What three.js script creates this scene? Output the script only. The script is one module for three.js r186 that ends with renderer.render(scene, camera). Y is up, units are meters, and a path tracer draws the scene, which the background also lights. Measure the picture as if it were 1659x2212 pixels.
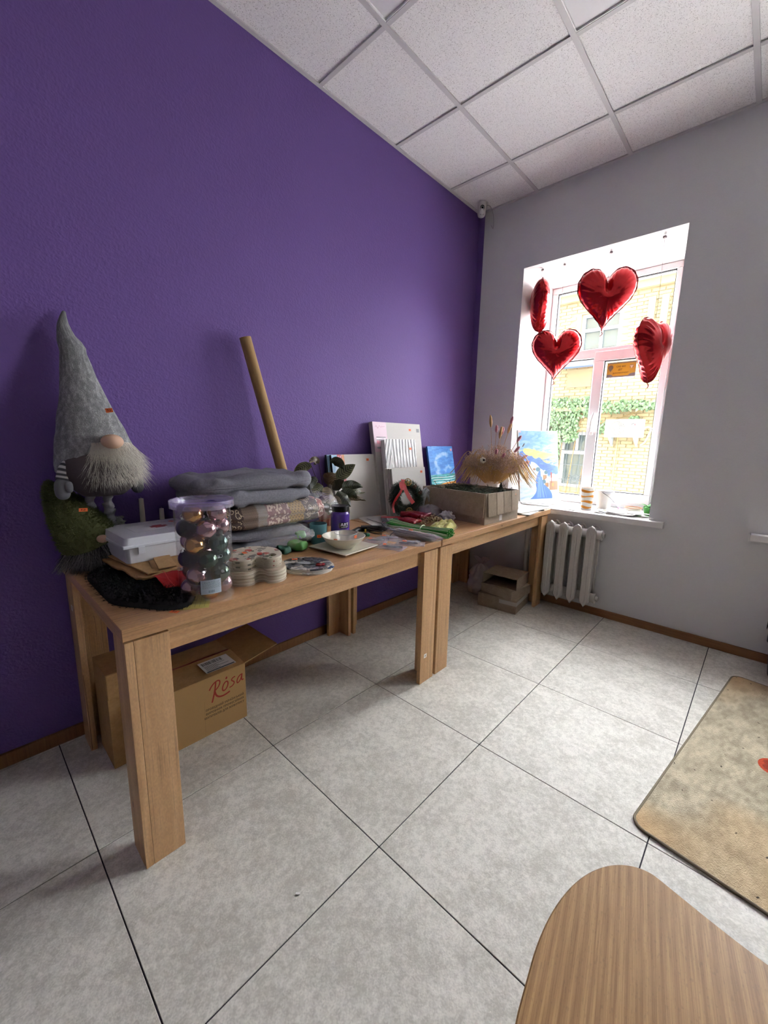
import * as THREE from 'three';
import { RoundedBoxGeometry } from 'three/addons/geometries/RoundedBoxGeometry.js';
import { mergeGeometries, mergeVertices, toCreasedNormals } from 'three/addons/utils/BufferGeometryUtils.js';
import { ImprovedNoise } from 'three/addons/math/ImprovedNoise.js';
import { Brush, Evaluator, SUBTRACTION } from 'three-bvh-csg';

// ---------------------------------------------------------------- camera, sky, exposure
const scene = new THREE.Scene();
const camera = new THREE.PerspectiveCamera(103.03, 1659 / 2212, 0.05, 100);
camera.position.set(1.976, 1.265, 3.186);
camera.rotation.order = 'YXZ';
camera.rotation.set(-0.1783, 0.7510, 0.0203);
const SKY = 3.0;                                             // an even, bright overcast sky
scene.background = new THREE.Color().setRGB(SKY * 0.965, SKY * 0.99, SKY * 1.045);
const renderer = new THREE.WebGLRenderer({ antialias: true });
renderer.toneMapping = THREE.LinearToneMapping;
renderer.toneMappingExposure = 11.6;
renderer.shadowMap.enabled = true;

// ---------------------------------------------------------------- helpers
let _seed = 7;
const seed = (s) => { _seed = s >>> 0; };
const rnd = () => { _seed = (_seed + 0x6d2b79f5) >>> 0; let t = Math.imul(_seed ^ (_seed >>> 15), 1 | _seed); t = (t + Math.imul(t ^ (t >>> 7), 61 | t)) ^ t; return ((t ^ (t >>> 14)) >>> 0) / 4294967296; };
const rr = (a, b) => a + (b - a) * rnd();
const pick = (a) => a[Math.floor(rnd() * a.length)];
const perlin = new ImprovedNoise();
const nz = (x, y, z = 0) => perlin.noise(x + 31.7, y + 11.3, z + 5.1);
const fbm = (x, y, z = 0, o = 4) => { let s = 0, a = 0.5; for (let i = 0; i < o; i++) { s += a * nz(x, y, z); x *= 2.03; y *= 2.03; z *= 2.03; a *= 0.5; } return s; };
const V = (x, y, z) => new THREE.Vector3(x, y, z);
const P2 = (x, y) => new THREE.Vector2(x, y);
const clamp = THREE.MathUtils.clamp, lerp = THREE.MathUtils.lerp;
const sstep = THREE.MathUtils.smoothstep;
const DEG = Math.PI / 180;

const used = new Map();
function numbered(n) { const k = used.get(n) ?? 0; used.set(n, k + 1); return k ? n + '_' + String(k).padStart(3, '0') : n; }
function setShadow(o) { o.traverse((c) => { if (c.isMesh) { c.castShadow = true; c.receiveShadow = true; } }); return o; }
function thing(name, label, category, pos = [0, 0, 0], turn = 0, group) {
  const g = new THREE.Group(); g.name = numbered(name); g.position.set(...pos); g.rotation.y = turn;
  g.userData = { label, category }; if (group) g.userData.group = group;
  scene.add(g); return g;
}
function single(name, geo, mat, label, category, group) {
  const m = new THREE.Mesh(geo, mat); m.name = numbered(name); m.userData = { label, category }; if (group) m.userData.group = group;
  m.castShadow = m.receiveShadow = true; scene.add(m); return m;
}
function part(parent, name, geo, mat, label) {
  const m = new THREE.Mesh(geo, mat); m.name = name; m.castShadow = m.receiveShadow = true; if (label) m.userData.label = label; parent.add(m); return m;
}
function partGroup(parent, name, label) { const g = new THREE.Group(); g.name = name; if (label) g.userData.label = label; parent.add(g); return g; }
function stuff(o) { o.userData.kind = 'stuff'; return o; }
function structure(o) { o.userData = { ...o.userData, kind: 'structure' }; return o; }

// ---- textures
function canvasTex(w, h, draw, opt = {}) {
  const c = document.createElement('canvas'); c.width = w; c.height = h;
  const g = c.getContext('2d'); draw(g, w, h);
  const t = new THREE.CanvasTexture(c); t.colorSpace = opt.data ? THREE.NoColorSpace : THREE.SRGBColorSpace;
  t.wrapS = t.wrapT = opt.clamp ? THREE.ClampToEdgeWrapping : THREE.RepeatWrapping; t.magFilter = THREE.LinearFilter;
  if (opt.size) t.repeat.set(1 / opt.size[0], 1 / opt.size[1]);
  return t;
}
function dataTex(w, h, f, opt = {}) {              // f(u, v) -> [r,g,b] (0..255, sRGB) or a number
  const d = new Uint8Array(w * h * 4);
  for (let y = 0; y < h; y++) for (let x = 0; x < w; x++) { const c = f(x / w, y / h, x, y), i = (y * w + x) * 4; if (typeof c === 'number') d[i] = d[i + 1] = d[i + 2] = clamp(c, 0, 255); else for (let k = 0; k < 3; k++) d[i + k] = clamp(c[k], 0, 255); d[i + 3] = 255; }
  const t = new THREE.DataTexture(d, w, h); t.colorSpace = opt.data ? THREE.NoColorSpace : THREE.SRGBColorSpace;
  t.wrapS = t.wrapT = THREE.RepeatWrapping; t.magFilter = THREE.LinearFilter; t.needsUpdate = true;
  if (opt.size) t.repeat.set(1 / opt.size[0], 1 / opt.size[1]);
  return t;
}
// tiling noise grid: smooth value noise with period n
function tileNoise(n, s) { const g = new Float32Array(n * n); seed(s); for (let i = 0; i < n * n; i++) g[i] = rnd(); return (u, v) => { const x = ((u % 1 + 1) % 1) * n, y = ((v % 1 + 1) % 1) * n; const x0 = Math.floor(x) % n, y0 = Math.floor(y) % n, x1 = (x0 + 1) % n, y1 = (y0 + 1) % n; let fx = x - Math.floor(x), fy = y - Math.floor(y); fx = fx * fx * (3 - 2 * fx); fy = fy * fy * (3 - 2 * fy); return lerp(lerp(g[y0 * n + x0], g[y0 * n + x1], fx), lerp(g[y1 * n + x0], g[y1 * n + x1], fx), fy); }; }
function mix3(a, b, t) { return [lerp(a[0], b[0], t), lerp(a[1], b[1], t), lerp(a[2], b[2], t)]; }
const hex = (h) => [(h >> 16) & 255, (h >> 8) & 255, h & 255];

function mat(color, roughness = 0.8, extra = {}) { return new THREE.MeshStandardMaterial({ color, roughness, metalness: 0, ...extra }); }
function phys(color, roughness, extra) { return new THREE.MeshPhysicalMaterial({ color, roughness, metalness: 0, ...extra }); }

// ---- geometry
function boxUV(geo, grain = 'x', off = [0, 0]) {          // metres; u runs along the grain axis where a face has it
  const g = geo.index ? geo.toNonIndexed() : geo, p = g.attributes.position, uv = new Float32Array(p.count * 2);
  const a = V(), b = V(), c = V(), n = V();
  for (let i = 0; i < p.count; i += 3) {
    a.fromBufferAttribute(p, i); b.fromBufferAttribute(p, i + 1); c.fromBufferAttribute(p, i + 2);
    n.crossVectors(b.clone().sub(a), c.clone().sub(a)); const ax = Math.abs(n.x), ay = Math.abs(n.y), az = Math.abs(n.z);
    let q = ax > ay && ax > az ? ['y', 'z'] : ay > az ? ['x', 'z'] : ['x', 'y'];
    if (q[1] === grain) q = [q[1], q[0]];
    [a, b, c].forEach((v, k) => { uv[(i + k) * 2] = v[q[0]] + off[0]; uv[(i + k) * 2 + 1] = v[q[1]] + off[1]; });
  }
  g.setAttribute('uv', new THREE.BufferAttribute(uv, 2)); return g;
}
const box = (w, h, d, x = 0, y = 0, z = 0) => new THREE.BoxGeometry(w, h, d).translate(x, y, z);
const rbox = (w, h, d, r = 0.003, s = 2, x = 0, y = 0, z = 0) => new RoundedBoxGeometry(w, h, d, s, r).translate(x, y, z);
const box2 = (x0, x1, y0, y1, z0, z1, r = 0) => (r ? new RoundedBoxGeometry(x1 - x0, y1 - y0, z1 - z0, 1, r) : new THREE.BoxGeometry(x1 - x0, y1 - y0, z1 - z0)).translate((x0 + x1) / 2, (y0 + y1) / 2, (z0 + z1) / 2);
const cyl = (r0, r1, h, n = 24, x = 0, y = 0, z = 0) => new THREE.CylinderGeometry(r1, r0, h, n).translate(x, y + h / 2, z);   // r0 at the bottom
const lathe = (pts, n = 40) => new THREE.LatheGeometry(pts.map((p) => P2(...p)), n);
const tube = (pts, r = 0.002, seg = 40, rad = 6, closed = false) => new THREE.TubeGeometry(new THREE.CatmullRomCurve3(pts.map((p) => p.isVector3 ? p : V(...p)), closed), seg, r, rad, closed);
function taperTube(pts, rad, seg = 20, rs = 6) {             // rad(t) -> radius
  const g = tube(pts, 1, seg, rs), c = new THREE.CatmullRomCurve3(pts.map((p) => p.isVector3 ? p : V(...p))), pos = g.attributes.position, v = V();
  for (let i = 0; i <= seg; i++) { const q = c.getPointAt(i / seg), r = rad(i / seg); for (let j = 0; j <= rs; j++) { const k = i * (rs + 1) + j; v.fromBufferAttribute(pos, k).sub(q).multiplyScalar(r).add(q); pos.setXYZ(k, v.x, v.y, v.z); } }
  g.computeVertexNormals(); return g;
}
function merge(list) { const a = list.map((g) => { const q = g.index ? g.toNonIndexed() : g; for (const k of Object.keys(q.attributes)) if (!['position', 'normal', 'uv'].includes(k)) q.deleteAttribute(k); if (!q.attributes.uv) q.setAttribute('uv', new THREE.BufferAttribute(new Float32Array(q.attributes.position.count * 2), 2)); if (!q.attributes.normal) q.computeVertexNormals(); return q; }); return mergeGeometries(a); }
function warp(geo, f) { const p = geo.attributes.position, v = V(); for (let i = 0; i < p.count; i++) { v.fromBufferAttribute(p, i); f(v, i); p.setXYZ(i, v.x, v.y, v.z); } geo.computeVertexNormals(); return geo; }
function weld(geo) { const g = geo.clone(); g.deleteAttribute('normal'); g.deleteAttribute('uv'); const m = mergeVertices(g, 1e-5); m.computeVertexNormals(); return m; }
function extrude(pts, depth, opt = {}) { const s = pts instanceof THREE.Shape ? pts : new THREE.Shape(pts.map((p) => P2(...p))); return new THREE.ExtrudeGeometry(s, { depth, bevelEnabled: !!opt.bevel, bevelThickness: opt.bevel || 0, bevelSize: opt.bevel || 0, bevelSegments: 1, curveSegments: opt.cs || 12 }); }
function at(geo, pos, rot = [0, 0, 0], scale) { const m = new THREE.Matrix4().compose(V(...pos), new THREE.Quaternion().setFromEuler(new THREE.Euler(...rot, 'YXZ')), scale ? V(...scale) : V(1, 1, 1)); return geo.applyMatrix4(m); }
// box with rounded edges and evenly spread vertices, to be bent and crumpled
function softBox(w, h, d, r = 0.01, seg = 24) { const g = new THREE.BoxGeometry(w, h, d, Math.max(4, seg), 4, Math.max(4, Math.round(seg * d / w))), q = V(); const c = weld(g); return warp(c, (v) => { q.set(clamp(v.x, -w / 2 + r, w / 2 - r), clamp(v.y, -h / 2 + Math.min(r, h / 2), h / 2 - Math.min(r, h / 2)), clamp(v.z, -d / 2 + r, d / 2 - r)); const e = v.clone().sub(q); if (e.lengthSq() > 1e-12) { e.normalize(); v.copy(q).add(V(e.x * r, e.y * Math.min(r, h / 2), e.z * r)); } }); }
// a superellipsoid cushion-like lump
function pillow(w, h, d, pw = 0.55, n = 28) {
  const g = new THREE.SphereGeometry(1, n, Math.max(12, n >> 1)); const sp = (x, p) => Math.sign(x) * Math.pow(Math.abs(x), p);
  return warp(g, (v) => { v.set(sp(v.x, pw) * w / 2, sp(v.y, 0.75) * h / 2, sp(v.z, pw) * d / 2); });
}
// loft of rings: list of {p:[x,y,z], rx, rz, tilt}
function ringLoft(rings, n = 32, noise = 0, closedEnds = true) {
  const pos = [], uv = [], idx = [];
  rings.forEach((r, i) => { for (let j = 0; j <= n; j++) { const a = j / n * Math.PI * 2, k = 1 + noise * fbm(Math.cos(a) * 2 + 9, Math.sin(a) * 2, i * 0.35); const x = Math.cos(a) * r.rx * k, z = Math.sin(a) * r.rz * k; pos.push(r.p[0] + x, r.p[1] + (r.sx || 0) * x + (r.sz || 0) * z, r.p[2] + z); uv.push(j / n, i / (rings.length - 1)); } });
  for (let i = 0; i < rings.length - 1; i++) for (let j = 0; j < n; j++) { const a = i * (n + 1) + j, b = a + n + 1; idx.push(a, b, a + 1, b, b + 1, a + 1); }
  const g = new THREE.BufferGeometry(); g.setAttribute('position', new THREE.Float32BufferAttribute(pos, 3)); g.setAttribute('uv', new THREE.Float32BufferAttribute(uv, 2)); g.setIndex(idx); g.computeVertexNormals(); return g;
}
// grid sheet: f(u,v) -> [x,y,z]
function sheet(nu, nv, f, closedU = false) {
  const pos = [], uv = [], idx = [];
  for (let j = 0; j <= nv; j++) for (let i = 0; i <= nu; i++) { pos.push(...f(i / nu, j / nv)); uv.push(i / nu, j / nv); }
  for (let j = 0; j < nv; j++) for (let i = 0; i < nu; i++) { const a = j * (nu + 1) + i, b = a + nu + 1; idx.push(a, a + 1, b, b, a + 1, b + 1); }
  const g = new THREE.BufferGeometry(); g.setAttribute('position', new THREE.Float32BufferAttribute(pos, 3)); g.setAttribute('uv', new THREE.Float32BufferAttribute(uv, 2)); g.setIndex(idx); g.computeVertexNormals(); return g;
}
// thin fibres growing from points: list of {p, d (unit dir), l, r, bend}
function fibres(list, sides = 3, seg = 2) {
  const pos = [], nor = [], idx = [], up = V(0, 1, 0); let base = 0;
  for (const f of list) {
    const d = f.d.clone().normalize(), a = V().crossVectors(d, Math.abs(d.y) > 0.9 ? V(1, 0, 0) : up).normalize(), b = V().crossVectors(d, a);
    for (let s = 0; s <= seg; s++) {
      const t = s / seg, r = f.r * (1 - t * 0.85), c = f.p.clone().addScaledVector(d, f.l * t); if (f.bend) c.addScaledVector(f.bend, t * t * f.l);
      for (let k = 0; k < sides; k++) { const q = k / sides * Math.PI * 2, n = a.clone().multiplyScalar(Math.cos(q)).addScaledVector(b, Math.sin(q)); pos.push(c.x + n.x * r, c.y + n.y * r, c.z + n.z * r); nor.push(n.x, n.y, n.z); }
    }
    for (let s = 0; s < seg; s++) for (let k = 0; k < sides; k++) { const i = base + s * sides + k, j = base + s * sides + (k + 1) % sides; idx.push(i, j, i + sides, j, j + sides, i + sides); }
    base += (seg + 1) * sides;
  }
  const g = new THREE.BufferGeometry(); g.setAttribute('position', new THREE.Float32BufferAttribute(pos, 3)); g.setAttribute('normal', new THREE.Float32BufferAttribute(nor, 3)); g.setAttribute('uv', new THREE.Float32BufferAttribute(new Float32Array(pos.length / 3 * 2), 2)); g.setIndex(idx); return g;
}
function unitDir() { const z = rr(-1, 1), a = rr(0, Math.PI * 2), s = Math.sqrt(1 - z * z); return V(s * Math.cos(a), z, s * Math.sin(a)); }
// ---------------------------------------------------------------- shared materials
const n8 = tileNoise(8, 1), n16 = tileNoise(16, 2), n32 = tileNoise(32, 3), n64 = tileNoise(64, 4), n128 = tileNoise(128, 5), n256 = tileNoise(256, 6);
// painted plaster: fine roller stipple
const plasterBump = dataTex(512, 512, (u, v) => 255 * (0.45 * n64(u, v) + 0.4 * n128(u, v) + 0.15 * n256(u, v)), { data: true, size: [0.42, 0.42] });
const stippleBump = dataTex(512, 512, (u, v) => 255 * (0.25 * n32(u, v) + 0.5 * n64(u, v) + 0.25 * n128(u, v)), { data: true, size: [0.42, 0.42] });
const M = {};
M.purple = phys(new THREE.Color().setRGB(0.150, 0.086, 0.290), 0.62, { specularIntensity: 0.5, bumpMap: stippleBump, bumpScale: 0.0014 });
M.white = mat(new THREE.Color().setRGB(0.70, 0.70, 0.70), 0.85, { bumpMap: plasterBump, bumpScale: 0.0006 });
M.farWall = mat(new THREE.Color().setRGB(0.22, 0.20, 0.24), 0.85, { bumpMap: plasterBump, bumpScale: 0.0006 });
M.plain = mat(new THREE.Color().setRGB(0.62, 0.61, 0.60), 0.9);
// wood laminate of the tables
function woodTex(w, h, base, dark, light, s, opt = {}) {
  return canvasTex(w, h, (g) => {
    seed(s); const img = g.createImageData(w, h), a = tileNoise(4, s + 1), b = tileNoise(64, s + 2), c = tileNoise(16, s + 3), d = tileNoise(256, s + 4);
    for (let y = 0; y < h; y++) for (let x = 0; x < w; x++) {
      const u = x / w, v = y / h, bend = 0.05 * a(u, v) + 0.012 * c(u * 0.5, v);
      const fine = b(u * 0.06 + bend * 0.2, v * 1 + bend), ring = 0.5 + 0.5 * Math.sin((v + bend * 1.6 + 0.03 * c(u, v)) * (opt.rings || 90)), pore = d(u * 0.035, v);
      let t = 0.45 * fine + 0.3 * ring * (opt.ringW ?? 0.6) + 0.3 * (a(u * 0.5 + 0.3, v * 2) - 0.2);
      let col = mix3(light, dark, clamp(t, 0, 1)); col = mix3(col, base, 0.45);
      const k = 1 - (pore > 0.72 ? 0.16 * (pore - 0.72) / 0.28 : 0) - 0.08 * (d(u, v) - 0.5);
      const i = (y * w + x) * 4; img.data[i] = col[0] * k; img.data[i + 1] = col[1] * k; img.data[i + 2] = col[2] * k; img.data[i + 3] = 255;
    }
    g.putImageData(img, 0, 0);
    seed(s + 9);
    for (let i = 0; i < (opt.cracks ?? 9); i++) { const x = rr(0.05, 0.8) * w, y = rr(0.05, 0.95) * h, l = rr(0.05, 0.22) * w; g.strokeStyle = `rgba(50,26,12,${rr(0.35, 0.7)})`; g.lineWidth = rr(0.8, 2.6); g.beginPath(); g.moveTo(x, y); g.bezierCurveTo(x + l * 0.3, y + rr(-3, 3), x + l * 0.6, y + rr(-4, 4), x + l, y + rr(-4, 4)); g.stroke(); }
    for (let i = 0; i < (opt.knots ?? 4); i++) { const x = rr(0.05, 0.95) * w, y = rr(0.1, 0.9) * h; for (let k = 0; k < 5; k++) { g.strokeStyle = `rgba(70,38,18,${0.28 - k * 0.04})`; g.lineWidth = 2; g.beginPath(); g.ellipse(x, y, 6 + k * 9, 3 + k * 3.2, 0, 0, 6.3); g.stroke(); } g.fillStyle = 'rgba(55,28,12,.55)'; g.beginPath(); g.ellipse(x, y, 7, 4, 0, 0, 6.3); g.fill(); }
    for (const yy of opt.seams || []) { g.strokeStyle = 'rgba(45,22,10,.75)'; g.lineWidth = 2.2; g.beginPath(); g.moveTo(0, yy * h); g.lineTo(w, yy * h); g.stroke(); }
  }, { size: opt.size });
}
const oakTex = woodTex(1024, 1024, hex(0xc59a6b), hex(0x9f7549), hex(0xdcb689), 21, { size: [1.6, 0.8] });
const oakTop = woodTex(1024, 1024, hex(0xb88c60), hex(0x936a43), hex(0xd2a87b), 33, { size: [1.6, 0.8], seams: [0.08, 0.37, 0.66, 0.95] });
M.oak = mat(0xffffff, 0.5, { map: oakTex });
M.oakTop = mat(0xffffff, 0.42, { map: oakTop });
M.baseboard = mat(0xe0cdb6, 0.6, { map: woodTex(512, 256, hex(0x97744e), hex(0x7d5d3c), hex(0xb08e66), 55, { size: [1.2, 0.3], cracks: 2, knots: 1 }) });
// porcelain floor tile: mottled grey-beige stone with pale flecks
const stone = canvasTex(1024, 1024, (g, w, h) => {
  const a = tileNoise(6, 61), b = tileNoise(24, 62), c = tileNoise(96, 63), d = tileNoise(400, 64), e = tileNoise(512, 65); const img = g.createImageData(w, h);
  for (let y = 0; y < h; y++) for (let x = 0; x < w; x++) { const u = x / w, v = y / h; let t = 0.16 * a(u, v) + 0.2 * b(u, v) + 0.3 * c(u, v) + 0.34 * d(u, v); let col = mix3(hex(0xbebbb0), hex(0xe2dfd5), clamp((t - 0.28) * 2.3, 0, 1)); const f = e(u, v) * c(v, u); if (f > 0.62) col = mix3(col, hex(0xefeae0), (f - 0.62) * 2.2); const i = (y * w + x) * 4; img.data[i] = col[0]; img.data[i + 1] = col[1]; img.data[i + 2] = col[2]; img.data[i + 3] = 255; }
  g.putImageData(img, 0, 0); seed(66);
  for (let i = 0; i < 900; i++) { g.strokeStyle = `rgba(242,238,228,${rr(0.1, 0.42)})`; g.lineWidth = rr(0.8, 2); const x = rr(0, w), y = rr(0, h); g.beginPath(); g.moveTo(x, y); g.quadraticCurveTo(x + rr(-4, 4), y + rr(-4, 4), x + rr(-7, 7), y + rr(-7, 7)); g.stroke(); }
  for (let i = 0; i < 500; i++) { g.strokeStyle = `rgba(130,123,112,${rr(0.06, 0.2)})`; g.lineWidth = rr(0.8, 2.4); const x = rr(0, w), y = rr(0, h); g.beginPath(); g.moveTo(x, y); g.quadraticCurveTo(x + rr(-6, 6), y + rr(-6, 6), x + rr(-12, 12), y + rr(-12, 12)); g.stroke(); }
}, { size: [1.25, 1.25] });
const stoneBump = dataTex(512, 512, (u, v) => 255 * (0.5 * n64(u, v) + 0.5 * n256(u, v)), { data: true, size: [0.5, 0.5] });
const stoneRough = dataTex(512, 512, (u, v) => 255 * (0.5 + 0.14 * n16(u, v) + 0.1 * n128(u, v)), { data: true, size: [1.1, 1.1] });
M.tile = phys(0xffffff, 1, { specularIntensity: 0.6, map: stone, roughnessMap: stoneRough, bumpMap: stoneBump, bumpScale: 0.0003 });
M.grout = mat(0x2b2832, 0.95);
// mineral-fibre ceiling tile
const fissure = canvasTex(1024, 1024, (g, w, h) => {
  const a = tileNoise(128, 71), b = tileNoise(500, 72), img = g.createImageData(w, h);
  for (let y = 0; y < h; y++) for (let x = 0; x < w; x++) { const u = x / w, v = y / h, t = 0.5 * a(u, v) + 0.5 * b(u, v), k = 226 + 22 * t; const i = (y * w + x) * 4; img.data[i] = k; img.data[i + 1] = k - 2; img.data[i + 2] = k - 3; img.data[i + 3] = 255; }
  g.putImageData(img, 0, 0); seed(73);
  for (let i = 0; i < 5200; i++) { const x = rr(0, w), y = rr(0, h), l = rr(1, 6), q = rr(0, 3.14); g.strokeStyle = `rgba(88,82,80,${rr(0.35, 0.85)})`; g.lineWidth = rr(1.2, 3.2); g.beginPath(); g.moveTo(x, y); g.lineTo(x + Math.cos(q) * l, y + Math.sin(q) * l); g.stroke(); }
}, { size: [0.6, 0.6] });
M.ceilTile = mat(0xffffff, 0.95, { map: fissure });
M.ceilBar = mat(0xc9c6c6, 0.5);
M.pvc = mat(0xe6e4e4, 0.35);
M.gasket = mat(0x1d1d20, 0.7);
M.glass = phys(0xffffff, 0.02, { transmission: 1, thickness: 0, ior: 1.45, specularIntensity: 0.8 });
M.metal = mat(0xb9b9bc, 0.3, { metalness: 1 });
M.blackPlastic = mat(0x141416, 0.45);
M.whitePlastic = mat(0xe9e8e6, 0.4);
// cardboard
const kraft = (a, b, s) => dataTex(256, 256, (u, v) => mix3(hex(a), hex(b), 0.4 * n64(u + s, v) + 0.4 * n16(u, v + s) + 0.2 * n256(u, v)), { size: [0.35, 0.35] });
const kraftTex = kraft(0x9a7648, 0xb58f5f, 0.1), greyKraft = kraft(0x8f7f6c, 0xab9a86, 0.4);
M.kraft = mat(0xffffff, 0.85, { map: kraftTex });
M.kraftGrey = mat(0xffffff, 0.85, { map: greyKraft });
M.tubeKraft = mat(0xe9dcc8, 0.75, { map: kraft(0xa58a62, 0xb99e76, 0.7) });
M.paper = mat(0xe8e6e2, 0.85);
// orange price stickers with a scribbled price
const tagTex = canvasTex(96, 64, (g) => { g.fillStyle = '#f4743a'; g.fillRect(0, 0, 96, 64); g.strokeStyle = '#5b2415'; g.lineWidth = 6; g.beginPath(); g.moveTo(22, 22); g.lineTo(36, 20); g.lineTo(30, 46); g.moveTo(50, 24); g.quadraticCurveTo(70, 14, 68, 34); g.quadraticCurveTo(60, 52, 48, 38); g.stroke(); }, { clamp: true });
M.tag = mat(0xffffff, 0.6, { map: tagTex });
M.tagEdge = mat(0xf07038, 0.6);
const tagGeo = (w = 0.022, h = 0.015) => { const g = new THREE.BoxGeometry(w, h, 0.0006); return g; };
// clear film
M.film = phys(0xffffff, 0.14, { transmission: 0.84, thickness: 0, ior: 1.5, specularIntensity: 1, side: THREE.DoubleSide });
M.filmMilky = phys(0xf4f2f4, 0.35, { transmission: 0.7, thickness: 0, ior: 1.5, side: THREE.DoubleSide });
M.clear = phys(0xffffff, 0.03, { transmission: 0.97, thickness: 0, ior: 1.5, side: THREE.DoubleSide });
// ---------------------------------------------------------------- the room: x = 0 is the purple wall, z = 0 the window wall
const RX = 4.3, RZ = 3.75, H = 3.06;
const WIN = [0, 1.62];                                            // the window in view and the next one to its right
// floor: a bed of dark grout with porcelain tiles on it
{
  const floor = new THREE.Group(); floor.name = 'floor'; structure(floor); scene.add(floor);
  part(floor, 'grout_bed', box2(-0.05, RX + 0.05, -0.12, -0.0025, -0.05, RZ + 0.05), M.grout);
  const t = 0.6116, x0 = 0.6348 - 2 * t, z0 = 0.5612 - t, geos = new Map();
  seed(11);
  for (let i = 0; i < 10; i++) for (let j = 0; j < 9; j++) {
    const xa = Math.max(x0 + i * t, 0), xb = Math.min(x0 + (i + 1) * t, RX), za = Math.max(z0 + j * t, 0), zb = Math.min(z0 + (j + 1) * t, RZ);
    if (xb - xa < 0.01 || zb - za < 0.01) continue;
    const w = xb - xa - 0.0034, d = zb - za - 0.0034, key = w.toFixed(3) + d.toFixed(3) + '_' + Math.floor(rnd() * 5);
    if (!geos.has(key)) geos.set(key, boxUV(new RoundedBoxGeometry(w, 0.02, d, 1, 0.0012), 'x', [rr(0, 1), rr(0, 1)]));
    const m = part(floor, 'floor_tile', geos.get(key), M.tile); m.position.set((xa + xb) / 2, -0.01 + rr(-0.0002, 0.0002), (za + zb) / 2); if (rnd() < 0.5) m.rotation.y = Math.PI;
  }
}
// purple wall, the two walls behind the camera
{
  const wall = (name, geo, m) => { const o = new THREE.Mesh(boxUV(geo), m); o.name = name; structure(o); o.castShadow = o.receiveShadow = true; scene.add(o); return o; };
  wall('wall_left', box2(-0.3, 0, -0.12, H + 0.2, -0.6, RZ + 0.3), M.purple);
  wall('wall_right', box2(RX, RX + 0.25, -0.12, H + 0.2, -0.6, RZ + 0.3), M.farWall);
  wall('wall_back', box2(-0.3, RX + 0.25, -0.12, H + 0.2, RZ, RZ + 0.25), M.farWall);
  // window wall with splayed openings, carried up as the front of the house
  const ev = new Evaluator(); ev.attributes = ['position', 'normal'];
  let b = new Brush(box2(-0.3, RX + 0.25, -0.4, 13, -0.6, 0)); b.updateMatrixWorld();
  for (const dx of WIN) {
    const g = new THREE.BoxGeometry(1, 1, 1); const p = g.attributes.position;
    for (let i = 0; i < 24; i++) { const f = p.getZ(i) > 0, l = p.getX(i) < 0, u = p.getY(i) > 0; const k = f ? 0.02 / 0.45 : -0.17 / 0.45; const e = f ? k : 0; p.setXYZ(i, dx + (l ? (f ? 0.415 - 0.06 * e : 0.475) : (f ? 1.44 + 0.065 * e : 1.375)), u ? (f ? 2.566 + 0.05 * e : 2.515) : 0.722, f ? 0.02 : -0.45); }
    const c = new Brush(g); c.updateMatrixWorld(); b = ev.evaluate(b, c, SUBTRACTION); b.updateMatrixWorld();
    const c2 = new Brush(box2(dx + 0.475, dx + 1.375, 0.762, 2.515, -0.7, -0.44)); c2.updateMatrixWorld(); b = ev.evaluate(b, c2, SUBTRACTION); b.updateMatrixWorld();
  }
  const g = b.geometry; g.clearGroups(); wall('wall_window', g, M.white);
  // the rest of the house front along the yard
  for (const [a, b2] of [[-13, -0.3], [RX + 0.25, 16]]) wall('wall_front', box2(a, b2, -0.4, 13, -0.6, -0.2), M.front ??= mat(0xb8a888, 0.9));
  wall('roof', box2(-0.3, RX + 0.25, 12.6, 13, -0.6, RZ + 0.25), M.plain);
  // paint of the purple wall carried a little round the corner
  wall('trim_1', box2(0, 0.05, 0.0, H, 0, 0.004), M.purple);
  // baseboards
  wall('baseboard_left', boxUV(box2(0, 0.014, 0, 0.056, 0.014, RZ, 0.003), 'z'), M.baseboard);
  wall('baseboard_window', boxUV(box2(0.014, RX, 0, 0.056, 0, 0.014, 0.003)), M.baseboard);
}
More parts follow.
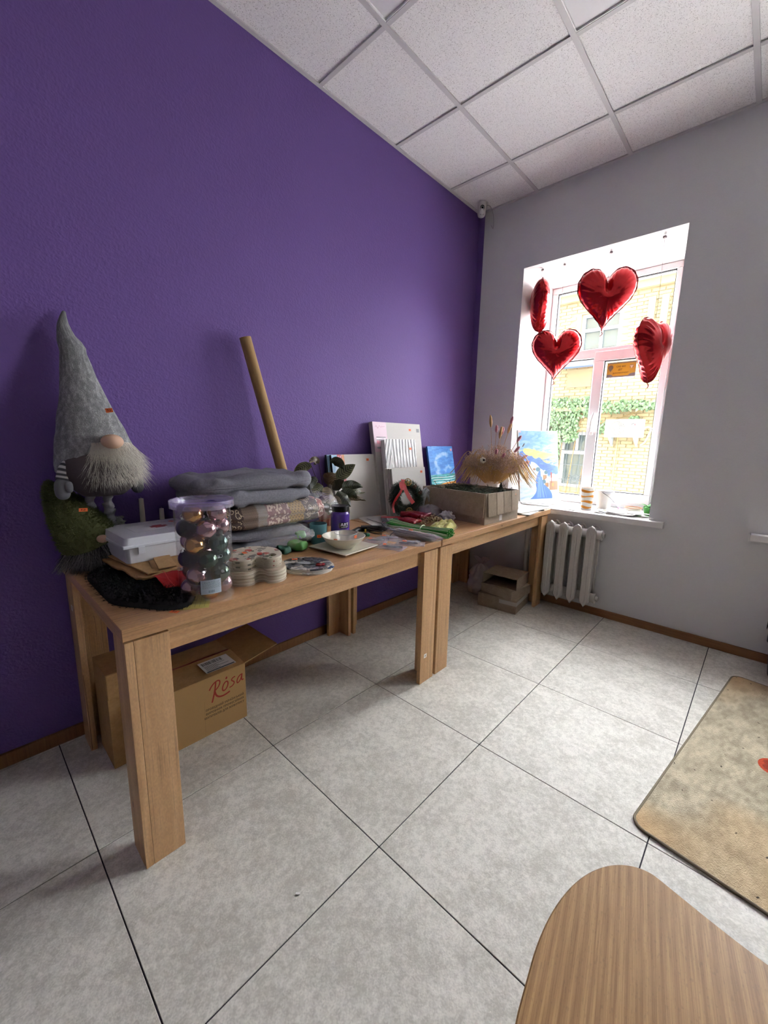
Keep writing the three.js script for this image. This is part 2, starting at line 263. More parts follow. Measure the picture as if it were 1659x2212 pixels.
// suspended ceiling: bars and lay-in tiles
const CX = 0.4796, CZ = 0.4361, CM = 0.6;
{
  const ceil = new THREE.Group(); ceil.name = 'ceiling'; structure(ceil); scene.add(ceil);
  part(ceil, 'slab', box2(-0.3, RX + 0.25, H + 0.1, H + 0.45, -0.6, RZ + 0.25), M.plain);
  const xs = [0]; for (let x = CX; x < RX; x += CM) xs.push(x); xs.push(RX);
  const zs = [0]; for (let z = CZ; z < RZ; z += CM) zs.push(z); zs.push(RZ);
  seed(5); const geos = new Map();
  const lamp = (i, j) => (i === 1 && j === 3) || (i === 2 && j === 2) || (i === 5 && j === 3) || (i === 4 && j === 5);
  for (let i = 0; i < xs.length - 1; i++) for (let j = 0; j < zs.length - 1; j++) {
    if (lamp(i, j)) continue;
    const w = xs[i + 1] - xs[i] - 0.004, d = zs[j + 1] - zs[j] - 0.004, k = w.toFixed(3) + d.toFixed(3) + Math.floor(rnd() * 3); if (w < 0.02 || d < 0.02) continue;
    if (!geos.has(k)) geos.set(k, boxUV(box(w, 0.014, d), 'x', [rr(0, 1), rr(0, 1)]));
    const m = part(ceil, 'ceiling_tile', geos.get(k), M.ceilTile); m.position.set((xs[i] + xs[i + 1]) / 2, H + 0.0145 + (rnd() < 0.2 ? 0.0012 : 0), (zs[j] + zs[j + 1]) / 2);
  }
  const bar = (x0, x1, z0, z1, y = 0) => part(ceil, 'grid_bar', box2(x0, x1, H - y, H + 0.007, z0, z1, 0.0012), M.ceilBar);
  for (let i = 1; i < xs.length - 1; i++) bar(xs[i] - 0.012, xs[i] + 0.012, 0, RZ, 0.0003);
  for (let j = 1; j < zs.length - 1; j++) for (let i = 0; i < xs.length - 1; i++) bar(xs[i] + (i ? 0.012 : 0), xs[i + 1] - 0.012, zs[j] - 0.012, zs[j] + 0.012);
  bar(0, 0.021, 0, RZ, 0.0006); bar(0, RX, 0, 0.021, 0.0006); bar(RX - 0.021, RX, 0, RZ, 0.0006); bar(0, RX, RZ - 0.021, RZ, 0.0006);
  // light panels laid into the grid, switched off
  const panel = (i, j, label) => {
    const cx = (xs[i] + xs[i + 1]) / 2, cz = (zs[j] + zs[j + 1]) / 2, o = thing('ceiling_light', label, 'ceiling light', [cx, H, cz], 0, 'square panels in the ceiling grid');
    for (const [w, d, x, z] of [[0.592, 0.012, 0, 0.29], [0.592, 0.012, 0, -0.29], [0.012, 0.568, 0.29, 0], [0.012, 0.568, -0.29, 0]]) part(o, 'frame_rail', box(w, 0.022, d, x, 0.0125, z), mat(0xf2f2f2, 0.25));
    part(o, 'diffuser', box(0.568, 0.006, 0.568, 0, 0.012, 0), M.diffuser ??= mat(0xdcdadc, 0.5));
    part(o, 'housing', box(0.58, 0.05, 0.58, 0, 0.045, 0), M.plain);
  };
  panel(1, 3, 'unlit square light panel cut off by the top edge, nearer the purple wall');
  panel(2, 2, 'unlit square light panel with a bright white frame, nearer the window wall');
  panel(5, 3, 'unlit square light panel in the ceiling out of the frame to the right');
  panel(4, 5, 'unlit square light panel in the ceiling behind the camera');
}
// windows: white plastic frame, fixed top light, fixed left light and an opening right sash
function makeWindow(n, dx) {
  const w = new THREE.Group(); w.name = 'window_' + n; w.position.set(dx, 0, 0); structure(w); scene.add(w);
  const Z0 = -0.5, Z1 = -0.435, rail = (name, x0, x1, y0, y1, z0 = Z0, z1 = Z1) => part(w, name, box2(x0, x1, y0, y1, z0, z1, 0.004), M.pvc);
  const L = 0.475, R = 1.375, B = 0.762, T = 2.515, f = 0.042, tr = 1.965, mx = 0.877;
  rail('frame_rail', L, R, T - f, T); rail('frame_rail', L, R, B, B + 0.062); rail('frame_rail', L, L + f, B + 0.062, T - f); rail('frame_rail', R - f, R, B + 0.062, T - f);
  rail('transom', L + f, R - f, tr - 0.036, tr + 0.036); rail('mullion', mx - 0.028, mx + 0.028, B + 0.062, tr - 0.036);
  // opening sash, proud of the frame
  const sx0 = mx - 0.016, sx1 = R - 0.018, sy0 = B + 0.045, sy1 = tr + 0.006, sw = 0.072, zz0 = -0.485, zz1 = -0.415, sash = partGroup(w, 'sash');
  for (const [x0, x1, y0, y1] of [[sx0, sx1, sy1 - sw, sy1], [sx0, sx1, sy0, sy0 + sw], [sx0, sx0 + sw, sy0 + sw, sy1 - sw], [sx1 - sw + 0.03, sx1, sy0 + sw, sy1 - sw]]) part(sash, 'sash_rail', box2(x0, x1, y0, y1, zz0, zz1, 0.004), M.pvc);
  const pane = (x0, x1, y0, y1, z) => { // black gasket round a pane of glass
    const g = 0.006; part(w, 'gasket', merge([box2(x0, x1, y0, y0 + g, z - 0.006, z + 0.018), box2(x0, x1, y1 - g, y1, z - 0.006, z + 0.018), box2(x0, x0 + g, y0 + g, y1 - g, z - 0.006, z + 0.018), box2(x1 - g, x1, y0 + g, y1 - g, z - 0.006, z + 0.018)]), M.gasket);
    part(w, 'pane', new THREE.PlaneGeometry(x1 - x0 - 0.002, y1 - y0 - 0.002).translate((x0 + x1) / 2, (y0 + y1) / 2, z), M.glass);
  };
  pane(L + f, R - f, tr + 0.036, T - f, -0.468); pane(L + f, mx - 0.028, B + 0.062, tr - 0.036, -0.468); pane(sx0 + sw, sx1 - sw + 0.03, sy0 + sw, sy1 - sw, -0.45);
  const h = partGroup(w, 'handle'); // lever on the sash stile
  part(h, 'handle_plate', rbox(0.026, 0.066, 0.012, 0.005, 2, sx0 + 0.036, 1.36, zz1 + 0.006), M.whitePlastic);
  part(h, 'lever', merge([cyl(0.008, 0.008, 0.035, 12).rotateX(Math.PI / 2).translate(sx0 + 0.036, 1.36, zz1 + 0.008), tube([[sx0 + 0.036, 1.358, zz1 + 0.043], [sx0 + 0.037, 1.42, zz1 + 0.048], [sx0 + 0.052, 1.5, zz1 + 0.046]], 0.009, 14, 8)]), M.whitePlastic);
  // white window board
  const s = part(w, 'window_sill', box2(0.335, 1.528, 0.722, 0.762, -0.44, 0.052, 0.004), M.sill ??= mat(0xe3e1df, 0.38)); 
  for (const x of [0.333, 1.529]) part(w, 'sill_end_cap', box2(x - 0.002, x + 0.002, 0.72, 0.764, 0, 0.053), M.pvc);
  // tin sill outside
  part(w, 'outer_sill', box2(0.42, 1.43, 0.735, 0.75, -0.72, -0.5), M.tin ??= mat(0x9a9da0, 0.4, { metalness: 0.6 }));
}
WIN.forEach((dx, k) => makeWindow(k + 1, dx));
// ---------------------------------------------------------------- the yard outside: yellow painted brick house, ivy, air conditioner
const FZ = -7.5;
{
  const yard = new THREE.Mesh(boxUV(box2(-14, 30, -0.5, -0.3, -40, -0.6)), mat(new THREE.Color().setRGB(0.66, 0.64, 0.61), 0.95)); yard.name = 'yard_ground'; structure(yard); yard.receiveShadow = true; scene.add(yard);
  const house = thing('brick_house', 'yellow painted brick house across the yard seen through the window', 'house', [0, 0, FZ]);
  const yb = (a) => mat(new THREE.Color().setRGB(0.165 * a, 0.138 * a, 0.078 * a), 0.9);
  const brickM = [yb(1), yb(0.95), yb(1.04), yb(0.98)];
  M.mortar = yb(0.95);
  // openings left in the masonry: a barred window below left, a casement above
  const holes = [[-1.95, -1.2, 0.15, 1.52], [-1.72, -0.86, 3.36, 4.25]];
  const shape = new THREE.Shape([P2(-11, -0.3), P2(1.9, -0.3), P2(1.9, 4.6), P2(-11, 4.6)]);
  for (const [a, b, c, d] of holes) shape.holes.push(new THREE.Path([P2(a, c), P2(b, c), P2(b, d), P2(a, d)]));
  part(house, 'wall', boxUV(extrude(shape, 0.35).translate(0, 0, -0.36)), M.mortar);
  part(house, 'cornice', box2(-11.1, 2.0, 4.55, 4.7, -0.4, 0.1), brickM[2]);
  part(house, 'roof', extrude([[-0.3, 4.7], [0.2, 4.7], [-3, 5.2], [-3, 4.7]], 13.1).rotateY(-Math.PI / 2).translate(2.0, 0, 0).scale(1, 1, 1), mat(0x77706a, 0.7));
  // bricks as far as the window shows them: the largest ones singly, the rest joined
  const geo = [0.225, 0.232, 0.218].map((l) => new THREE.BoxGeometry(l, 0.066, 0.02)), rest = []; let n = 0; seed(91);
  const free = (x, y) => !holes.some(([a, b, c, d]) => x > a - 0.11 && x < b + 0.11 && y > c - 0.035 && y < d + 0.035);
  for (let r = 0; r < 61; r++) for (let c = 0; c < 13; c++) {
    const y = -0.08 + r * 0.076, x = -2.7 + c * 0.25 + (r % 2 ? 0.125 : 0), k = Math.floor(rnd() * 3), dz = rr(-0.006, 0.003); if (!free(x, y)) continue;
    const near = y > 0.2 && y < 3.1 && x > -1.3 && x < 0.4;
    if (near && n < 300) { n++; const m = part(house, 'brick', geo[k], brickM[Math.floor(rnd() * 4)]); m.position.set(x, y, dz); } else rest.push(geo[k].clone().translate(x, y, dz));
  }
  stuff(part(house, 'brickwork', merge(rest), brickM[1]));
  // string course under the ivy, pilaster bricks above it
  part(house, 'string_course', box2(-11, 1.9, 2.02, 2.1, 0, 0.12), brickM[2]);
  for (let k = 0; k < 3; k++) part(house, 'pilaster', box2(-0.35 + k * 0.24, -0.22 + k * 0.24, 3.4, 4.35, 0, 0.06), yb(0.8));
  part(house, 'brick_panel', box2(-1.9, -1.28, 2.58, 3.0, 0, 0.05), yb(0.62));
  // upper window and the blue tin canopy below it
  const up = partGroup(house, 'upper_window'), whiteF = mat(new THREE.Color().setRGB(0.3, 0.31, 0.32), 0.5), dark = mat(new THREE.Color().setRGB(0.05, 0.07, 0.08), 0.15);
  part(up, 'pane', box2(-1.72, -0.86, 3.36, 4.25, -0.2, -0.18), dark);
  for (const [a, b, c, d] of [[-1.72, -1.66, 3.36, 4.25], [-0.92, -0.86, 3.36, 4.25], [-1.66, -0.92, 3.36, 3.43], [-1.66, -0.92, 3.86, 3.92], [-1.66, -0.92, 4.19, 4.25], [-1.3, -1.25, 3.43, 3.86]]) part(up, 'window_bar', box2(a, b, c, d, -0.18, -0.1), whiteF);
  part(house, 'canopy', box2(-2.6, -1.25, 3.04, 3.2, -0.02, 0.28), mat(new THREE.Color().setRGB(0.07, 0.12, 0.2), 0.5));
  // barred lower window
  const lo = partGroup(house, 'lower_window');
  part(lo, 'pane', box2(-1.95, -1.2, 0.15, 1.52, -0.22, -0.2), mat(new THREE.Color().setRGB(0.05, 0.07, 0.075), 0.12));
  for (const [a, b, c, d] of [[-1.95, -1.88, 0.15, 1.52], [-1.27, -1.2, 0.15, 1.52], [-1.88, -1.27, 0.15, 0.22], [-1.88, -1.27, 0.98, 1.06], [-1.88, -1.27, 1.45, 1.52], [-1.6, -1.55, 1.06, 1.45]]) part(lo, 'window_bar', box2(a, b, c, d, -0.2, -0.12), whiteF);
  const gr = mat(0x3a4348, 0.5, { metalness: 0.5 });
  for (let k = 0; k < 5; k++) part(lo, 'grille_rod', cyl(0.008, 0.008, 1.5, 8, -1.9 + k * 0.16, 0.05, 0.05), gr);
  for (const y of [0.35, 0.72, 1.08]) part(lo, 'grille_rod', cyl(0.008, 0.008, 0.8, 8).rotateZ(-Math.PI / 2).translate(-1.98, y, 0.05), gr);
  part(lo, 'grille_scroll', merge([0, 1, 2].map((k) => tube([...Array(14)].map((_, i) => [-1.62 + k * 0.14 + Math.cos(i * 0.7) * (0.1 - i * 0.006), 0.38 + Math.sin(i * 0.7) * (0.1 - i * 0.006), 0.06]), 0.008, 50, 6))), gr);
  // pipe and cable on the wall
  part(house, 'drain_pipe', tube([[-0.64, 1.4, 0.03], [-0.645, 0.8, 0.03], [-0.66, -0.3, 0.03]], 0.012, 20, 8), mat(0x8d7a4d, 0.8));
  part(house, 'cable', tube([[-1.2, 1.55, 0.02], [-0.9, 1.75, 0.02], [-0.5, 1.9, 0.02], [-0.1, 2.06, 0.02]], 0.01, 20, 6), mat(0x6f5f3c, 0.8));
}
// outdoor unit
{
  const ac = thing('air_conditioner', 'white outdoor air conditioner unit with round fan grille on brackets', 'air conditioner', [-0.47, 1.4, FZ]);
  const w = 0.72, h = 0.39, z0 = 0.12, z1 = 0.4, white = mat(new THREE.Color().setRGB(0.3, 0.3, 0.29), 0.5);
  const s = new THREE.Shape([P2(-w / 2, 0), P2(w / 2, 0), P2(w / 2, h), P2(-w / 2, h)]); const hole = new THREE.Path(); hole.absarc(-0.12, h / 2, 0.165, 0, Math.PI * 2); s.holes.push(hole);
  part(ac, 'front_panel', extrude(s, 0.02, { cs: 40 }).translate(0, 0, z1 - 0.02), white);
  part(ac, 'case', merge([box2(-w / 2, w / 2, h - 0.012, h, z0, z1 - 0.02), box2(-w / 2, w / 2, 0, 0.012, z0, z1 - 0.02), box2(-w / 2, -w / 2 + 0.012, 0.012, h - 0.012, z0, z1 - 0.02), box2(w / 2 - 0.012, w / 2, 0.012, h - 0.012, z0, z1 - 0.02), box2(-w / 2 + 0.012, w / 2 - 0.012, 0.012, h - 0.012, z0, z0 + 0.01)]), white);
  const fan = partGroup(ac, 'fan'); for (let k = 0; k < 3; k++) part(fan, 'fan_blade', at(box(0.14, 0.09, 0.006, 0.075, 0, 0), [-0.12, h / 2, 0.26], [0.5, 0, k * 2.094]), mat(0x8a979c, 0.6));
  part(fan, 'hub', cyl(0.03, 0.03, 0.05, 16).rotateX(Math.PI / 2).translate(-0.12, h / 2, 0.24), mat(0x59636a, 0.6));
  for (let k = -7; k <= 7; k++) { const x = k * 0.0215, l = Math.sqrt(0.165 ** 2 - x * x); part(ac, 'grille_wire', cyl(0.003, 0.003, 2 * l, 6, -0.12 + x, h / 2 - l, z1 - 0.008), white); }
  const rim = new THREE.TorusGeometry(0.165, 0.006, 8, 40).translate(-0.12, h / 2, z1); part(ac, 'grille_rim', rim, white);
  part(ac, 'side_panel', rbox(0.2, 0.3, 0.008, 0.003, 1, 0.2, h / 2, z1 + 0.003), white);
  const logo = canvasTex(256, 256, (g) => { g.fillStyle = '#f0f0ee'; g.fillRect(0, 0, 256, 256); g.lineWidth = 34; g.strokeStyle = '#2d3440'; g.beginPath(); g.arc(128, 110, 58, Math.PI * 0.98, Math.PI * 1.62); g.stroke(); g.strokeStyle = '#b3243a'; g.beginPath(); g.arc(128, 110, 58, Math.PI * 1.66, Math.PI * 2.15); g.stroke(); g.lineWidth = 24; g.beginPath(); g.moveTo(132, 104); g.lineTo(196, 106); g.stroke(); g.fillStyle = '#2d3440'; g.font = 'bold 44px sans-serif'; g.fillText('SUPER IE', 30, 226); }, { clamp: true });
  part(ac, 'logo', new THREE.PlaneGeometry(0.15, 0.15).translate(0.2, h / 2 + 0.06, z1 + 0.0085), mat(new THREE.Color().setRGB(0.32, 0.32, 0.32), 0.5, { map: logo }));
  for (const x of [-0.26, 0.24]) part(ac, 'bracket', extrude([[0, 0], [0.34, 0], [0.34, -0.025], [0.03, -0.2], [0, -0.2]], 0.03).rotateY(-Math.PI / 2).translate(x, 0, 0), mat(0x7c858a, 0.5));
  part(ac, 'pipe', tube([[0.36, 0.14, 0.3], [0.42, 0.22, 0.28], [0.5, 0.2, 0.2], [0.47, 0.1, 0.15], [0.38, -0.1, 0.06], [0.3, -0.16, 0.01]], 0.016, 30, 8), white);
}
// ivy: leaves hugging the wall
{
  seed(401); const leafS = new THREE.Shape(); leafS.moveTo(0, 0); leafS.bezierCurveTo(0.35, 0.05, 0.55, 0.3, 0.3, 0.42); leafS.bezierCurveTo(0.5, 0.6, 0.15, 0.8, 0, 1.1); leafS.bezierCurveTo(-0.15, 0.8, -0.5, 0.6, -0.3, 0.42); leafS.bezierCurveTo(-0.55, 0.3, -0.35, 0.05, 0, 0);
  const lg = new THREE.ShapeGeometry(leafS, 4); warp(lg, (v) => { v.z = -0.35 * Math.abs(v.x) - 0.15 * v.y * v.y; });
  const tones = [[0.035, 0.085, 0.03], [0.05, 0.11, 0.04], [0.027, 0.066, 0.026], [0.06, 0.12, 0.05]].map((c) => phys(new THREE.Color().setRGB(...c), 0.6, { transmission: 0.25, thickness: 0, side: THREE.DoubleSide }));
  const mk = (name, label, where, count, z) => {
    const o = thing(name, label, 'ivy', [0, 0, FZ]); const lists = [[], [], [], []];
    for (let i = 0; i < count; i++) { const [x, y] = where(); const s = rr(0.045, 0.085), a = rr(-1, 1) + Math.PI; lists[Math.floor(rnd() * 4)].push(at(lg.clone(), [x, y, z + rr(0, 0.12)], [rr(-0.5, 0.4), rr(-0.6, 0.6), a], [s, s, s])); }
    lists.forEach((l, k) => stuff(part(o, 'leaves', merge(l), tones[k])));
    return o;
  };
  const a = mk('ivy', 'thick green ivy hanging over the barred window and wall at left', () => { for (;;) { const x = rr(-2.9, -1.2), y = rr(-0.2, 2.36); const edge = -1.55 + 0.25 * fbm(y * 2, 3) - (y < 1.3 ? 0.32 : 0) + (y > 1.9 ? 0.5 : 0); if (x < edge && fbm(x * 3, y * 3, 2) > (y < 1.2 ? 0.02 : -0.35)) return [x, y]; } }, 2600, 0.05);
  const bark = mat(0x5b4a30, 0.9); part(a, 'vine', merge([0, 1, 2, 3, 4].map((k) => tube([[-2.6 + k * 0.3, -0.3, 0.04], [-2.45 + k * 0.28, 0.7, 0.05], [-2.5 + k * 0.32, 1.5, 0.05], [-2.3 + k * 0.3, 2.2, 0.05]], 0.012, 20, 6))), bark);
  const b = mk('ivy', 'fringe of green ivy along the ledge above the air conditioner', () => { const x = rr(-1.4, 0.4); return [x, 2.08 + rr(-0.1, 0.17) * (1 - 0.25 * (x + 1.4)) + 0.06 * nz(x * 6, 1)]; }, 620, 0.1);
  part(b, 'vine', tube([[-1.4, 2.1, 0.12], [-0.6, 2.12, 0.13], [0.4, 2.06, 0.13]], 0.012, 20, 6), bark);
  const c = mk('ivy', 'small tuft of ivy beside and behind the air conditioner', () => rnd() < 0.6 ? [rr(-1.08, -0.84), rr(1.5, 1.78)] : [rr(-0.42, -0.25), rr(1.78, 1.88)], 120, 0.05);
  part(c, 'vine', tube([[-1.1, 1.4, 0.03], [-0.95, 1.7, 0.05], [-0.3, 1.83, 0.05]], 0.008, 16, 5), bark);
}
// ---------------------------------------------------------------- two oak laminate tables end to end along the purple wall
const T = 0.763;                                                  // height of the table tops
function makeTable(label, z0, z1) {                                // from z0 (window end) to z1
  const L = z1 - z0, o = thing('table', label, 'table', [0.42, 0, (z0 + z1) / 2], 0, 'oak tables end to end');
  const hx = 0.395, hz = L / 2, top = T, bt = 0.034;
  part(o, 'tabletop', boxUV(rbox(2 * hx + 0.005, bt, L, 0.0015, 1, 0, top - bt / 2, 0), 'z', [0.76, rnd()]), M.oakTop);
  const b = 0.022, w = 0.112, lh = top - bt - 0.012, inset = 0.006;
  for (const sx of [-1, 1]) for (const sz of [-1, 1]) {            // each leg is two boards set as an L
    const leg = partGroup(o, 'leg'), fx = sx * (hx - 0.012), fz = sz * (hz - inset);
    part(leg, 'board', boxUV(rbox(b, lh, w - b - 0.0004, 0.0012, 1, fx - sx * b / 2, lh / 2, fz - sz * (b + 0.0004 + (w - b - 0.0004) / 2)), 'y', [rr(0.02, 0.8), rnd()]), M.oak);
    part(leg, 'board', boxUV(rbox(w - 0.004, lh, b, 0.0015, 1, fx - sx * (w - 0.004) / 2, lh / 2, fz - sz * b / 2), 'y', [rr(0.02, 0.8), rnd()]), M.oak);
  }
  for (const sx of [-1, 1]) part(o, 'apron', boxUV(rbox(0.02, 0.082, L - 0.06, 0.0015, 1, sx * (hx - 0.046), top - bt - 0.041, 0), 'z', [0.78, rnd()]), M.oak);
  for (const sz of [-1, 1]) part(o, 'apron', boxUV(rbox(2 * hx - 0.14, 0.082, 0.02, 0.0015, 1, 0, top - bt - 0.041, sz * (hz - 0.045)), 'x', [rr(0.5, 1), rnd()]), M.oak);
  return o;
}
seed(77);
const table1 = makeTable('long oak table nearer the camera, loaded with craft goods', 1.512, 2.93);
const table2 = makeTable('long oak table nearer the window, pushed up to the sill', 0.085, 1.502);
{
  const sticker = (t, x, y, z, ry, s) => { const tex = canvasTex(64, 64, (g) => { g.fillStyle = '#efece6'; g.fillRect(0, 0, 64, 64); g.fillStyle = '#222'; g.font = 'bold 46px sans-serif'; g.textAlign = 'center'; g.fillText(s, 32, 48); }, { clamp: true }); const m = part(t, 'number_sticker', box(0.022, 0.022, 0.0006), mat(0xffffff, 0.6, { map: tex }), 'small white sticker with the number ' + s); m.position.set(x, y, z); m.rotation.y = ry; };
  sticker(table1, -0.32, 0.6, 0.709 - 0.006 + 0.0004, 0, '7'); sticker(table1, 0.3835, 0.15, -0.63, Math.PI / 2, '4');
}
// ---------------------------------------------------------------- gnomes
const fuzzTex = (a, b, c, s, sz) => dataTex(512, 512, (u, v) => { const t = 0.45 * n16(u + s, v) + 0.35 * n64(u, v + s) + 0.2 * n256(u, v); return t > 0.5 ? mix3(hex(b), hex(c), (t - 0.5) * 3) : mix3(hex(a), hex(b), t * 2); }, { size: sz });
const feltBump = dataTex(256, 256, (u, v) => 255 * (0.6 * n64(u, v) + 0.4 * n128(u, v)), { data: true, size: [0.1, 0.1] });
M.felt = mat(0xffffff, 0.95, { map: fuzzTex(0x5f6061, 0x848585, 0xaaabaa, 0.2, [0.22, 0.22]), bumpMap: feltBump, bumpScale: 0.002 });
M.feltBrown = mat(0x5a5152, 0.95, { bumpMap: feltBump, bumpScale: 0.0015 });
M.feltGrey = mat(0x6f7072, 0.95, { bumpMap: feltBump, bumpScale: 0.0015 });
M.skin = mat(0xc9a48a, 0.6);
const stripeTex = canvasTex(64, 128, (g) => { g.fillStyle = '#c9c8c4'; g.fillRect(0, 0, 64, 128); g.fillStyle = '#4c4d50'; for (let k = 0; k < 6; k++) g.fillRect(0, k * 21.33, 64, 10.6); });
M.stripe = mat(0xffffff, 0.9, { map: stripeTex });
M.sock = mat(0xffffff, 0.8, { map: fuzzTex(0x4a4b4f, 0x8b8c90, 0xc4c5c8, 0.6, [0.05, 0.09]) });
function tagOn(parent, pos, rot = [0, 0, 0], w = 0.022, h = 0.015) { const m = part(parent, 'price_tag', tagGeo(w, h), M.tag, 'orange price sticker'); m.position.set(...pos); m.rotation.set(...rot, 'YXZ'); return m; }
{
  seed(1001);
  const g = thing('gnome_doll', 'tall standing gnome doll with a long grey felt hat and white beard', 'doll', [0.13, T, 2.79], 0);
  // hat: loose cone that leans back against the wall, with a dent below the tip
  const hat = [];
  for (let i = 0; i <= 26; i++) {
    const t = i / 26, y = 0.395 + 0.54 * t, lean = -0.105 * Math.pow(t, 1.2), k = Math.pow(1 - t, 0.96);
    const r = 0.12 * k * (1 + 0.06 * Math.sin(t * 9)) + 0.006 + (t > 0.74 && t < 0.84 ? 0.006 * Math.sin((t - 0.74) * 31) : 0);
    hat.push({ p: [lean, y, 0.012 + 0.03 * t + (t > 0.78 ? 0.012 * Math.sin((t - 0.78) * 14) : 0)], rx: r * 0.86, rz: r, sx: -0.12 * (1 - t), sz: -0.28 * (1 - t) * (1 - t) });
  }
  hat.push({ p: [-0.107, 0.939, 0.042], rx: 0.001, rz: 0.001 });
  hat.unshift({ p: [0, 0.398, 0.012], rx: 0.085, rz: 0.1, sx: -0.12, sz: -0.28 });
  const hg = ringLoft(hat, 40, 0.09); { const uv = hg.attributes.uv; for (let i = 0; i < uv.count; i++) uv.setXY(i, uv.getX(i) * 0.66, uv.getY(i) * 0.55); }
  part(g, 'hat', hg, M.felt);
  // body under the hat, gathered at the bottom
  const body = []; for (let i = 0; i <= 14; i++) { const t = i / 14, r = 0.118 * Math.sin(Math.PI * (0.14 + 0.72 * t)) + 0.018; body.push({ p: [0.005, 0.27 + 0.2 * t, 0], rx: r * 0.88, rz: r }); }
  body.unshift({ p: [0.005, 0.275, 0], rx: 0.002, rz: 0.002 });
  part(g, 'body', warp(ringLoft(body, 36, 0.05), (v) => { const a = Math.atan2(v.z, v.x); v.multiplyScalar(1); const f = 1 + 0.03 * Math.sin(a * 7) * sstep(0.42 - v.y, 0, 0.12); v.x *= f; v.z *= f; }), M.feltBrown);
  part(g, 'nose', new THREE.SphereGeometry(1, 24, 16).scale(0.03, 0.026, 0.036).translate(0.105, 0.472, -0.02), M.skin);
  // beard: locks of long white fibre fanning down from the nose
  const list = []; for (let i = 0; i < 4200; i++) {
    const a = rr(-1.02, 0.5), row = rnd(), r = 0.094 - 0.014 * row, p = V(0.005 + Math.cos(a) * r * 0.98, 0.46 - 0.07 * row + 0.012 * Math.cos((a + 0.25) * 1.4), -0.008 + Math.sin(a) * r * 1.08);
    const lock = Math.floor(a * 9), j = Math.sin(lock * 12.9) * 0.35; list.push({ p, d: V(Math.cos(a) * 0.5 + rr(-0.15, 0.15), -0.85 + rr(-0.15, 0.25), Math.sin(a) * 0.5 + j * 0.3 - 0.12 + rr(-0.18, 0.18)), l: rr(0.035, 0.082), r: rr(0.0007, 0.0013), bend: V(-0.05 + rr(-0.3, 0.2), -0.45 + rr(-0.3, 0.3), rr(-0.45, 0.45)) });
  }
  part(g, 'beard', fibres(list, 3, 4), mat(0xd6d0c2, 0.75));
  // arm with striped sleeve and mitten at the camera-left side
  for (const s of [1, -1]) {
    const arm = partGroup(g, 'arm');
    const c = s > 0 ? [[0.03, 0.41, 0.085], [0.045, 0.375, 0.115], [0.05, 0.335, 0.128]] : [[-0.03, 0.41, -0.09], [-0.04, 0.37, -0.115], [-0.035, 0.33, -0.122]];
    const sl = taperTube(c, () => 0.021, 12, 14); { const uv = sl.attributes.uv; for (let i = 0; i < uv.count; i++) uv.setXY(i, uv.getY(i), uv.getX(i)); }
    part(arm, 'sleeve', sl, M.stripe);
    part(arm, 'mitten', weld(merge([pillow(0.05, 0.075, 0.046, 0.8, 18).translate(c[2][0] + 0.004, c[2][1] - 0.03, c[2][2] + 0.004 * s), pillow(0.026, 0.04, 0.024, 0.8, 12).translate(c[2][0] + 0.026, c[2][1] - 0.022, c[2][2] - 0.012 * s)])), M.feltGrey);
  }
  // wire legs in gathered socks
  for (const [z, x, zt] of [[0.045, -0.02, 0.04], [-0.018, 0.0, -0.012]]) {
    const leg = partGroup(g, 'leg'); const rings = []; for (let i = 0; i <= 40; i++) { const t = i / 40, r = 0.0165 + 0.0035 * Math.sin(t * 62) + 0.002 * Math.sin(t * 23 + z * 90); rings.push({ p: [x + 0.003 * Math.sin(t * 19), 0.03 + 0.27 * t, lerp(z, zt, t) + 0.003 * Math.cos(t * 17)], rx: r, rz: r, sz: 0.35 * Math.sin(t * 37) }); }
    part(leg, 'sock', ringLoft(rings, 14), M.sock);
    part(leg, 'shoe', pillow(0.075, 0.04, 0.046, 0.8, 16).translate(x + 0.016, 0.02, z), M.feltGrey);
  }
  tagOn(g, [0.079, 0.583, -0.026], [0.2, 1.2, 0.15]);
}
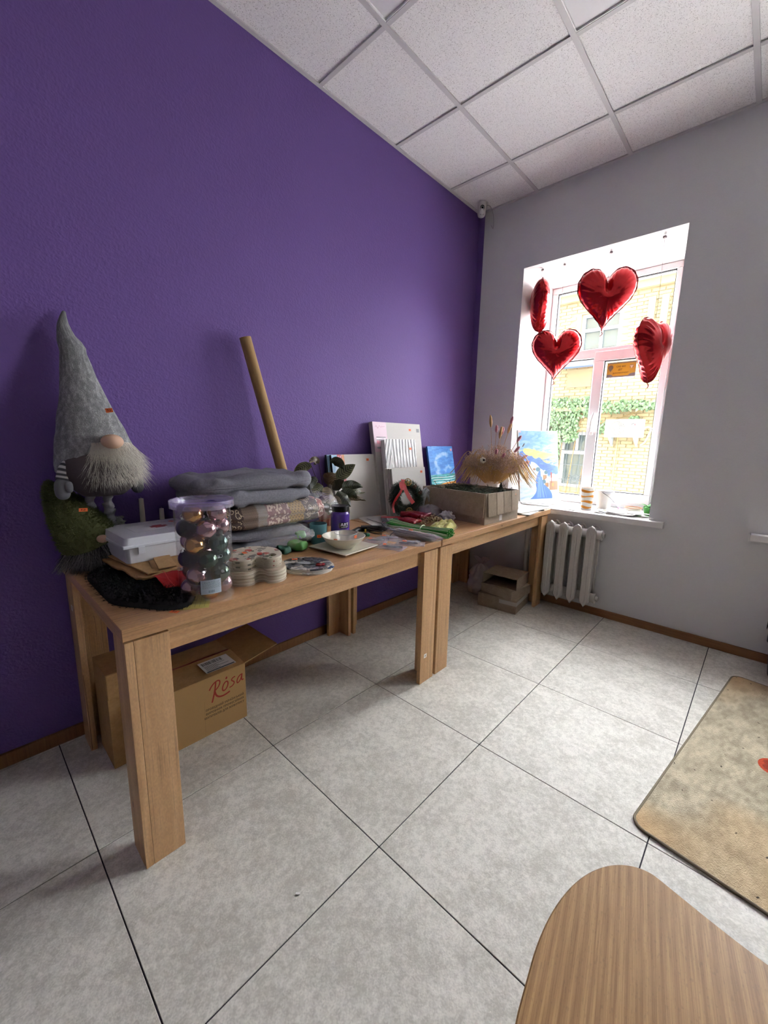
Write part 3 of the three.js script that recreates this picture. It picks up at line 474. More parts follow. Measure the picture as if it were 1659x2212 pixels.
{
  seed(1002);
  const g = thing('gnome_doll', 'short gnome doll with a fuzzy moss green hat slumped at the table corner', 'doll', [0.17, T, 2.865], 0);
  const body = []; for (let i = 0; i <= 10; i++) { const t = i / 10, r = 0.062 * Math.sin(Math.PI * (0.2 + 0.62 * t)) + 0.004; body.push({ p: [0.0, 0.11 * t, 0], rx: r, rz: r }); } body.unshift({ p: [0, 0, 0], rx: 0.001, rz: 0.001 });
  part(g, 'body', ringLoft(body, 24, 0.04), mat(0x1b191c, 0.95));
  const rings = []; const N = 22;
  for (let i = 0; i <= N; i++) { const t = i / N, r = 0.082 * Math.pow(1 - t, 0.62) * (1 + 0.12 * Math.sin(t * 3)) + 0.006; rings.push({ p: [0.0 - 0.13 * t, 0.105 + 0.24 * t - 0.03 * t * t, -0.008 + 0.085 * t], rx: r * 0.9, rz: r, sx: -0.2, sz: -0.35 * (1 - t * 0.5) }); }
  rings.push({ p: [-0.132, 0.318, 0.078], rx: 0.001, rz: 0.001 });
  const hat = ringLoft(rings, 36, 0.06), green = mat(new THREE.Color().setRGB(0.085, 0.098, 0.028), 0.95);
  part(g, 'hat', hat, green);
  const hp = hat.attributes.position, hn = hat.attributes.normal, list = [];
  for (let i = 0; i < 5200; i++) { const k = Math.floor(rnd() * (hp.count - 40)), k2 = k + (rnd() < 0.5 ? 1 : 37), t = rnd(), p = V().fromBufferAttribute(hp, k).lerp(V().fromBufferAttribute(hp, Math.min(k2, hp.count - 1)), t); if (p.distanceTo(V().fromBufferAttribute(hp, k)) > 0.03) continue; const n = V().fromBufferAttribute(hn, k); list.push({ p, d: n.clone().multiplyScalar(0.8).add(unitDir().multiplyScalar(0.7)), l: rr(0.005, 0.012), r: rr(0.0008, 0.0014), bend: unitDir().multiplyScalar(0.5) }); }
  stuff(part(g, 'hat_pile', fibres(list, 3, 2), mat(new THREE.Color().setRGB(0.125, 0.14, 0.042), 0.95)));
  part(g, 'nose', new THREE.SphereGeometry(1, 18, 12).scale(0.017, 0.016, 0.019).translate(0.06, 0.118, -0.035), M.skin);
  const bl = [], bd = []; for (let i = 0; i < 1500; i++) { const a = rr(-1.3, 1.6), r = 0.06, p = V(Math.cos(a) * r, 0.1 - rr(0, 0.03), -0.01 + Math.sin(a) * r); (rnd() < 0.55 ? bl : bd).push({ p, d: V(Math.cos(a) * 0.7, -0.7, Math.sin(a) * 0.7).add(unitDir().multiplyScalar(0.25)), l: rr(0.035, 0.075), r: rr(0.0008, 0.0014), bend: V(rr(-0.5, -0.1), -0.6, rr(-0.2, 0.3)) }); }
  const clampY = (g2) => warp(g2, (v) => { if (v.y < 0.002) v.y = 0.002; });
  part(g, 'beard', clampY(fibres(bl, 3, 3)), mat(0x8f8b86, 0.8)); part(g, 'hair', clampY(fibres(bd, 3, 3)), mat(0x2a272a, 0.85));
  tagOn(g, [0.058, 0.232, 0.012], [-0.45, 1.2, 0.0], 0.026, 0.013);
}
// ---------------------------------------------------------------- white candle holders and the little white fluffy cone
const M_ceramic = mat(0xb9b5ae, 0.45), M_wax = mat(0xcfc8b4, 0.5);
function candlestick(x, z, hc, label) {
  const o = thing('candlestick', label, 'candlestick', [x, T, z], 0, 'white candlesticks by the wall');
  part(o, 'holder', lathe([[0, 0], [0.046, 0], [0.046, 0.006], [0.04, 0.05], [0.028, 0.085], [0.011, 0.095], [0.009, 0.1], [0.011, 0.107], [0.019, 0.128], [0.0205, 0.13], [0.018, 0.13], [0.0125, 0.112], [0, 0.112]], 36), M_ceramic);
  part(o, 'candle', merge([cyl(0.0105, 0.0085, hc, 18, 0, 0.112, 0), cyl(0.001, 0.001, 0.006, 6, 0, 0.112 + hc, 0)]), M_wax);
}
candlestick(0.1, 2.655, 0.125, 'white ceramic candlestick with the taller candle');
candlestick(0.1, 2.58, 0.075, 'white ceramic candlestick with the shorter candle');
{
  seed(1003); const o = thing('fluffy_cone', 'small white fluffy cone lying behind the first aid box', 'decoration', [0.11, T, 2.735], 0);
  const rings = [...Array(10)].map((_, i) => { const t = i / 9; return { p: [0, 0.005 + 0.165 * t, -0.02 + 0.028 * t], rx: 0.034 * (1 - t * 0.75), rz: 0.036 * (1 - t * 0.72) }; });
  const c = ringLoft(rings, 20); const m = mat(0xb4b8b4, 0.95); part(o, 'core', c, m); const l = []; const p = c.attributes.position, n = c.attributes.normal;
  for (let i = 0; i < 1600; i++) { const k = Math.floor(rnd() * p.count); l.push({ p: V().fromBufferAttribute(p, k).add(unitDir().multiplyScalar(0.004)), d: V().fromBufferAttribute(n, k).add(unitDir().multiplyScalar(0.9)), l: rr(0.004, 0.009), r: 0.0012 }); }
  stuff(part(o, 'pile', warp(fibres(l, 3, 1), (v) => { v.y = Math.max(v.y, 0.002); }), m));
}
// ---------------------------------------------------------------- black fur throw, red cloth, kraft paper bags
{
  seed(1004); const o = thing('fur_throw', 'crumpled black fur throw under the first aid box', 'throw', [0.47, T, 2.77], 0);
  const R = (a) => 0.3 + 0.012 * Math.sin(a * 3 + 1) + 0.016 * Math.sin(a * 5 + 2);
  const f = (u, v) => { const a = u * Math.PI * 2, r = v; let x = Math.cos(a) * R(a) * r * 0.98, z = Math.sin(a) * R(a) * r * 0.5; const lim = 0.135; z = z > lim ? lim + (z - lim) * 0.1 : z; const e = Math.pow(1 - r * r, 0.45); return [x, 0.002 + e * (0.028 + 0.016 * fbm(x * 9, z * 9, 1)), z]; };
  const s = sheet(56, 16, f); const m = mat(0x060606, 0.95); part(o, 'fabric', s, m);
  const p = s.attributes.position, n = s.attributes.normal, l = []; for (let i = 0; i < 7000; i++) { const k = Math.floor(rnd() * p.count); const q = V().fromBufferAttribute(p, k); l.push({ p: q.add(V(rr(-0.006, 0.006), 0, rr(-0.006, 0.006))), d: V().fromBufferAttribute(n, k).multiplyScalar(q.y > 0.03 ? 0.3 : 0.8).add(unitDir().multiplyScalar(0.7)), l: rr(0.004, 0.011), r: 0.0009, bend: unitDir().multiplyScalar(0.6) }); }
  stuff(part(o, 'pile', warp(fibres(l, 3, 2), (v) => { v.y = Math.max(v.y, 0.0015); }), m));
}
{
  const o = thing('red_cloth', 'bright red felt cloth with a loose thread lying on the black fur', 'cloth', [0.6, T + 0.035, 2.69], 0);
  const f = (u, v) => { const x = (u - 0.5) * 0.22, z = (v - 0.5) * 0.2; const d = Math.hypot(u - 0.3, v - 0.5); return [x + 0.02 * fbm(u * 3, v * 3, 2), 0.012 - 0.085 * Math.pow(Math.max(0, u - 0.45), 1.6) * 1.9 + 0.016 * fbm(u * 4, v * 4, 7), z * (1 - 0.35 * u)]; };
  part(o, 'cloth', sheet(24, 24, f), mat(0x9a1010, 0.9, { side: THREE.DoubleSide }));
  part(o, 'thread', tube([[-0.05, 0.018, 0.05], [0.01, 0.03, 0.06], [0.045, 0.014, 0.06], [0.06, -0.005, 0.05]], 0.0009, 24, 5), mat(0xd84a42, 0.8));
}
{
  seed(1005);
  const bag = (pos, ry, w, d, label, s) => { const o = thing('paper_bag', label, 'paper bag', pos, ry, 'flat kraft paper bags');
    const g = warp(softBox(w, 0.012, d, 0.005, 36), (v) => { v.y += 0.012 * fbm(v.x * 14 + s, v.z * 14, s) + 0.004 * Math.sin(v.x * 40 + s); });
    part(o, 'bag', boxUV(g), M.kraft); part(o, 'fold', boxUV(warp(rbox(w * 0.96, 0.005, d * 0.25, 0.002, 2, 0, 0.0125, d * 0.3), (v) => { v.y += 0.008 * fbm(v.x * 14 + s, v.z * 14, s) + 0.004 * Math.sin(v.x * 40 + s); })), M.kraft); return o; };
  bag([0.39, T + 0.04, 2.69], 0.12, 0.33, 0.27, 'lower brown kraft paper bag jutting out under the first aid box', 1);
  bag([0.43, T + 0.054, 2.63], -0.2, 0.3, 0.22, 'upper crumpled brown kraft paper bag under the first aid box', 5);
}
// ---------------------------------------------------------------- first aid box
{
  const o = thing('first_aid_box', 'white plastic first aid box with a red cross on the lid', 'box', [0.285, T + 0.056, 2.675], 0.03);
  const w = 0.275, d = 0.28, hb = 0.06;
  const frus = (w0, d0, w1, d1, y0, y1, r) => { const g = new RoundedBoxGeometry(1, 1, 1, 4, 0.06); return warp(g, (v) => { const t = v.y + 0.5; v.x *= lerp(w0, w1, t); v.z *= lerp(d0, d1, t); v.y = lerp(y0, y1, t); }); };
  const pl = phys(0xc6c7cc, 0.35, { clearcoat: 0.2 });
  part(o, 'body', frus(w * 0.95, d * 0.95, w, d, 0, hb), pl);
  part(o, 'lid', merge([rbox(w + 0.014, 0.012, d + 0.014, 0.004, 2, 0, hb + 0.003, 0), frus(w + 0.008, d + 0.008, w - 0.012, d - 0.012, hb + 0.007, hb + 0.034)]), pl);
  for (const [x, z, ry] of [[w / 2 + 0.007, 0.09, 0], [w / 2 + 0.007, -0.09, 0]]) part(o, 'latch', rbox(0.004, 0.026, 0.022, 0.0012, 1, x, hb - 0.012, z), pl);
  const lt = canvasTex(256, 160, (g) => { g.fillStyle = '#d4d4d8'; g.fillRect(0, 0, 256, 160); g.fillStyle = '#9d1f2c'; g.fillRect(106, 46, 44, 68); g.fillRect(90, 64, 76, 34); g.strokeStyle = '#bfbfc4'; g.strokeRect(2, 2, 252, 156); }, { clamp: true });
  const lab = part(o, 'label', new THREE.BoxGeometry(0.2, 0.0006, 0.12), mat(0xffffff, 0.35, { map: lt }), 'white label with a red cross'); lab.position.set(0.0, hb + 0.0346, -0.02); lab.rotation.y = Math.PI / 2;
  tagOn(o, [-0.06, hb + 0.0352, -0.09], [-Math.PI / 2, 0.6, 0], 0.02, 0.012);
}
// ---------------------------------------------------------------- clear tube of baubles, note under it
{
  const X = 0.728, Z = 2.667, h = 0.3, R = 0.081;
  const o = thing('bauble_tube', 'tall clear plastic tube with a rimmed lid holding glass baubles', 'container', [X, T + 0.0012, Z], 0);
  const ring = (r, y0, y1, th) => lathe([[r - th, y0], [r, y0], [r, y1], [r - th, y1], [r - th, y0]], 48);
  part(o, 'wall', new THREE.CylinderGeometry(R, R, h, 56, 1, true).translate(0, h / 2, 0), M.clear);
  part(o, 'base', merge([new THREE.CircleGeometry(R, 48).rotateX(-Math.PI / 2).translate(0, 0.001, 0), new THREE.CylinderGeometry(R + 0.001, R + 0.001, 0.012, 48, 1, true).translate(0, 0.006, 0)]), M.clear);
  part(o, 'lid', merge([new THREE.CircleGeometry(R + 0.004, 48).rotateX(-Math.PI / 2).translate(0, h - 0.004, 0), new THREE.CylinderGeometry(R + 0.003, R + 0.003, 0.022, 56, 1, true).translate(0, h - 0.005, 0), new THREE.TorusGeometry(R + 0.009, 0.0022, 8, 60).rotateX(Math.PI / 2).translate(0, h + 0.006, 0), lathe([[R + 0.003, h - 0.016], [R + 0.011, h - 0.014], [R + 0.011, h + 0.006]], 56)]), phys(0xe9e4f2, 0.06, { transmission: 0.85, thickness: 0, ior: 1.5, side: THREE.DoubleSide }));
  const lt = canvasTex(256, 192, (g) => { g.fillStyle = '#aebbc4'; g.fillRect(0, 0, 256, 192); g.fillStyle = '#5a6a76'; seed(9); for (let k = 0; k < 7; k++) { let x = 20; while (x < 230) { const l = rr(8, 30); g.fillRect(x, 24 + k * 14, l, 4); x += l + 7; } } for (let k = 0; k < 16; k++) g.fillRect(92 + k * 5, 140, rr(1, 4), 34); }, { clamp: true });
  const lg = new THREE.CylinderGeometry(R + 0.0008, R + 0.0008, 0.044, 16, 1, true, -0.32, 0.72).translate(0, 0.052, 0); part(o, 'label', lg, mat(0xffffff, 0.5, { map: lt, side: THREE.DoubleSide }), 'pale blue paper label with print and a bar code').rotation.y = 1.28;
  // baubles
  const col = { gold: 0xb98a4e, rose: 0xb58f96, green: 0x44605a, dark: 0x2c2f2e, bronze: 0x7a5238, pine: 0x37503f };
  const mats = {}; for (const k in col) mats[k] = phys(col[k], k === 'dark' ? 0.12 : 0.16, { metalness: 0.85, clearcoat: 0.8, clearcoatRoughness: 0.06 });
  const r = 0.0295, sg = new THREE.SphereGeometry(r, 28, 20), cap = cyl(0.005, 0.0045, 0.007, 12), loop = new THREE.TorusGeometry(0.005, 0.0007, 6, 14);
  const rows = [['gold', 'rose', 'dark', 'rose'], ['rose', 'pine', 'green', 'bronze'], ['pine', 'green', 'rose', 'dark'], ['gold', 'green', 'bronze', 'rose'], ['rose', 'rose', 'green', 'dark'], ['gold', 'rose', 'green']];
  const rowName = ['lowest', 'second lowest', 'third', 'fourth', 'fifth', 'topmost']; const face = 0.7;
  const word = { gold: 'golden', rose: 'rose pink', green: 'grey green', dark: 'nearly black', bronze: 'bronze', pine: 'pine green' };
  const side = ['facing the camera', 'on the right', 'at the back', 'on the left'];
  seed(12);
  rows.forEach((row, k) => row.forEach((c, j) => {
    const a = face - (j * Math.PI / 2) + (k % 2 ? Math.PI / 4 - 0.15 : -0.1), rad = 0.0485;
    const b = thing('bauble', `shiny ${word[c]} bauble ${side[j]} in the ${rowName[k]} layer of the tube`, 'bauble', [X + Math.sin(Math.PI / 2 - a + 0.35) * rad, T + 0.033 + k * 0.0475, Z + Math.cos(Math.PI / 2 - a + 0.35) * rad], 0, 'glass baubles in the clear tube');
    part(b, 'ball', sg, mats[c]); const cp = partGroup(b, 'cap'); part(cp, 'collar', cap, M.metal).position.y = r - 0.002; part(cp, 'loop', loop, M.metal).position.y = r + 0.008; b.rotation.set(rr(-2, 2), rr(0, 6), rr(-2, 2));
  }));
  // yellow note and a torn orange tag
  const nt = canvasTex(128, 96, (g) => { g.fillStyle = '#b9ac5c'; g.fillRect(0, 0, 128, 96); g.fillStyle = 'rgba(110,100,40,.35)'; for (let k = 0; k < 5; k++) g.fillRect(10, 14 + k * 15, 108, 2); }, { clamp: true });
  const n = single('paper_note', new THREE.BoxGeometry(0.115, 0.001, 0.085), mat(0xffffff, 0.8, { map: nt }), 'yellow paper note under the clear bauble tube', 'note'); n.position.set(0.757, T + 0.0006, 2.717); n.rotation.y = -0.5;
  const tg = single('price_tag', tagGeo(0.026, 0.014).rotateX(-Math.PI / 2), M.tag, 'torn orange price sticker stuck to the table beside the yellow note', 'price tag'); tg.position.set(0.79, T + 0.0004, 2.79); tg.rotation.y = 0.6;
}
// ---------------------------------------------------------------- stack of kidney-shaped wooden palettes
const paintBlots = (base, cols, s, n, big) => canvasTex(256, 256, (g) => { seed(s); g.fillStyle = base; g.fillRect(0, 0, 256, 256); for (let i = 0; i < n; i++) { g.fillStyle = pick(cols); g.globalAlpha = rr(0.5, 1); g.beginPath(); const x = rr(10, 246), y = rr(10, 246), r = rr(3, big); for (let k = 0; k < 9; k++) { const a = k / 9 * 6.283, q = r * rr(0.5, 1.2); g.lineTo(x + Math.cos(a) * q, y + Math.sin(a) * q * 0.8); } g.fill(); } g.globalAlpha = 1; }, { clamp: true });
const planUV = (geo) => { geo.computeBoundingBox(); const b = geo.boundingBox, p = geo.attributes.position, uv = new Float32Array(p.count * 2); for (let i = 0; i < p.count; i++) { uv[i * 2] = (p.getX(i) - b.min.x) / (b.max.x - b.min.x); uv[i * 2 + 1] = (p.getZ(i) - b.min.z) / (b.max.z - b.min.z); } geo.setAttribute('uv', new THREE.BufferAttribute(uv, 2)); return geo; };
{
  const outline = (s) => { const sh = new THREE.Shape(); sh.moveTo(0.1 * s, -0.012 * s); sh.bezierCurveTo(0.068 * s, 0.0, 0.07 * s, 0.028 * s, 0.1 * s, 0.034 * s); sh.bezierCurveTo(0.125 * s, 0.05 * s, 0.11 * s, 0.108 * s, 0.05 * s, 0.112 * s); sh.bezierCurveTo(-0.04 * s, 0.118 * s, -0.1 * s, 0.07 * s, -0.1 * s, 0); sh.bezierCurveTo(-0.1 * s, -0.075 * s, -0.03 * s, -0.11 * s, 0.05 * s, -0.105 * s); sh.bezierCurveTo(0.11 * s, -0.1 * s, 0.125 * s, -0.04 * s, 0.1 * s, -0.012 * s); const h = new THREE.Path(); h.absellipse(0.062 * s, 0.072 * s, 0.022 * s, 0.016 * s, 0, Math.PI * 2, true); sh.holes.push(h); return sh; };
  const mk = (s) => planUV(extrude(outline(s), 0.0048, { cs: 14 }).rotateX(-Math.PI / 2));
  const gBig = mk(0.93), gSmall = mk(0.86);
  const wood = [0xcfc6b2, 0xc2b8a2, 0xd6cebd, 0xb9ab95].map((c) => mat(c, 0.75)), stained = [1, 2, 3].map((k) => mat(0xffffff, 0.7, { map: paintBlots('#b9ae9a', ['#5c4b48', '#7b8a4a', '#8c3f3a', '#dcd6c8', '#6b6458'], 300 + k, 70, 16) }));
  const top = mat(0xffffff, 0.55, { map: paintBlots('#c4bba8', ['#3b3a38', '#2d2c2c', '#57514b', '#a9342c', '#d8d2c4', '#3c4a2f', '#6a655c', '#8b8378'], 310, 70, 26) });
  const ord = ['top', 'second', 'third', 'fourth', 'fifth', 'sixth', 'seventh', 'eighth', 'ninth', 'tenth', 'eleventh', 'twelfth', 'thirteenth', 'fourteenth', 'fifteenth', 'bottom'];
  seed(44); const n = 16;
  for (let k = 0; k < n; k++) {
    const i = n - 1 - k, small = k < 7, m = k === 0 ? top : small ? stained[k % 3] : wood[k % 4];
    const o = thing('paint_palette', `${k === 0 ? 'top kidney-shaped palette, smeared with dark and red paint, of the stack' : k === n - 1 ? 'bottom palette of the kidney-shaped stack, clean pale edge' : `${ord[k]} palette from the top in the kidney-shaped stack`}`, 'palette', [0.665 + (small ? -0.012 : 0) + rr(-0.002, 0.002), T + i * 0.0054, 2.465 + rr(-0.002, 0.002)], -0.42 + rr(-0.02, 0.02), 'stacked kidney-shaped palettes');
    part(o, 'board', small ? gSmall : gBig, m);
    if (k === 0) { tagOn(o, [0.0, 0.0054, 0.03], [-Math.PI / 2, 0.3, 0], 0.024, 0.014); part(o, 'paint_blob', pillow(0.03, 0.006, 0.02, 0.8, 12).translate(0.03, 0.006, -0.02), mat(0xa52a22, 0.35)); }
  }
}
// ---------------------------------------------------------------- round palettes, plastered with paint
{
  const ring = new THREE.Shape(); ring.absellipse(0, 0, 0.098, 0.085, 0, Math.PI * 2); const h = new THREE.Path(); h.absellipse(-0.045, 0.048, 0.02, 0.013, 0, Math.PI * 2, true); ring.holes.push(h);
  const g = planUV(extrude(ring, 0.0055, { cs: 40 }).rotateX(-Math.PI / 2)), edge = mat(0xd2cabb, 0.7);
  const dk = paintBlots('#c9c2b4', ['#24272d', '#30343b', '#1b1d22', '#4a4e55', '#8f9196', '#b8b6b2', '#3d2d2c', '#272a30', '#2b2e34'], 321, 240, 30);
  const words2 = ['bottom round palette, mostly hidden by the two above', 'middle round palette with blue and white paint on its rim', 'top round palette thickly smeared with dark grey paint'];
  for (let k = 0; k < 3; k++) {
    const o = thing('round_palette', words2[k], 'palette', [0.722 + (k === 2 ? -0.004 : 0.004), T + k * 0.0068, 2.275 + (k === 1 ? -0.006 : 0)], 0.5 + k * 0.06, 'round palettes');
    part(o, 'board', g, k === 2 ? mat(0xffffff, 0.5, { map: dk }) : edge);
    seed(60 + k); const bl = []; for (let i = 0; i < (k === 2 ? 26 : 12); i++) { const a = rr(0, 6.28), r = k === 2 ? rr(0.0, 0.075) : rr(0.088, 0.094); bl.push(pillow(rr(0.012, 0.035), rr(0.002, 0.006), rr(0.01, 0.025), 0.8, 8).rotateY(rr(0, 3)).translate(Math.cos(a) * r, 0.0062, Math.sin(a) * r * 0.86)); }
    part(o, 'dried_paint', merge(bl), k === 2 ? mat(0x2b2e35, 0.4) : mat(k ? 0x3f5f86 : 0xb9b6b0, 0.5));
    if (k === 2) { part(o, 'red_paint', merge([pillow(0.024, 0.012, 0.018, 0.8, 12).translate(0.055, 0.008, 0.02), pillow(0.016, 0.01, 0.02, 0.8, 10).translate(0.07, 0.008, 0.012)]), mat(0x9e1220, 0.25)); part(o, 'white_paint', pillow(0.06, 0.005, 0.03, 0.8, 14).translate(-0.01, 0.0085, 0.01), mat(0x9a9ca0, 0.5)); tagOn(o, [-0.062, 0.0058, -0.04], [-Math.PI / 2, 0.4, 0]); }
  }
}
// ---------------------------------------------------------------- cushions, quilt and the tube behind them
const linen = dataTex(512, 512, (u, v) => { const w = 0.5 + 0.5 * Math.sin(u * 512 * 1.6), h = 0.5 + 0.5 * Math.sin(v * 512 * 1.6); return mix3(hex(0x63636a), hex(0x85858b), 0.25 * w + 0.25 * h + 0.5 * n64(u, v)); }, { size: [0.25, 0.25] });
M.linen = mat(0xffffff, 0.9, { map: linen });
function cushion(y, x, z, w, h, d, ry, tilt, s, label, m = M.linen) {
  const o = thing('seat_cushion', label, 'cushion', [x, y, z], ry, 'grey linen seat cushions');
  const g = weld(pillow(w, h, d, 0.32, 96));
  warp(g, (v) => {
    const ex = Math.abs(v.x) / (w / 2), ez = Math.abs(v.z) / (d / 2), e = Math.max(ex, ez); const tuft = [[-0.25, -0.25], [0.25, -0.25], [-0.25, 0.25], [0.25, 0.25], [0, 0]].reduce((a, [tx, tz]) => a + Math.exp(-(((v.x / w - tx) ** 2) + ((v.z / d - tz) ** 2)) * 60), 0);
    const edgeFold = 0.12 * Math.sin(v.z / d * 26 + s) * sstep(ex, 0.6, 1) + 0.12 * Math.sin(v.x / w * 24 + s) * sstep(ez, 0.6, 1);
    v.y *= (1.2 - 0.1 * e * e - 0.45 * tuft) * (1 + edgeFold * 2.2) * (1 + 0.6 * fbm(v.x * 11, v.z * 11, s)); v.x *= 1 + 0.03 * fbm(v.z * 9, s, 2); v.z *= 1 + 0.02 * fbm(v.x * 9, s, 4);
    v.y += tilt * v.z + 0.014 * fbm(v.x * 6 + s, v.z * 6, 8) * 1.2;
  });
  part(o, 'pad', boxUV(g), m);
  const seam = []; for (let i = 0; i <= 64; i++) { const a = i / 64 * Math.PI * 2, c = Math.cos(a), q = Math.sin(a), k = 1 / Math.pow(Math.pow(Math.abs(c), 6) + Math.pow(Math.abs(q), 6), 1 / 6); const x2 = c * k * w / 2 * 0.995, z2 = q * k * d / 2 * 0.995; seam.push(V(x2, tilt * z2 + 0.014 * fbm(x2 * 6 + s, z2 * 6, 8) * 1.2, z2)); }
  part(o, 'piping', boxUV(tube(seam, 0.0028, 128, 5, true)), m);
  return o;
}
{
  const X = 0.25, Z = 2.265;
  cushion(T + 0.03, X + 0.02, Z - 0.02, 0.4, 0.06, 0.5, 0.05, 0, 1, 'bottom grey linen cushion of the pile, flat on the table', M.linen);
  cushion(T + 0.078, X, Z - 0.01, 0.39, 0.052, 0.49, -0.04, 0, 3, 'grey linen cushion second from the bottom, under the quilt', M.linen);
  const c3 = cushion(T + 0.246, X + 0.01, Z + 0.01, 0.4, 0.066, 0.5, 0.06, 0.01, 7, 'grey linen cushion lying directly on the patterned quilt');
  const c4 = cushion(T + 0.302, X + 0.0, Z + 0.015, 0.4, 0.07, 0.55, -0.05, -0.03, 12, 'topmost grey linen cushion of the pile');
  part(c3, 'tie', merge([tube([[0.16, 0, -0.22], [0.17, -0.01, -0.26], [0.165, -0.06, -0.275], [0.15, -0.1, -0.28]], 0.0016, 24, 5), tube([[0.16, 0, -0.22], [0.19, -0.005, -0.24], [0.2, -0.05, -0.24], [0.2, -0.09, -0.25]], 0.0016, 24, 5)]), M.linen);
  part(c4, 'tie', merge([tube([[0.1, 0.0, -0.26], [0.1, 0.0, -0.285], [0.1, -0.06, -0.3], [0.11, -0.11, -0.31], [0.1, -0.12, -0.27]], 0.0018, 24, 5), tube([[0.1, 0.005, -0.26], [0.1, 0.012, -0.282], [0.1, 0.0, -0.292], [0.1, -0.05, -0.27], [0.12, -0.085, -0.24]], 0.0018, 24, 5)]), M.linen);
  // quilt: folded patchwork with printed florals
  const qt = canvasTex(1024, 512, (g) => {
    seed(71); const patch = (x, w, bg, fg, kind) => { g.save(); g.beginPath(); g.rect(x, 0, w, 512); g.clip(); g.fillStyle = bg; g.fillRect(x, 0, w, 512); g.strokeStyle = g.fillStyle = fg; 
      if (kind === 'scroll') for (let i = 0; i < 130; i++) { const px = x + rr(0, w), py = rr(0, 512), r = rr(8, 18); g.lineWidth = rr(2, 5); g.beginPath(); g.arc(px, py, r, rr(0, 6), rr(2, 7)); g.stroke(); g.beginPath(); g.ellipse(px + r, py, 7, 3.4, rr(0, 3), 0, 6.3); g.fill(); }
      if (kind === 'net') { g.lineWidth = 2.4; for (let py = 0; py < 512; py += 15) for (let px = x; px < x + w; px += 13) { g.beginPath(); g.ellipse(px + (py / 15 % 2) * 6, py, 4, 5.5, 0, 0, 6.3); g.stroke(); } }
      if (kind === 'flower') for (let i = 0; i < 220; i++) { const px = x + rr(0, w), py = rr(0, 512); for (let k = 0; k < 5; k++) { g.beginPath(); g.arc(px + Math.cos(k * 1.257) * 5, py + Math.sin(k * 1.257) * 5, 3.6, 0, 6.3); g.fill(); } }
      if (kind === 'check') { for (let py = 0; py < 512; py += 14) for (let px = x; px < x + w; px += 14) if ((px / 14 + py / 14 | 0) % 2) g.fillRect(px, py, 8, 8); } g.restore(); };
    patch(0, 200, '#4d3d38', '#c5b294', 'scroll'); patch(200, 190, '#8d7a6a', '#4a3d38', 'net'); patch(390, 200, '#7d4a48', '#d9b9a4', 'flower'); patch(590, 130, '#a3813f', '#584228', 'check'); patch(720, 150, '#5b4a42', '#cbb79b', 'scroll'); patch(870, 154, '#9a5148', '#e2cdb6', 'flower');
  });
  M.quilt = mat(0xffffff, 0.92, { map: qt });
  const o = thing('quilt', 'folded patchwork quilt with floral prints between the grey cushions', 'quilt', [X + 0.01, T + 0.103, Z - 0.05], 0);
  const folds = []; for (let i = 0; i <= 40; i++) { const a = i / 40 * Math.PI * 2; folds.push(a); }
  const body = sheet(64, 40, (u, v) => { const a = u * Math.PI * 2, zz = (v - 0.5), end = Math.pow(Math.max(0, 1 - Math.pow(Math.abs(zz) * 2, 8)), 0.3); const lay = 1 + 0.035 * Math.sin(a * 9) * (0.5 + 0.5 * Math.cos(a)); const rx = 0.2 * (0.75 + 0.25 * end) * lay, ry = 0.06 * (0.45 + 0.55 * end) * (1 + 0.12 * fbm(zz * 7, 2)); const c = Math.cos(a), s = Math.sin(a), k = 1 / Math.pow(Math.pow(Math.abs(c), 3.4) + Math.pow(Math.abs(s), 3.4), 1 / 3.4); return [c * k * rx * end, 0.06 + s * k * ry * end, zz * 0.58 + 0.012 * fbm(a, zz * 3, 3)]; });
  { const uv = body.attributes.uv; for (let i = 0; i < uv.count; i++) uv.setXY(i, 1 - uv.getY(i), uv.getX(i) * 1.2); }
  part(o, 'fabric', body, M.quilt);
  part(o, 'tassel', merge([...Array(16)].map((_, i) => tube([[0.18, 0.09, 0.24], [0.19 + 0.004 * Math.cos(i), 0.07, 0.247 + 0.004 * Math.sin(i * 2)], [0.192 + 0.009 * Math.cos(i), 0.045, 0.25 + 0.009 * Math.sin(i * 2)]], 0.0014, 8, 4))), mat(0xb8553a, 0.9));
  // clear bag pulled round the quilt
  seed(72); const bagG = sheet(48, 24, (u, v) => { const a = -0.9 + u * 2.6, zz = lerp(-0.31, 0.12, v), k = 1 / Math.pow(Math.pow(Math.abs(Math.cos(a)), 3.4) + Math.pow(Math.abs(Math.sin(a)), 3.4), 1 / 3.4), w = 0.012 * fbm(a * 6, zz * 30, 5); return [Math.cos(a) * k * (0.213 + w), 0.06 + Math.sin(a) * k * (0.068 + w), zz]; });
  const bg = single('plastic_bag', bagG.translate(X + 0.01, T + 0.103, Z - 0.05), M.film, 'crinkled clear plastic bag wrapped round the patterned quilt', 'plastic bag');
  // clear bottle shape between tube and quilt is the rim of another bag: a loop of film at the left end
  const cardT = single('paper_label', boxUV(box(0.045, 0.0008, 0.03)), mat(0x3f86b8, 0.6), 'small bright blue paper label beside the palettes', 'label'); cardT.position.set(0.49, T + 0.09, 2.43); cardT.rotation.set(0.5, -0.3, 0.45); cardT.geometry = warp(new THREE.BoxGeometry(0.045, 0.0008, 0.03, 8, 1, 1), (v) => { v.y += 6 * v.x * v.x; });
  cardT.position.set(0.455, T + 0.03, 2.39); cardT.rotation.set(0.3, -0.3, 0.5);
}
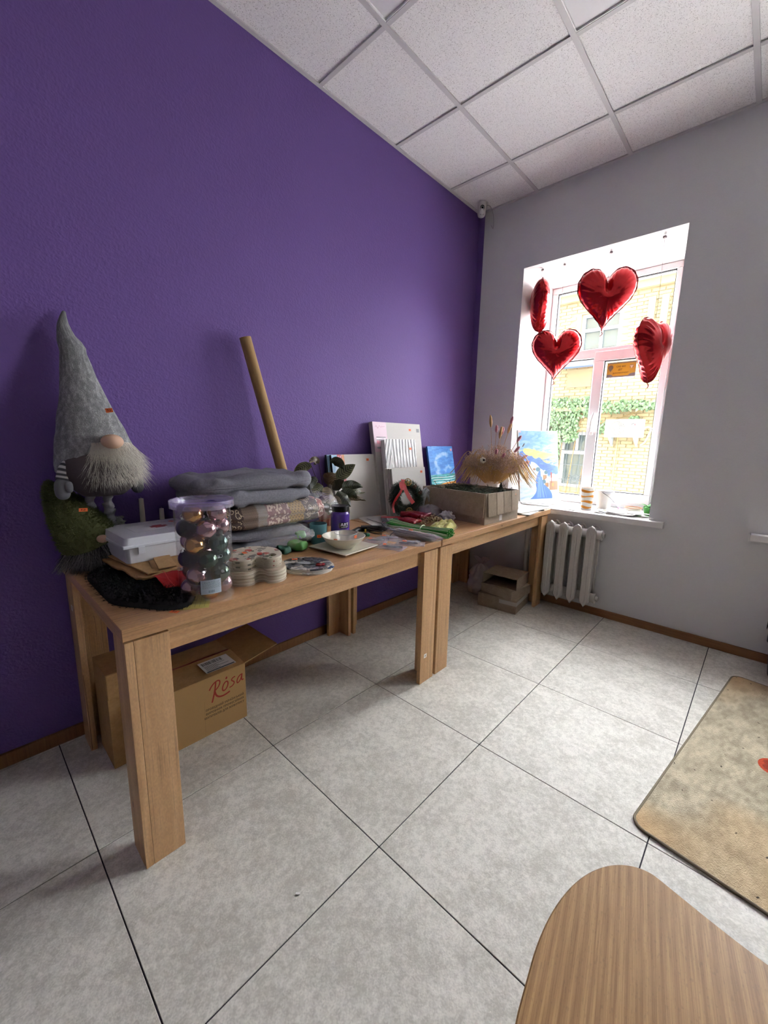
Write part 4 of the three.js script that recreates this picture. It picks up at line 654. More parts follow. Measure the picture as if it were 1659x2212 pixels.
{
  const a = V(0.042, 1.725, 2.132), b = V(0.125, T, 1.905), d = a.clone().sub(b), o = thing('cardboard_tube', 'long brown cardboard tube leaning on the purple wall', 'tube', [b.x, T, b.z]);
  const g = lathe([[0.0235, 0], [0.0275, 0], [0.0275, d.length()], [0.0235, d.length()], [0.0235, 0]], 36); { const uv = g.attributes.uv; for (let i = 0; i < uv.count; i++) uv.setXY(i, uv.getX(i) * 0.18, uv.getY(i) * 1.0); }
  const m = part(o, 'shell', g, M.tubeKraft); m.quaternion.setFromUnitVectors(V(0, 1, 0), d.clone().normalize()); m.position.set(0.008, 0.008, 0);
}
// ---------------------------------------------------------------- bag of modelling clay
{
  seed(80); const parts = [['green clay block', 0x63a558, 0.11, 0.04, 0.06, 0.475, 2.16, 0.35], ['pale green clay block', 0x8fc48a, 0.07, 0.035, 0.05, 0.44, 2.11, -0.4], ['lilac clay block', 0x9d98bd, 0.085, 0.03, 0.05, 0.43, 2.14, 0.9], ['beige clay block', 0xb3a08a, 0.08, 0.045, 0.055, 0.41, 2.22, 0.2], ['dark green clay block', 0x2c5c46, 0.08, 0.03, 0.05, 0.48, 2.23, 0.1]];
  parts.forEach(([l, c, w, h, d, x, z, ry], i) => { const o = single('clay_block', boxUV(warp(softBox(w, h, d, 0.014, 14), (v) => { v.y += 0.014 * fbm(v.x * 30, v.z * 30, i); v.x += 0.012 * fbm(v.y * 30, v.z * 20, i + 4); v.z += 0.01 * fbm(v.x * 25, v.y * 25, i + 9); v.y = Math.max(v.y, -h / 2); }).translate(0, h / 2 + 0.002, 0)), mat(c, 0.6), l + ' inside the clear bag in front of the cushions', 'clay', 'wrapped clay blocks'); o.position.set(x, T + (i === 1 || i === 2 ? 0.04 : 0.001), z); o.rotation.y = ry; });
  const g = sheet(40, 30, (u, v) => { const a = u * Math.PI * 2, r = Math.sin(Math.min(v * 1.5, 1) * Math.PI / 2); const tip = Math.max(0, v - 0.7) / 0.3; const rx = (0.085 * r) * (1 - 0.7 * tip), rz = (0.12 * r) * (1 - 0.5 * tip); const y = v < 0.1 ? 0.002 : 0.002 + 0.11 * Math.pow((v - 0.1) / 0.9, 0.9); const w = 1 + 0.3 * fbm(a * 1.6, v * 6, 3) + 0.35 * fbm(a * 5, v * 12, 1); return [0.452 + Math.cos(a) * rx * w, T + y * (1 + 0.25 * fbm(a, v * 3, 9)), 2.175 + Math.sin(a) * rz * w]; });
  single('plastic_bag', g, M.film, 'clear plastic bag of green and lilac clay in front of the cushions', 'plastic bag');
}
// ---------------------------------------------------------------- mug, paint jar, plate with bowls
{
  const o = thing('cup', 'teal ceramic cup without a handle', 'cup', [0.453, T, 2.012]);
  part(o, 'cup_body', lathe([[0, 0.001], [0.033, 0.001], [0.037, 0.006], [0.041, 0.05], [0.042, 0.098], [0.0405, 0.0995], [0.039, 0.098], [0.037, 0.05], [0.033, 0.008], [0, 0.006]], 48), phys(0x4f8288, 0.35, { clearcoat: 0.3 }));
  tagOn(o, [0.035 * 1.0, 0.045, 0.0218], [0, 1.0, 0], 0.02, 0.014);
}
{
  const o = thing('paint_jar', 'purple acrylic paint jar with a black screw lid', 'jar', [0.468, T, 1.888]);
  const lab = canvasTex(1024, 512, (g) => { g.fillStyle = '#4b2d86'; g.fillRect(0, 0, 1024, 512); g.fillStyle = '#3f2575'; g.fillRect(0, 470, 1024, 42); const cx = 430; g.fillStyle = '#140d22'; g.beginPath(); g.roundRect(cx - 92, 150, 184, 120, 14); g.fill(); g.fillStyle = '#d9d4e4'; g.textAlign = 'center'; g.font = 'bold 84px sans-serif'; g.fillText('ART', cx + 10, 222); g.font = 'bold 27px sans-serif'; g.fillText('KOMPOZIT', cx + 10, 256); g.font = '22px sans-serif'; g.fillStyle = '#cfc4e6'; g.fillText('COLOR DENSE', cx + 10, 318); g.fillStyle = '#241346'; g.fillRect(cx - 92, 338, 184, 140); g.fillStyle = '#ded8ec'; g.font = 'bold 52px sans-serif'; g.fillText('ACRYL', cx + 10, 400); g.font = 'bold 46px sans-serif'; g.fillText('PRO', cx + 10, 452); });
  part(o, 'jar_body', lathe([[0, 0], [0.042, 0], [0.0462, 0.006], [0.0462, 0.133], [0.044, 0.141], [0.0385, 0.146], [0.0385, 0.15], [0, 0.15]], 56), phys(0x4b2d86, 0.2, { clearcoat: 0.6 }));
  const w = new THREE.CylinderGeometry(0.0466, 0.0466, 0.122, 64, 1, true).translate(0, 0.071, 0); const m = part(o, 'label', w, phys(0xffffff, 0.22, { map: lab, clearcoat: 0.5 }), 'purple printed label'); m.rotation.y = -1.32;
  part(o, 'lid', merge([lathe([[0.0415, 0.147], [0.0425, 0.149], [0.0425, 0.172], [0.041, 0.1745], [0.036, 0.1735], [0, 0.1735]], 48), ...[...Array(36)].map((_, i) => box(0.002, 0.02, 0.0016, 0.0425, 0.16, 0).rotateY(i / 36 * 6.283))]), mat(0x121214, 0.35));
}
{
  const p = thing('square_plate', 'square white plate under the bowl', 'plate', [0.606, T, 1.985], 0.12);
  const g = sheet(28, 28, (u, v) => { const x = u - 0.5, z = v - 0.5, m = Math.max(Math.abs(x), Math.abs(z)) * 2; return [x * 0.222, 0.004 + 0.012 * sstep(m, 0.55, 1), z * 0.222]; });
  const under = sheet(28, 28, (u, v) => { const x = 0.5 - u, z = v - 0.5, m = Math.max(Math.abs(x), Math.abs(z)) * 2; return [x * 0.222, 0.0005 + 0.0105 * sstep(m, 0.6, 1), z * 0.222]; });
  const white = phys(0xd3cdba, 0.3, { clearcoat: 0.3, side: THREE.DoubleSide }); part(p, 'dish', merge([g, under]), white);
  const rim = []; for (let i = 0; i < 4; i++) { } 
  part(p, 'rim', merge([[0, 0.111, 0.222, 0.004], [0, -0.111, 0.222, 0.004]].map(([x, z, w, d]) => rbox(w + 0.004, 0.0052, d, 0.0018, 2, x, 0.0137, z)).concat([[0.111], [-0.111]].map(([x]) => rbox(0.004, 0.0052, 0.226, 0.0018, 2, x, 0.0137, 0)))), white);
  const b = thing('bowl', 'round white ceramic bowl on the square plate', 'bowl', [0.6, T + 0.0048, 1.98]);
  part(b, 'bowl_body', lathe([[0, 0.001], [0.042, 0.001], [0.046, 0.004], [0.08, 0.028], [0.1, 0.056], [0.0985, 0.058], [0.096, 0.0565], [0.076, 0.031], [0.044, 0.009], [0, 0.007]], 64), white);
  const gl = thing('glass_bowl', 'small ribbed clear glass bowl sitting in the white bowl', 'bowl', [0.61, T + 0.013, 1.975]);
  const G = lathe([[0, 0.001], [0.03, 0.001], [0.046, 0.02], [0.054, 0.062], [0.0525, 0.063], [0.051, 0.062], [0.043, 0.022], [0.028, 0.004], [0, 0.004]], 72); warp(G, (v) => { const a = Math.atan2(v.z, v.x), k = 1 + (v.y > 0.01 && v.y < 0.056 ? 0.012 * Math.sin(a * 36) : 0); v.x *= k; v.z *= k; });
  part(gl, 'glass_body', G, phys(0xffffff, 0.03, { transmission: 0.95, thickness: 0, ior: 1.5, side: THREE.DoubleSide }));
  part(gl, 'rim', new THREE.TorusGeometry(0.0527, 0.0012, 6, 64).rotateX(Math.PI / 2).translate(0, 0.0625, 0), phys(0xe8ecec, 0.08, { transmission: 0.5, thickness: 0 }));
  tagOn(gl, [0.052, 0.05, -0.012], [0, 1.75, 0], 0.019, 0.014); tagOn(gl, [-0.02, 0.028, 0.045], [0, 0.4, 0], 0.02, 0.014);
}
// ---------------------------------------------------------------- potted plant with striped leaves
{
  seed(90); const o = thing('potted_plant', 'striped prayer plant in a chevron patterned pot', 'plant', [0.135, T, 1.7]);
  const chev = canvasTex(512, 128, (g) => { g.fillStyle = '#b98f86'; g.fillRect(0, 0, 512, 128); g.lineWidth = 13; ['#7d3a33', '#d9c3b8', '#8f4a40', '#b98f86'].forEach((c, k) => { for (let r = 0; r < 4; r++) { const x0 = r * 128 + k * 32 + 16; g.strokeStyle = c; g.beginPath(); for (let i = 0; i <= 8; i++) g.lineTo(x0 + (i % 2 ? 11 : -11), i * 16); g.stroke(); } }); });
  part(o, 'pot', lathe([[0, 0], [0.044, 0], [0.046, 0.003], [0.056, 0.118], [0.0575, 0.12], [0.054, 0.12], [0.05, 0.1], [0, 0.1]], 48), mat(0xffffff, 0.6, { map: chev }));
  part(o, 'soil', lathe([[0, 0.104], [0.05, 0.102]], 24), mat(0x2a1d14, 0.95));
  const leafTex = (a, b, c, s) => canvasTex(128, 256, (g) => { g.fillStyle = a; g.fillRect(0, 0, 128, 256); for (let k = 0; k < 9; k++) { const y = 20 + k * 26; g.fillStyle = k % 2 ? b : c; for (const q of [-1, 1]) { g.beginPath(); g.moveTo(64, y + 22); g.quadraticCurveTo(64 + q * 34, y + 4, 64 + q * 60, y - 18); g.quadraticCurveTo(64 + q * 40, y + 14, 64, y + 34); g.fill(); } } g.strokeStyle = c; g.lineWidth = 3; g.beginPath(); g.moveTo(64, 0); g.lineTo(64, 256); g.stroke(); }, { clamp: true });
  const lm = [mat(0xffffff, 0.45, { map: leafTex('#6d7150', '#161a12', '#2a2f1e', 1), side: THREE.DoubleSide }), mat(0xffffff, 0.45, { map: leafTex('#7d7058', '#1f1413', '#33241f', 2), side: THREE.DoubleSide }), mat(0xffffff, 0.5, { map: leafTex('#3c432c', '#12150e', '#222617', 3), side: THREE.DoubleSide })];
  const stem = mat(0x3a3020, 0.7);
  // each leaf: end point of its stalk (dx, dy, dz), its heading, length, width, droop
  // each leaf: end of its stalk (x, y, z), heading, elevation, length, width, droop
  const L = [[-0.01, 0.34, 0.1, 1.9, 0.3, 0.13, 0.055, 1.5], [0.0, 0.36, 0.06, 1.2, 0.6, 0.1, 0.05, 0.9], [0.03, 0.37, 0.0, -0.9, 0.2, 0.1, 0.055, 1.4], [0.05, 0.27, -0.03, -1.0, 0.75, 0.135, 0.075, 0.2], [0.03, 0.3, 0.02, -1.9, -0.6, 0.13, 0.07, 0.4], [0.05, 0.27, 0.1, 1.6, 0.0, 0.14, 0.06, 1.1], [0.06, 0.24, 0.08, 1.3, -0.2, 0.12, 0.08, 0.9], [0.08, 0.22, 0.04, 0.8, -0.3, 0.12, 0.085, 0.7], [0.06, 0.22, -0.05, -1.3, 0.25, 0.15, 0.06, 0.5], [0.05, 0.18, -0.07, -1.45, 0.15, 0.17, 0.04, 0.3], [0.06, 0.15, -0.07, -1.35, 0.1, 0.16, 0.035, 0.4], [0.04, 0.18, 0.1, 1.75, 0.1, 0.13, 0.045, 0.8], [0.05, 0.14, 0.08, 1.5, 0.2, 0.12, 0.04, 0.7], [0.08, 0.18, 0.02, 0.4, -0.7, 0.11, 0.07, 0.4], [0.07, 0.2, -0.02, -0.3, -0.6, 0.12, 0.07, 0.3], [-0.02, 0.26, -0.05, -1.8, 0.3, 0.13, 0.06, 0.8], [-0.03, 0.25, 0.07, 2.1, 0.2, 0.13, 0.06, 0.9], [0.08, 0.15, 0.04, 0.9, -0.8, 0.09, 0.06, 0.3], [0.08, 0.14, -0.03, -0.5, -0.8, 0.09, 0.06, 0.3], [0.04, 0.24, 0.03, 0.6, 0.9, 0.11, 0.065, 0.4], [0.05, 0.21, 0.0, -0.2, 0.8, 0.1, 0.06, 0.3], [0.02, 0.17, -0.1, -1.7, 0.2, 0.14, 0.05, 0.6], [0.06, 0.17, 0.06, 1.1, 0.3, 0.11, 0.06, 1.2], [0.06, 0.18, -0.05, -1.0, 0.4, 0.11, 0.06, 1.2]];
  const cam = V(0.78, 0.12, 0.62).normalize();
  L.forEach(([x, y, z, h, el, l, w, dr], i) => {
    const leaf = partGroup(o, 'leaf');
    const b = V(x * 0.35 + rr(-0.012, 0.012), 0.1, z * 0.35 + rr(-0.012, 0.012)); part(leaf, 'stalk', taperTube([b, V(x * 0.6, lerp(0.1, y, 0.55), z * 0.6), V(x, y, z)], (t) => 0.0022 - 0.001 * t, 10, 5), stem);
    const spine = [V(x, y, z)], N = 14; let d = V(Math.cos(h) * Math.cos(el), Math.sin(el), Math.sin(h) * Math.cos(el)); const sides = [];
    for (let k = 0; k <= N; k++) { const t = k / N, face = cam.clone().add(V(rr(0, 0.001), 0.35 * Math.sin(i * 2.3), 0.5 * Math.sin(i * 1.7))); sides.push(V().crossVectors(d, face).normalize()); if (k < N) { spine.push(spine[k].clone().addScaledVector(d, l / N)); d = d.clone().add(V(0, -dr * 1.3 / N, 0)).normalize(); } }
    const bl = sheet(8, N, (u, v) => { const k = Math.round(v * N), a = (u - 0.5) * 2, ww = w * 0.5 * Math.pow(Math.sin(Math.PI * Math.min(1, Math.pow(v, 0.75) * 0.985 + 0.012)), 0.8) * a, p = spine[k].clone().addScaledVector(sides[k], ww); const n = V().crossVectors(sides[k], d).normalize(); p.addScaledVector(n, -0.3 * Math.abs(ww) + 0.004 * Math.sin(v * 17 + i) * Math.abs(a)); return [p.x, p.y, p.z]; });
    part(leaf, 'blade', bl, lm[i % 3]);
  });
}
// ---------------------------------------------------------------- canvases against the purple wall
// a stretched canvas leaning: bottom edge at (x0, z centre), height h, leaning back by angle a towards the wall, width w along z
function canvasBoard(o, w, h, d, front, side) { const m = [side, side, side, side, side, side]; const g = new THREE.BoxGeometry(d, h, w).translate(-d / 2, h / 2, 0); m[0] = front; const q = part(o, 'board', g, m); return q; }
function leanBoard(name, label, cat, x, z, w, h, d, lean, front, side, group, ry = 0, y = T) { const o = thing(name, label, cat, [x, y, z], ry, group); const inner = partGroup(o, 'canvas'); inner.rotation.z = lean; canvasBoard(inner, w, h, d, front, side); o.userData.lean = undefined; delete o.userData.lean; return [o, inner]; }
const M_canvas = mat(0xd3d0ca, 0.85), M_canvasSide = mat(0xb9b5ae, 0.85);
const clothBump = dataTex(128, 128, (u, v, x, y) => ((x + y) % 2 ? 190 : 80) + 40 * n64(u, v), { data: true, size: [1, 1] });
{
  // pair of small blank canvases with a printed sleeve label
  const lab = canvasTex(256, 512, (g) => { g.fillStyle = '#b9cbd6'; g.fillRect(0, 0, 256, 512); g.fillStyle = '#8fb3cb'; g.beginPath(); g.moveTo(0, 0); g.lineTo(120, 0); g.lineTo(40, 330); g.lineTo(0, 330); g.fill(); g.fillStyle = '#66707c'; g.beginPath(); g.moveTo(120, 60); g.lineTo(250, 40); g.lineTo(130, 300); g.fill(); g.fillStyle = '#d98a5c'; g.fillRect(206, 0, 50, 512); g.fillStyle = '#cf7f80'; g.fillRect(206, 330, 50, 182); g.fillRect(0, 470, 256, 42); g.fillStyle = '#c23b45'; g.fillRect(110, 0, 90, 70); g.fillStyle = '#f2dede'; g.font = 'bold 50px sans-serif'; g.fillText('1.1', 122, 54); g.fillStyle = '#4d5560'; g.fillRect(90, 310, 116, 150); g.fillStyle = '#dfe3e6'; g.font = 'bold 34px sans-serif'; g.fillText('ART', 106, 362); g.font = '20px sans-serif'; g.fillText('30x40', 108, 400); g.fillText('cotton', 108, 430); }, { clamp: true });
  const labM = mat(0xffffff, 0.45, { map: lab }), edgeM = mat(0x28323a, 0.5);
  for (let k = 0; k < 2; k++) {
    const [o, c] = leanBoard('blank_canvas', k ? 'blank white canvas in front of its twin, printed label in its corner' : 'blank white canvas hidden behind its twin near the plant', 'canvas', 0.105 + k * 0.022, 1.425 + (k ? 0 : 0.018), 0.37, 0.405, 0.018, 0.16, M_canvas, M_canvasSide, 'pair of small blank canvases');
    const l = part(c, 'label', new THREE.PlaneGeometry(0.1, 0.17).rotateY(Math.PI / 2).translate(0.0006, 0.405 - 0.085, 0.135), labM, 'blue and orange printed label'); part(c, 'label_edge', box2(-0.018, 0, 0.405 - 0.17, 0.405, 0.1851, 0.1858), edgeM);
    if (k) { const t = tagOn(c, [0.0008, 0.37, -0.115], [0, Math.PI / 2, 0]); }
  }
  // large canvas
  const big = canvasTex(256, 384, (g) => { g.fillStyle = '#dcc0cc'; g.fillRect(0, 0, 256, 384); g.strokeStyle = '#c58ba2'; g.lineWidth = 5; g.beginPath(); g.moveTo(40, 70); g.bezierCurveTo(70, 20, 90, 110, 110, 60); g.bezierCurveTo(130, 20, 140, 100, 170, 50); g.moveTo(60, 40); g.lineTo(90, 90); g.moveTo(170, 60); g.lineTo(226, 54); g.stroke(); g.fillStyle = '#6d6a70'; g.fillRect(46, 190, 180, 10); g.fillRect(46, 226, 180, 6); g.fillStyle = '#e88fa2'; g.fillRect(46, 238, 180, 42); g.fillStyle = '#f4e9ee'; g.fillRect(46, 204, 180, 20); g.fillStyle = '#9aa2aa'; g.fillRect(46, 318, 90, 24); }, { clamp: true });
  const [o2, c2] = leanBoard('blank_canvas', 'large blank white canvas with a pink label, tallest against the wall', 'canvas', 0.15, 1.0, 0.5, 0.62, 0.034, 0.17, M_canvas, M_canvasSide);
  part(c2, 'label', new THREE.PlaneGeometry(0.13, 0.2).rotateY(Math.PI / 2).translate(0.0006, 0.52, 0.184), mat(0xffffff, 0.45, { map: big }), 'pink printed label'); tagOn(c2, [0.0008, 0.575, -0.13], [0, Math.PI / 2, 0]); part(c2, 'stamp', box2(0, 0.0008, 0.56, 0.585, -0.235, -0.205), mat(0x8f9296, 0.7));
  // canvases shrink-wrapped in film
  seed(210);
  const pk = thing('canvas_pack', 'pack of white canvases wrapped in crinkled clear film', 'canvas', [0.205, T, 1.065]); const pi = partGroup(pk, 'pack'); pi.rotation.z = 0.15;
  for (let k = 0; k < 2; k++) part(pi, 'board', box(0.016, 0.5, 0.31, -0.008 - k * 0.018, 0.25, 0), M_canvas);
  part(pi, 'film', sheet(70, 50, (u, v) => { const z = (u - 0.5) * 0.32, y = 0.3 + v * 0.205; const w = Math.pow(Math.max(0, Math.sin((z * 9 + (v - 0.5) * 0.7 * sstep(z, 0.1, -0.02)) * 22 + 2.5 * fbm(z * 8, y * 5))), 2) * 0.0045 + 0.0025 * fbm(z * 50, y * 9, 3); return [0.003 + Math.abs(w), y, z]; }), phys(0xf8f8fa, 0.1, { transmission: 0.7, thickness: 0, ior: 1.5, side: THREE.DoubleSide }));
  part(pi, 'film_edge', sheet(14, 40, (u, v) => [0.004 - u * 0.045 + 0.004 * fbm(u * 5, v * 12), 0.3 + v * 0.21 + 0.004 * fbm(u * 8, v * 4), 0.161 + 0.006 * Math.abs(fbm(u * 6, v * 18, 2))]), M.film);
  tagOn(pi, [0.012, 0.44, -0.09], [0, Math.PI / 2, 0]);
  // stack of plain canvases in front of the pack
  for (let k = 0; k < 4; k++) { const [o, c] = leanBoard('blank_canvas', ['rearmost of the four small white canvases behind the wreath', 'third of the four small white canvases behind the wreath', 'second of the four small white canvases behind the wreath', 'foremost of the four small white canvases behind the wreath'][k], 'canvas', 0.2 + 0.0175 * (k + 1), 1.085 - k * 0.003, 0.345, 0.315, 0.015, 0.14, M_canvas, M_canvasSide, 'four small blank canvases'); if (k === 3) tagOn(c, [0.0008, 0.285, -0.13], [0, Math.PI / 2, 0]); }
}
// ---------------------------------------------------------------- seaside painting
{
  const sea = canvasTex(512, 640, (g) => {
    seed(220); const W = 512, H2 = 640; const gr = (y0, y1, a, n, lw) => { for (let i = 0; i < n; i++) { g.strokeStyle = pick(a); g.globalAlpha = rr(0.25, 0.7); g.lineWidth = rr(lw, lw * 2.4); const x = rr(-40, W), y = rr(y0, y1); g.beginPath(); g.moveTo(x, y); g.quadraticCurveTo(x + rr(20, 60), y + rr(-14, 10), x + rr(50, 130), y + rr(-10, 10)); g.stroke(); } g.globalAlpha = 1; };
    g.fillStyle = '#2f7fd0'; g.fillRect(0, 0, W, 400); gr(0, 300, ['#1f6cc4', '#3f92e0', '#2a78cc', '#5aa6e6'], 260, 9);
    g.lineCap = 'round'; const cloud = (pts, r) => pts.forEach(([x, y]) => { for (let k = 0; k < 16; k++) { g.strokeStyle = pick(['#a9cdea', '#c9dff0', '#8fc0e6', '#6fadde']); g.globalAlpha = 0.16; g.fillStyle = g.strokeStyle; g.beginPath(); g.ellipse(x + rr(-24, 24), y + rr(-16, 16), r * rr(0.7, 1.5), r * rr(0.5, 1.0), rr(-0.4, 0.4), 0, 6.3); g.fill(); } }); g.globalAlpha = 1;
    cloud([[150, 140], [190, 110], [240, 96], [290, 92], [330, 88], [370, 96], [130, 180], [140, 220], [170, 250], [150, 290], [175, 320]], 22); cloud([[380, 230], [420, 240], [340, 245], [300, 270]], 15); g.globalAlpha = 1;
    g.fillStyle = '#1d8f8f'; g.fillRect(0, 312, W, 120); gr(312, 420, ['#16796f', '#2aa39b', '#4bb3c9', '#0f6f86', '#8fd3dc'], 120, 6); g.strokeStyle = '#e6f2f2'; for (const y of [346, 372, 398]) { g.lineWidth = 7; g.globalAlpha = 0.8; g.beginPath(); g.moveTo(rr(0, 80), y); g.bezierCurveTo(150, y - 12, 300, y + 14, 500, y - 6); g.stroke(); } g.globalAlpha = 1;
    g.fillStyle = '#dd8f1c'; g.beginPath(); g.moveTo(0, 470); g.bezierCurveTo(120, 420, 300, 396, 512, 404); g.lineTo(512, 640); g.lineTo(0, 640); g.fill(); gr(440, 640, ['#e8a22c', '#c97a14', '#f0b33c', '#b98c5a'], 140, 8); g.fillStyle = '#efe9da'; g.beginPath(); g.moveTo(360, 420); g.bezierCurveTo(380, 470, 440, 490, 470, 510); g.lineTo(440, 530); g.bezierCurveTo(390, 500, 350, 470, 340, 430); g.fill();
  }, { clamp: true });
  const [o, c] = leanBoard('painting', 'small painting of a blue sea, clouds and an orange beach', 'painting', 0.135, 0.475, 0.335, 0.46, 0.016, 0.2, mat(0xffffff, 0.6, { map: sea }), mat(0x2f6fb0, 0.7));
  const t = part(c, 'price_tag', tagGeo(0.02, 0.02), mat(0xdca6b8, 0.6), 'pink price sticker'); t.position.set(0.0008, 0.43, -0.145); t.rotation.y = Math.PI / 2;
}
// ---------------------------------------------------------------- christmas wreath
function needleRing(R, r, n, s, len) { seed(s); const l = []; for (let i = 0; i < n; i++) { const a = rr(0, Math.PI * 2), b = rr(0, Math.PI * 2), k = Math.sqrt(rnd()) * r, p = V(Math.cos(a) * (R + Math.cos(b) * k), Math.sin(a) * (R + Math.cos(b) * k), Math.sin(b) * k); const out = V(Math.cos(a) * Math.cos(b), Math.sin(a) * Math.cos(b), Math.sin(b)), tan = V(-Math.sin(a), Math.cos(a), 0); l.push({ p, d: out.multiplyScalar(0.9).addScaledVector(tan, rr(0.2, 1)).addScaledVector(unitDir(), 0.35), l: rr(len * 0.6, len), r: 0.0009 }); } return l; }
M.needle = mat(new THREE.Color().setRGB(0.032, 0.052, 0.03), 0.7);
M.ribbon = phys(0xa8101a, 0.4, { side: THREE.DoubleSide });
{
  const o = thing('wreath', 'dark fir wreath with a red ribbon and gold ornaments', 'wreath', [0.335, T, 1.2], 0); const w = partGroup(o, 'ring'); w.position.set(-0.02, 0.128, 0); w.rotation.set(0, 1.15, 0); w.rotateX(-0.22);
  part(w, 'needles', fibres(needleRing(0.083, 0.033, 6500, 230, 0.022), 3, 1), M.needle); part(w, 'core', new THREE.TorusGeometry(0.083, 0.022, 8, 40), M.needle);
  const rib = (pts, wd) => sheet(4, 24, (u, v) => { const c = new THREE.CatmullRomCurve3(pts.map((p) => V(...p))), p = c.getPoint(v), t = c.getTangent(v), n = V(0.15, 0.1, 1), b = V().crossVectors(t, n).normalize(); return [p.x + b.x * (u - 0.5) * wd, p.y + b.y * (u - 0.5) * wd, p.z + b.z * (u - 0.5) * wd + 0.002]; });
  part(w, 'ribbon', merge([rib([[-0.03, 0.118, 0.03], [-0.03, 0.07, 0.045], [0.0, 0.015, 0.03], [0.03, -0.035, 0.035]], 0.03), rib([[-0.03, 0.1, 0.035], [-0.06, 0.04, 0.05], [-0.09, 0.0, 0.045], [-0.112, -0.045, 0.036], [-0.11, -0.09, 0.04]], 0.016), rib([[-0.03, 0.1, 0.04], [-0.055, 0.09, 0.045], [-0.05, 0.06, 0.05], [-0.03, 0.07, 0.045]], 0.022)]), M.ribbon);
  const gold = mat(0x9b7a3c, 0.35, { metalness: 0.7 });
  for (const [x, y] of [[0.0, 0.1], [-0.005, -0.085]]) part(w, 'ornament', merge([new THREE.TorusGeometry(0.022, 0.0025, 6, 28), ...[0, 1, 2].map((k) => cyl(0.002, 0.002, 0.04, 6, 0, -0.02, 0).rotateZ(k * 1.047))]).translate(x, y, 0.042), gold);
  seed(235); for (const [x, y] of [[0.05, 0.07], [0.085, 0.03], [-0.09, -0.03]]) part(w, 'pine_cone', merge([...Array(26)].map((_, i) => pillow(0.012, 0.004, 0.008, 0.8, 6).rotateZ(0.5).translate(0.01 - i * 0.00025, 0, 0).rotateY(i * 2.4).translate(0, -0.012 + i * 0.001, 0))).rotateX(1.2).translate(x, y, 0.035), mat(0x4a3020, 0.85));
}
// hank of silver-white cord, crumpled film
{
  seed(240); const o = thing('cord_hank', 'hank of thick silver white cord leaning beside the wreath', 'cord', [0.37, T, 1.0]); const m = mat(0xa6a6a8, 0.6, {});
  for (let k = 0; k < 6; k++) { const pts = []; for (let i = 0; i <= 14; i++) { const t = i / 14, a = Math.PI * t * 1.0; pts.push([-0.05 + 0.012 * k * 0.6 + 0.01 * Math.sin(k), 0.012 + 0.165 * Math.sin(a) * (1 - 0.05 * k), 0.075 * Math.cos(a) * (1 - 0.09 * k) + 0.005 * k]); } const g = tube(pts, 0.0075, 60, 8); warp(g, (v, i) => { const r = Math.floor(i / 9), q = i % 9; const kx = 1 + 0.0; v.y += 0.0012 * Math.sin(r * 1.4 + q * 1.57); v.z += 0.0012 * Math.cos(r * 1.4 + q * 1.57); v.y = Math.max(v.y, 0.002); }); part(o, 'strand', g, m); }
}
function crumple(rx, ry, rz, s, amp = 0.35, n = 26) { const g = new THREE.SphereGeometry(1, n, n >> 1); return warp(g, (v) => { const k = 1 + amp * fbm(v.x * 2.2 + s, v.y * 2.2, v.z * 2.2) + amp * 0.55 * fbm(v.x * 6 + s, v.y * 6, v.z * 6); v.set(v.x * rx * k, Math.max(-ry * 0.98, v.y * ry * k), v.z * rz * k); }); }
{
  const m = phys(0xe9e6ea, 0.12, { transmission: 0.75, thickness: 0, ior: 1.5, side: THREE.DoubleSide });
  const a = single('plastic_bag', crumple(0.07, 0.045, 0.075, 3, 0.7), m, 'crumpled clear plastic bag between the wreath and the cardboard box', 'plastic bag'); a.position.set(0.44, T + 0.045, 1.1);
  const b = single('plastic_bag', crumple(0.05, 0.03, 0.05, 8, 0.7), M.filmMilky, 'small crumpled clear bag at the foot of the cardboard box', 'plastic bag'); b.position.set(0.56, T + 0.032, 1.1);
}
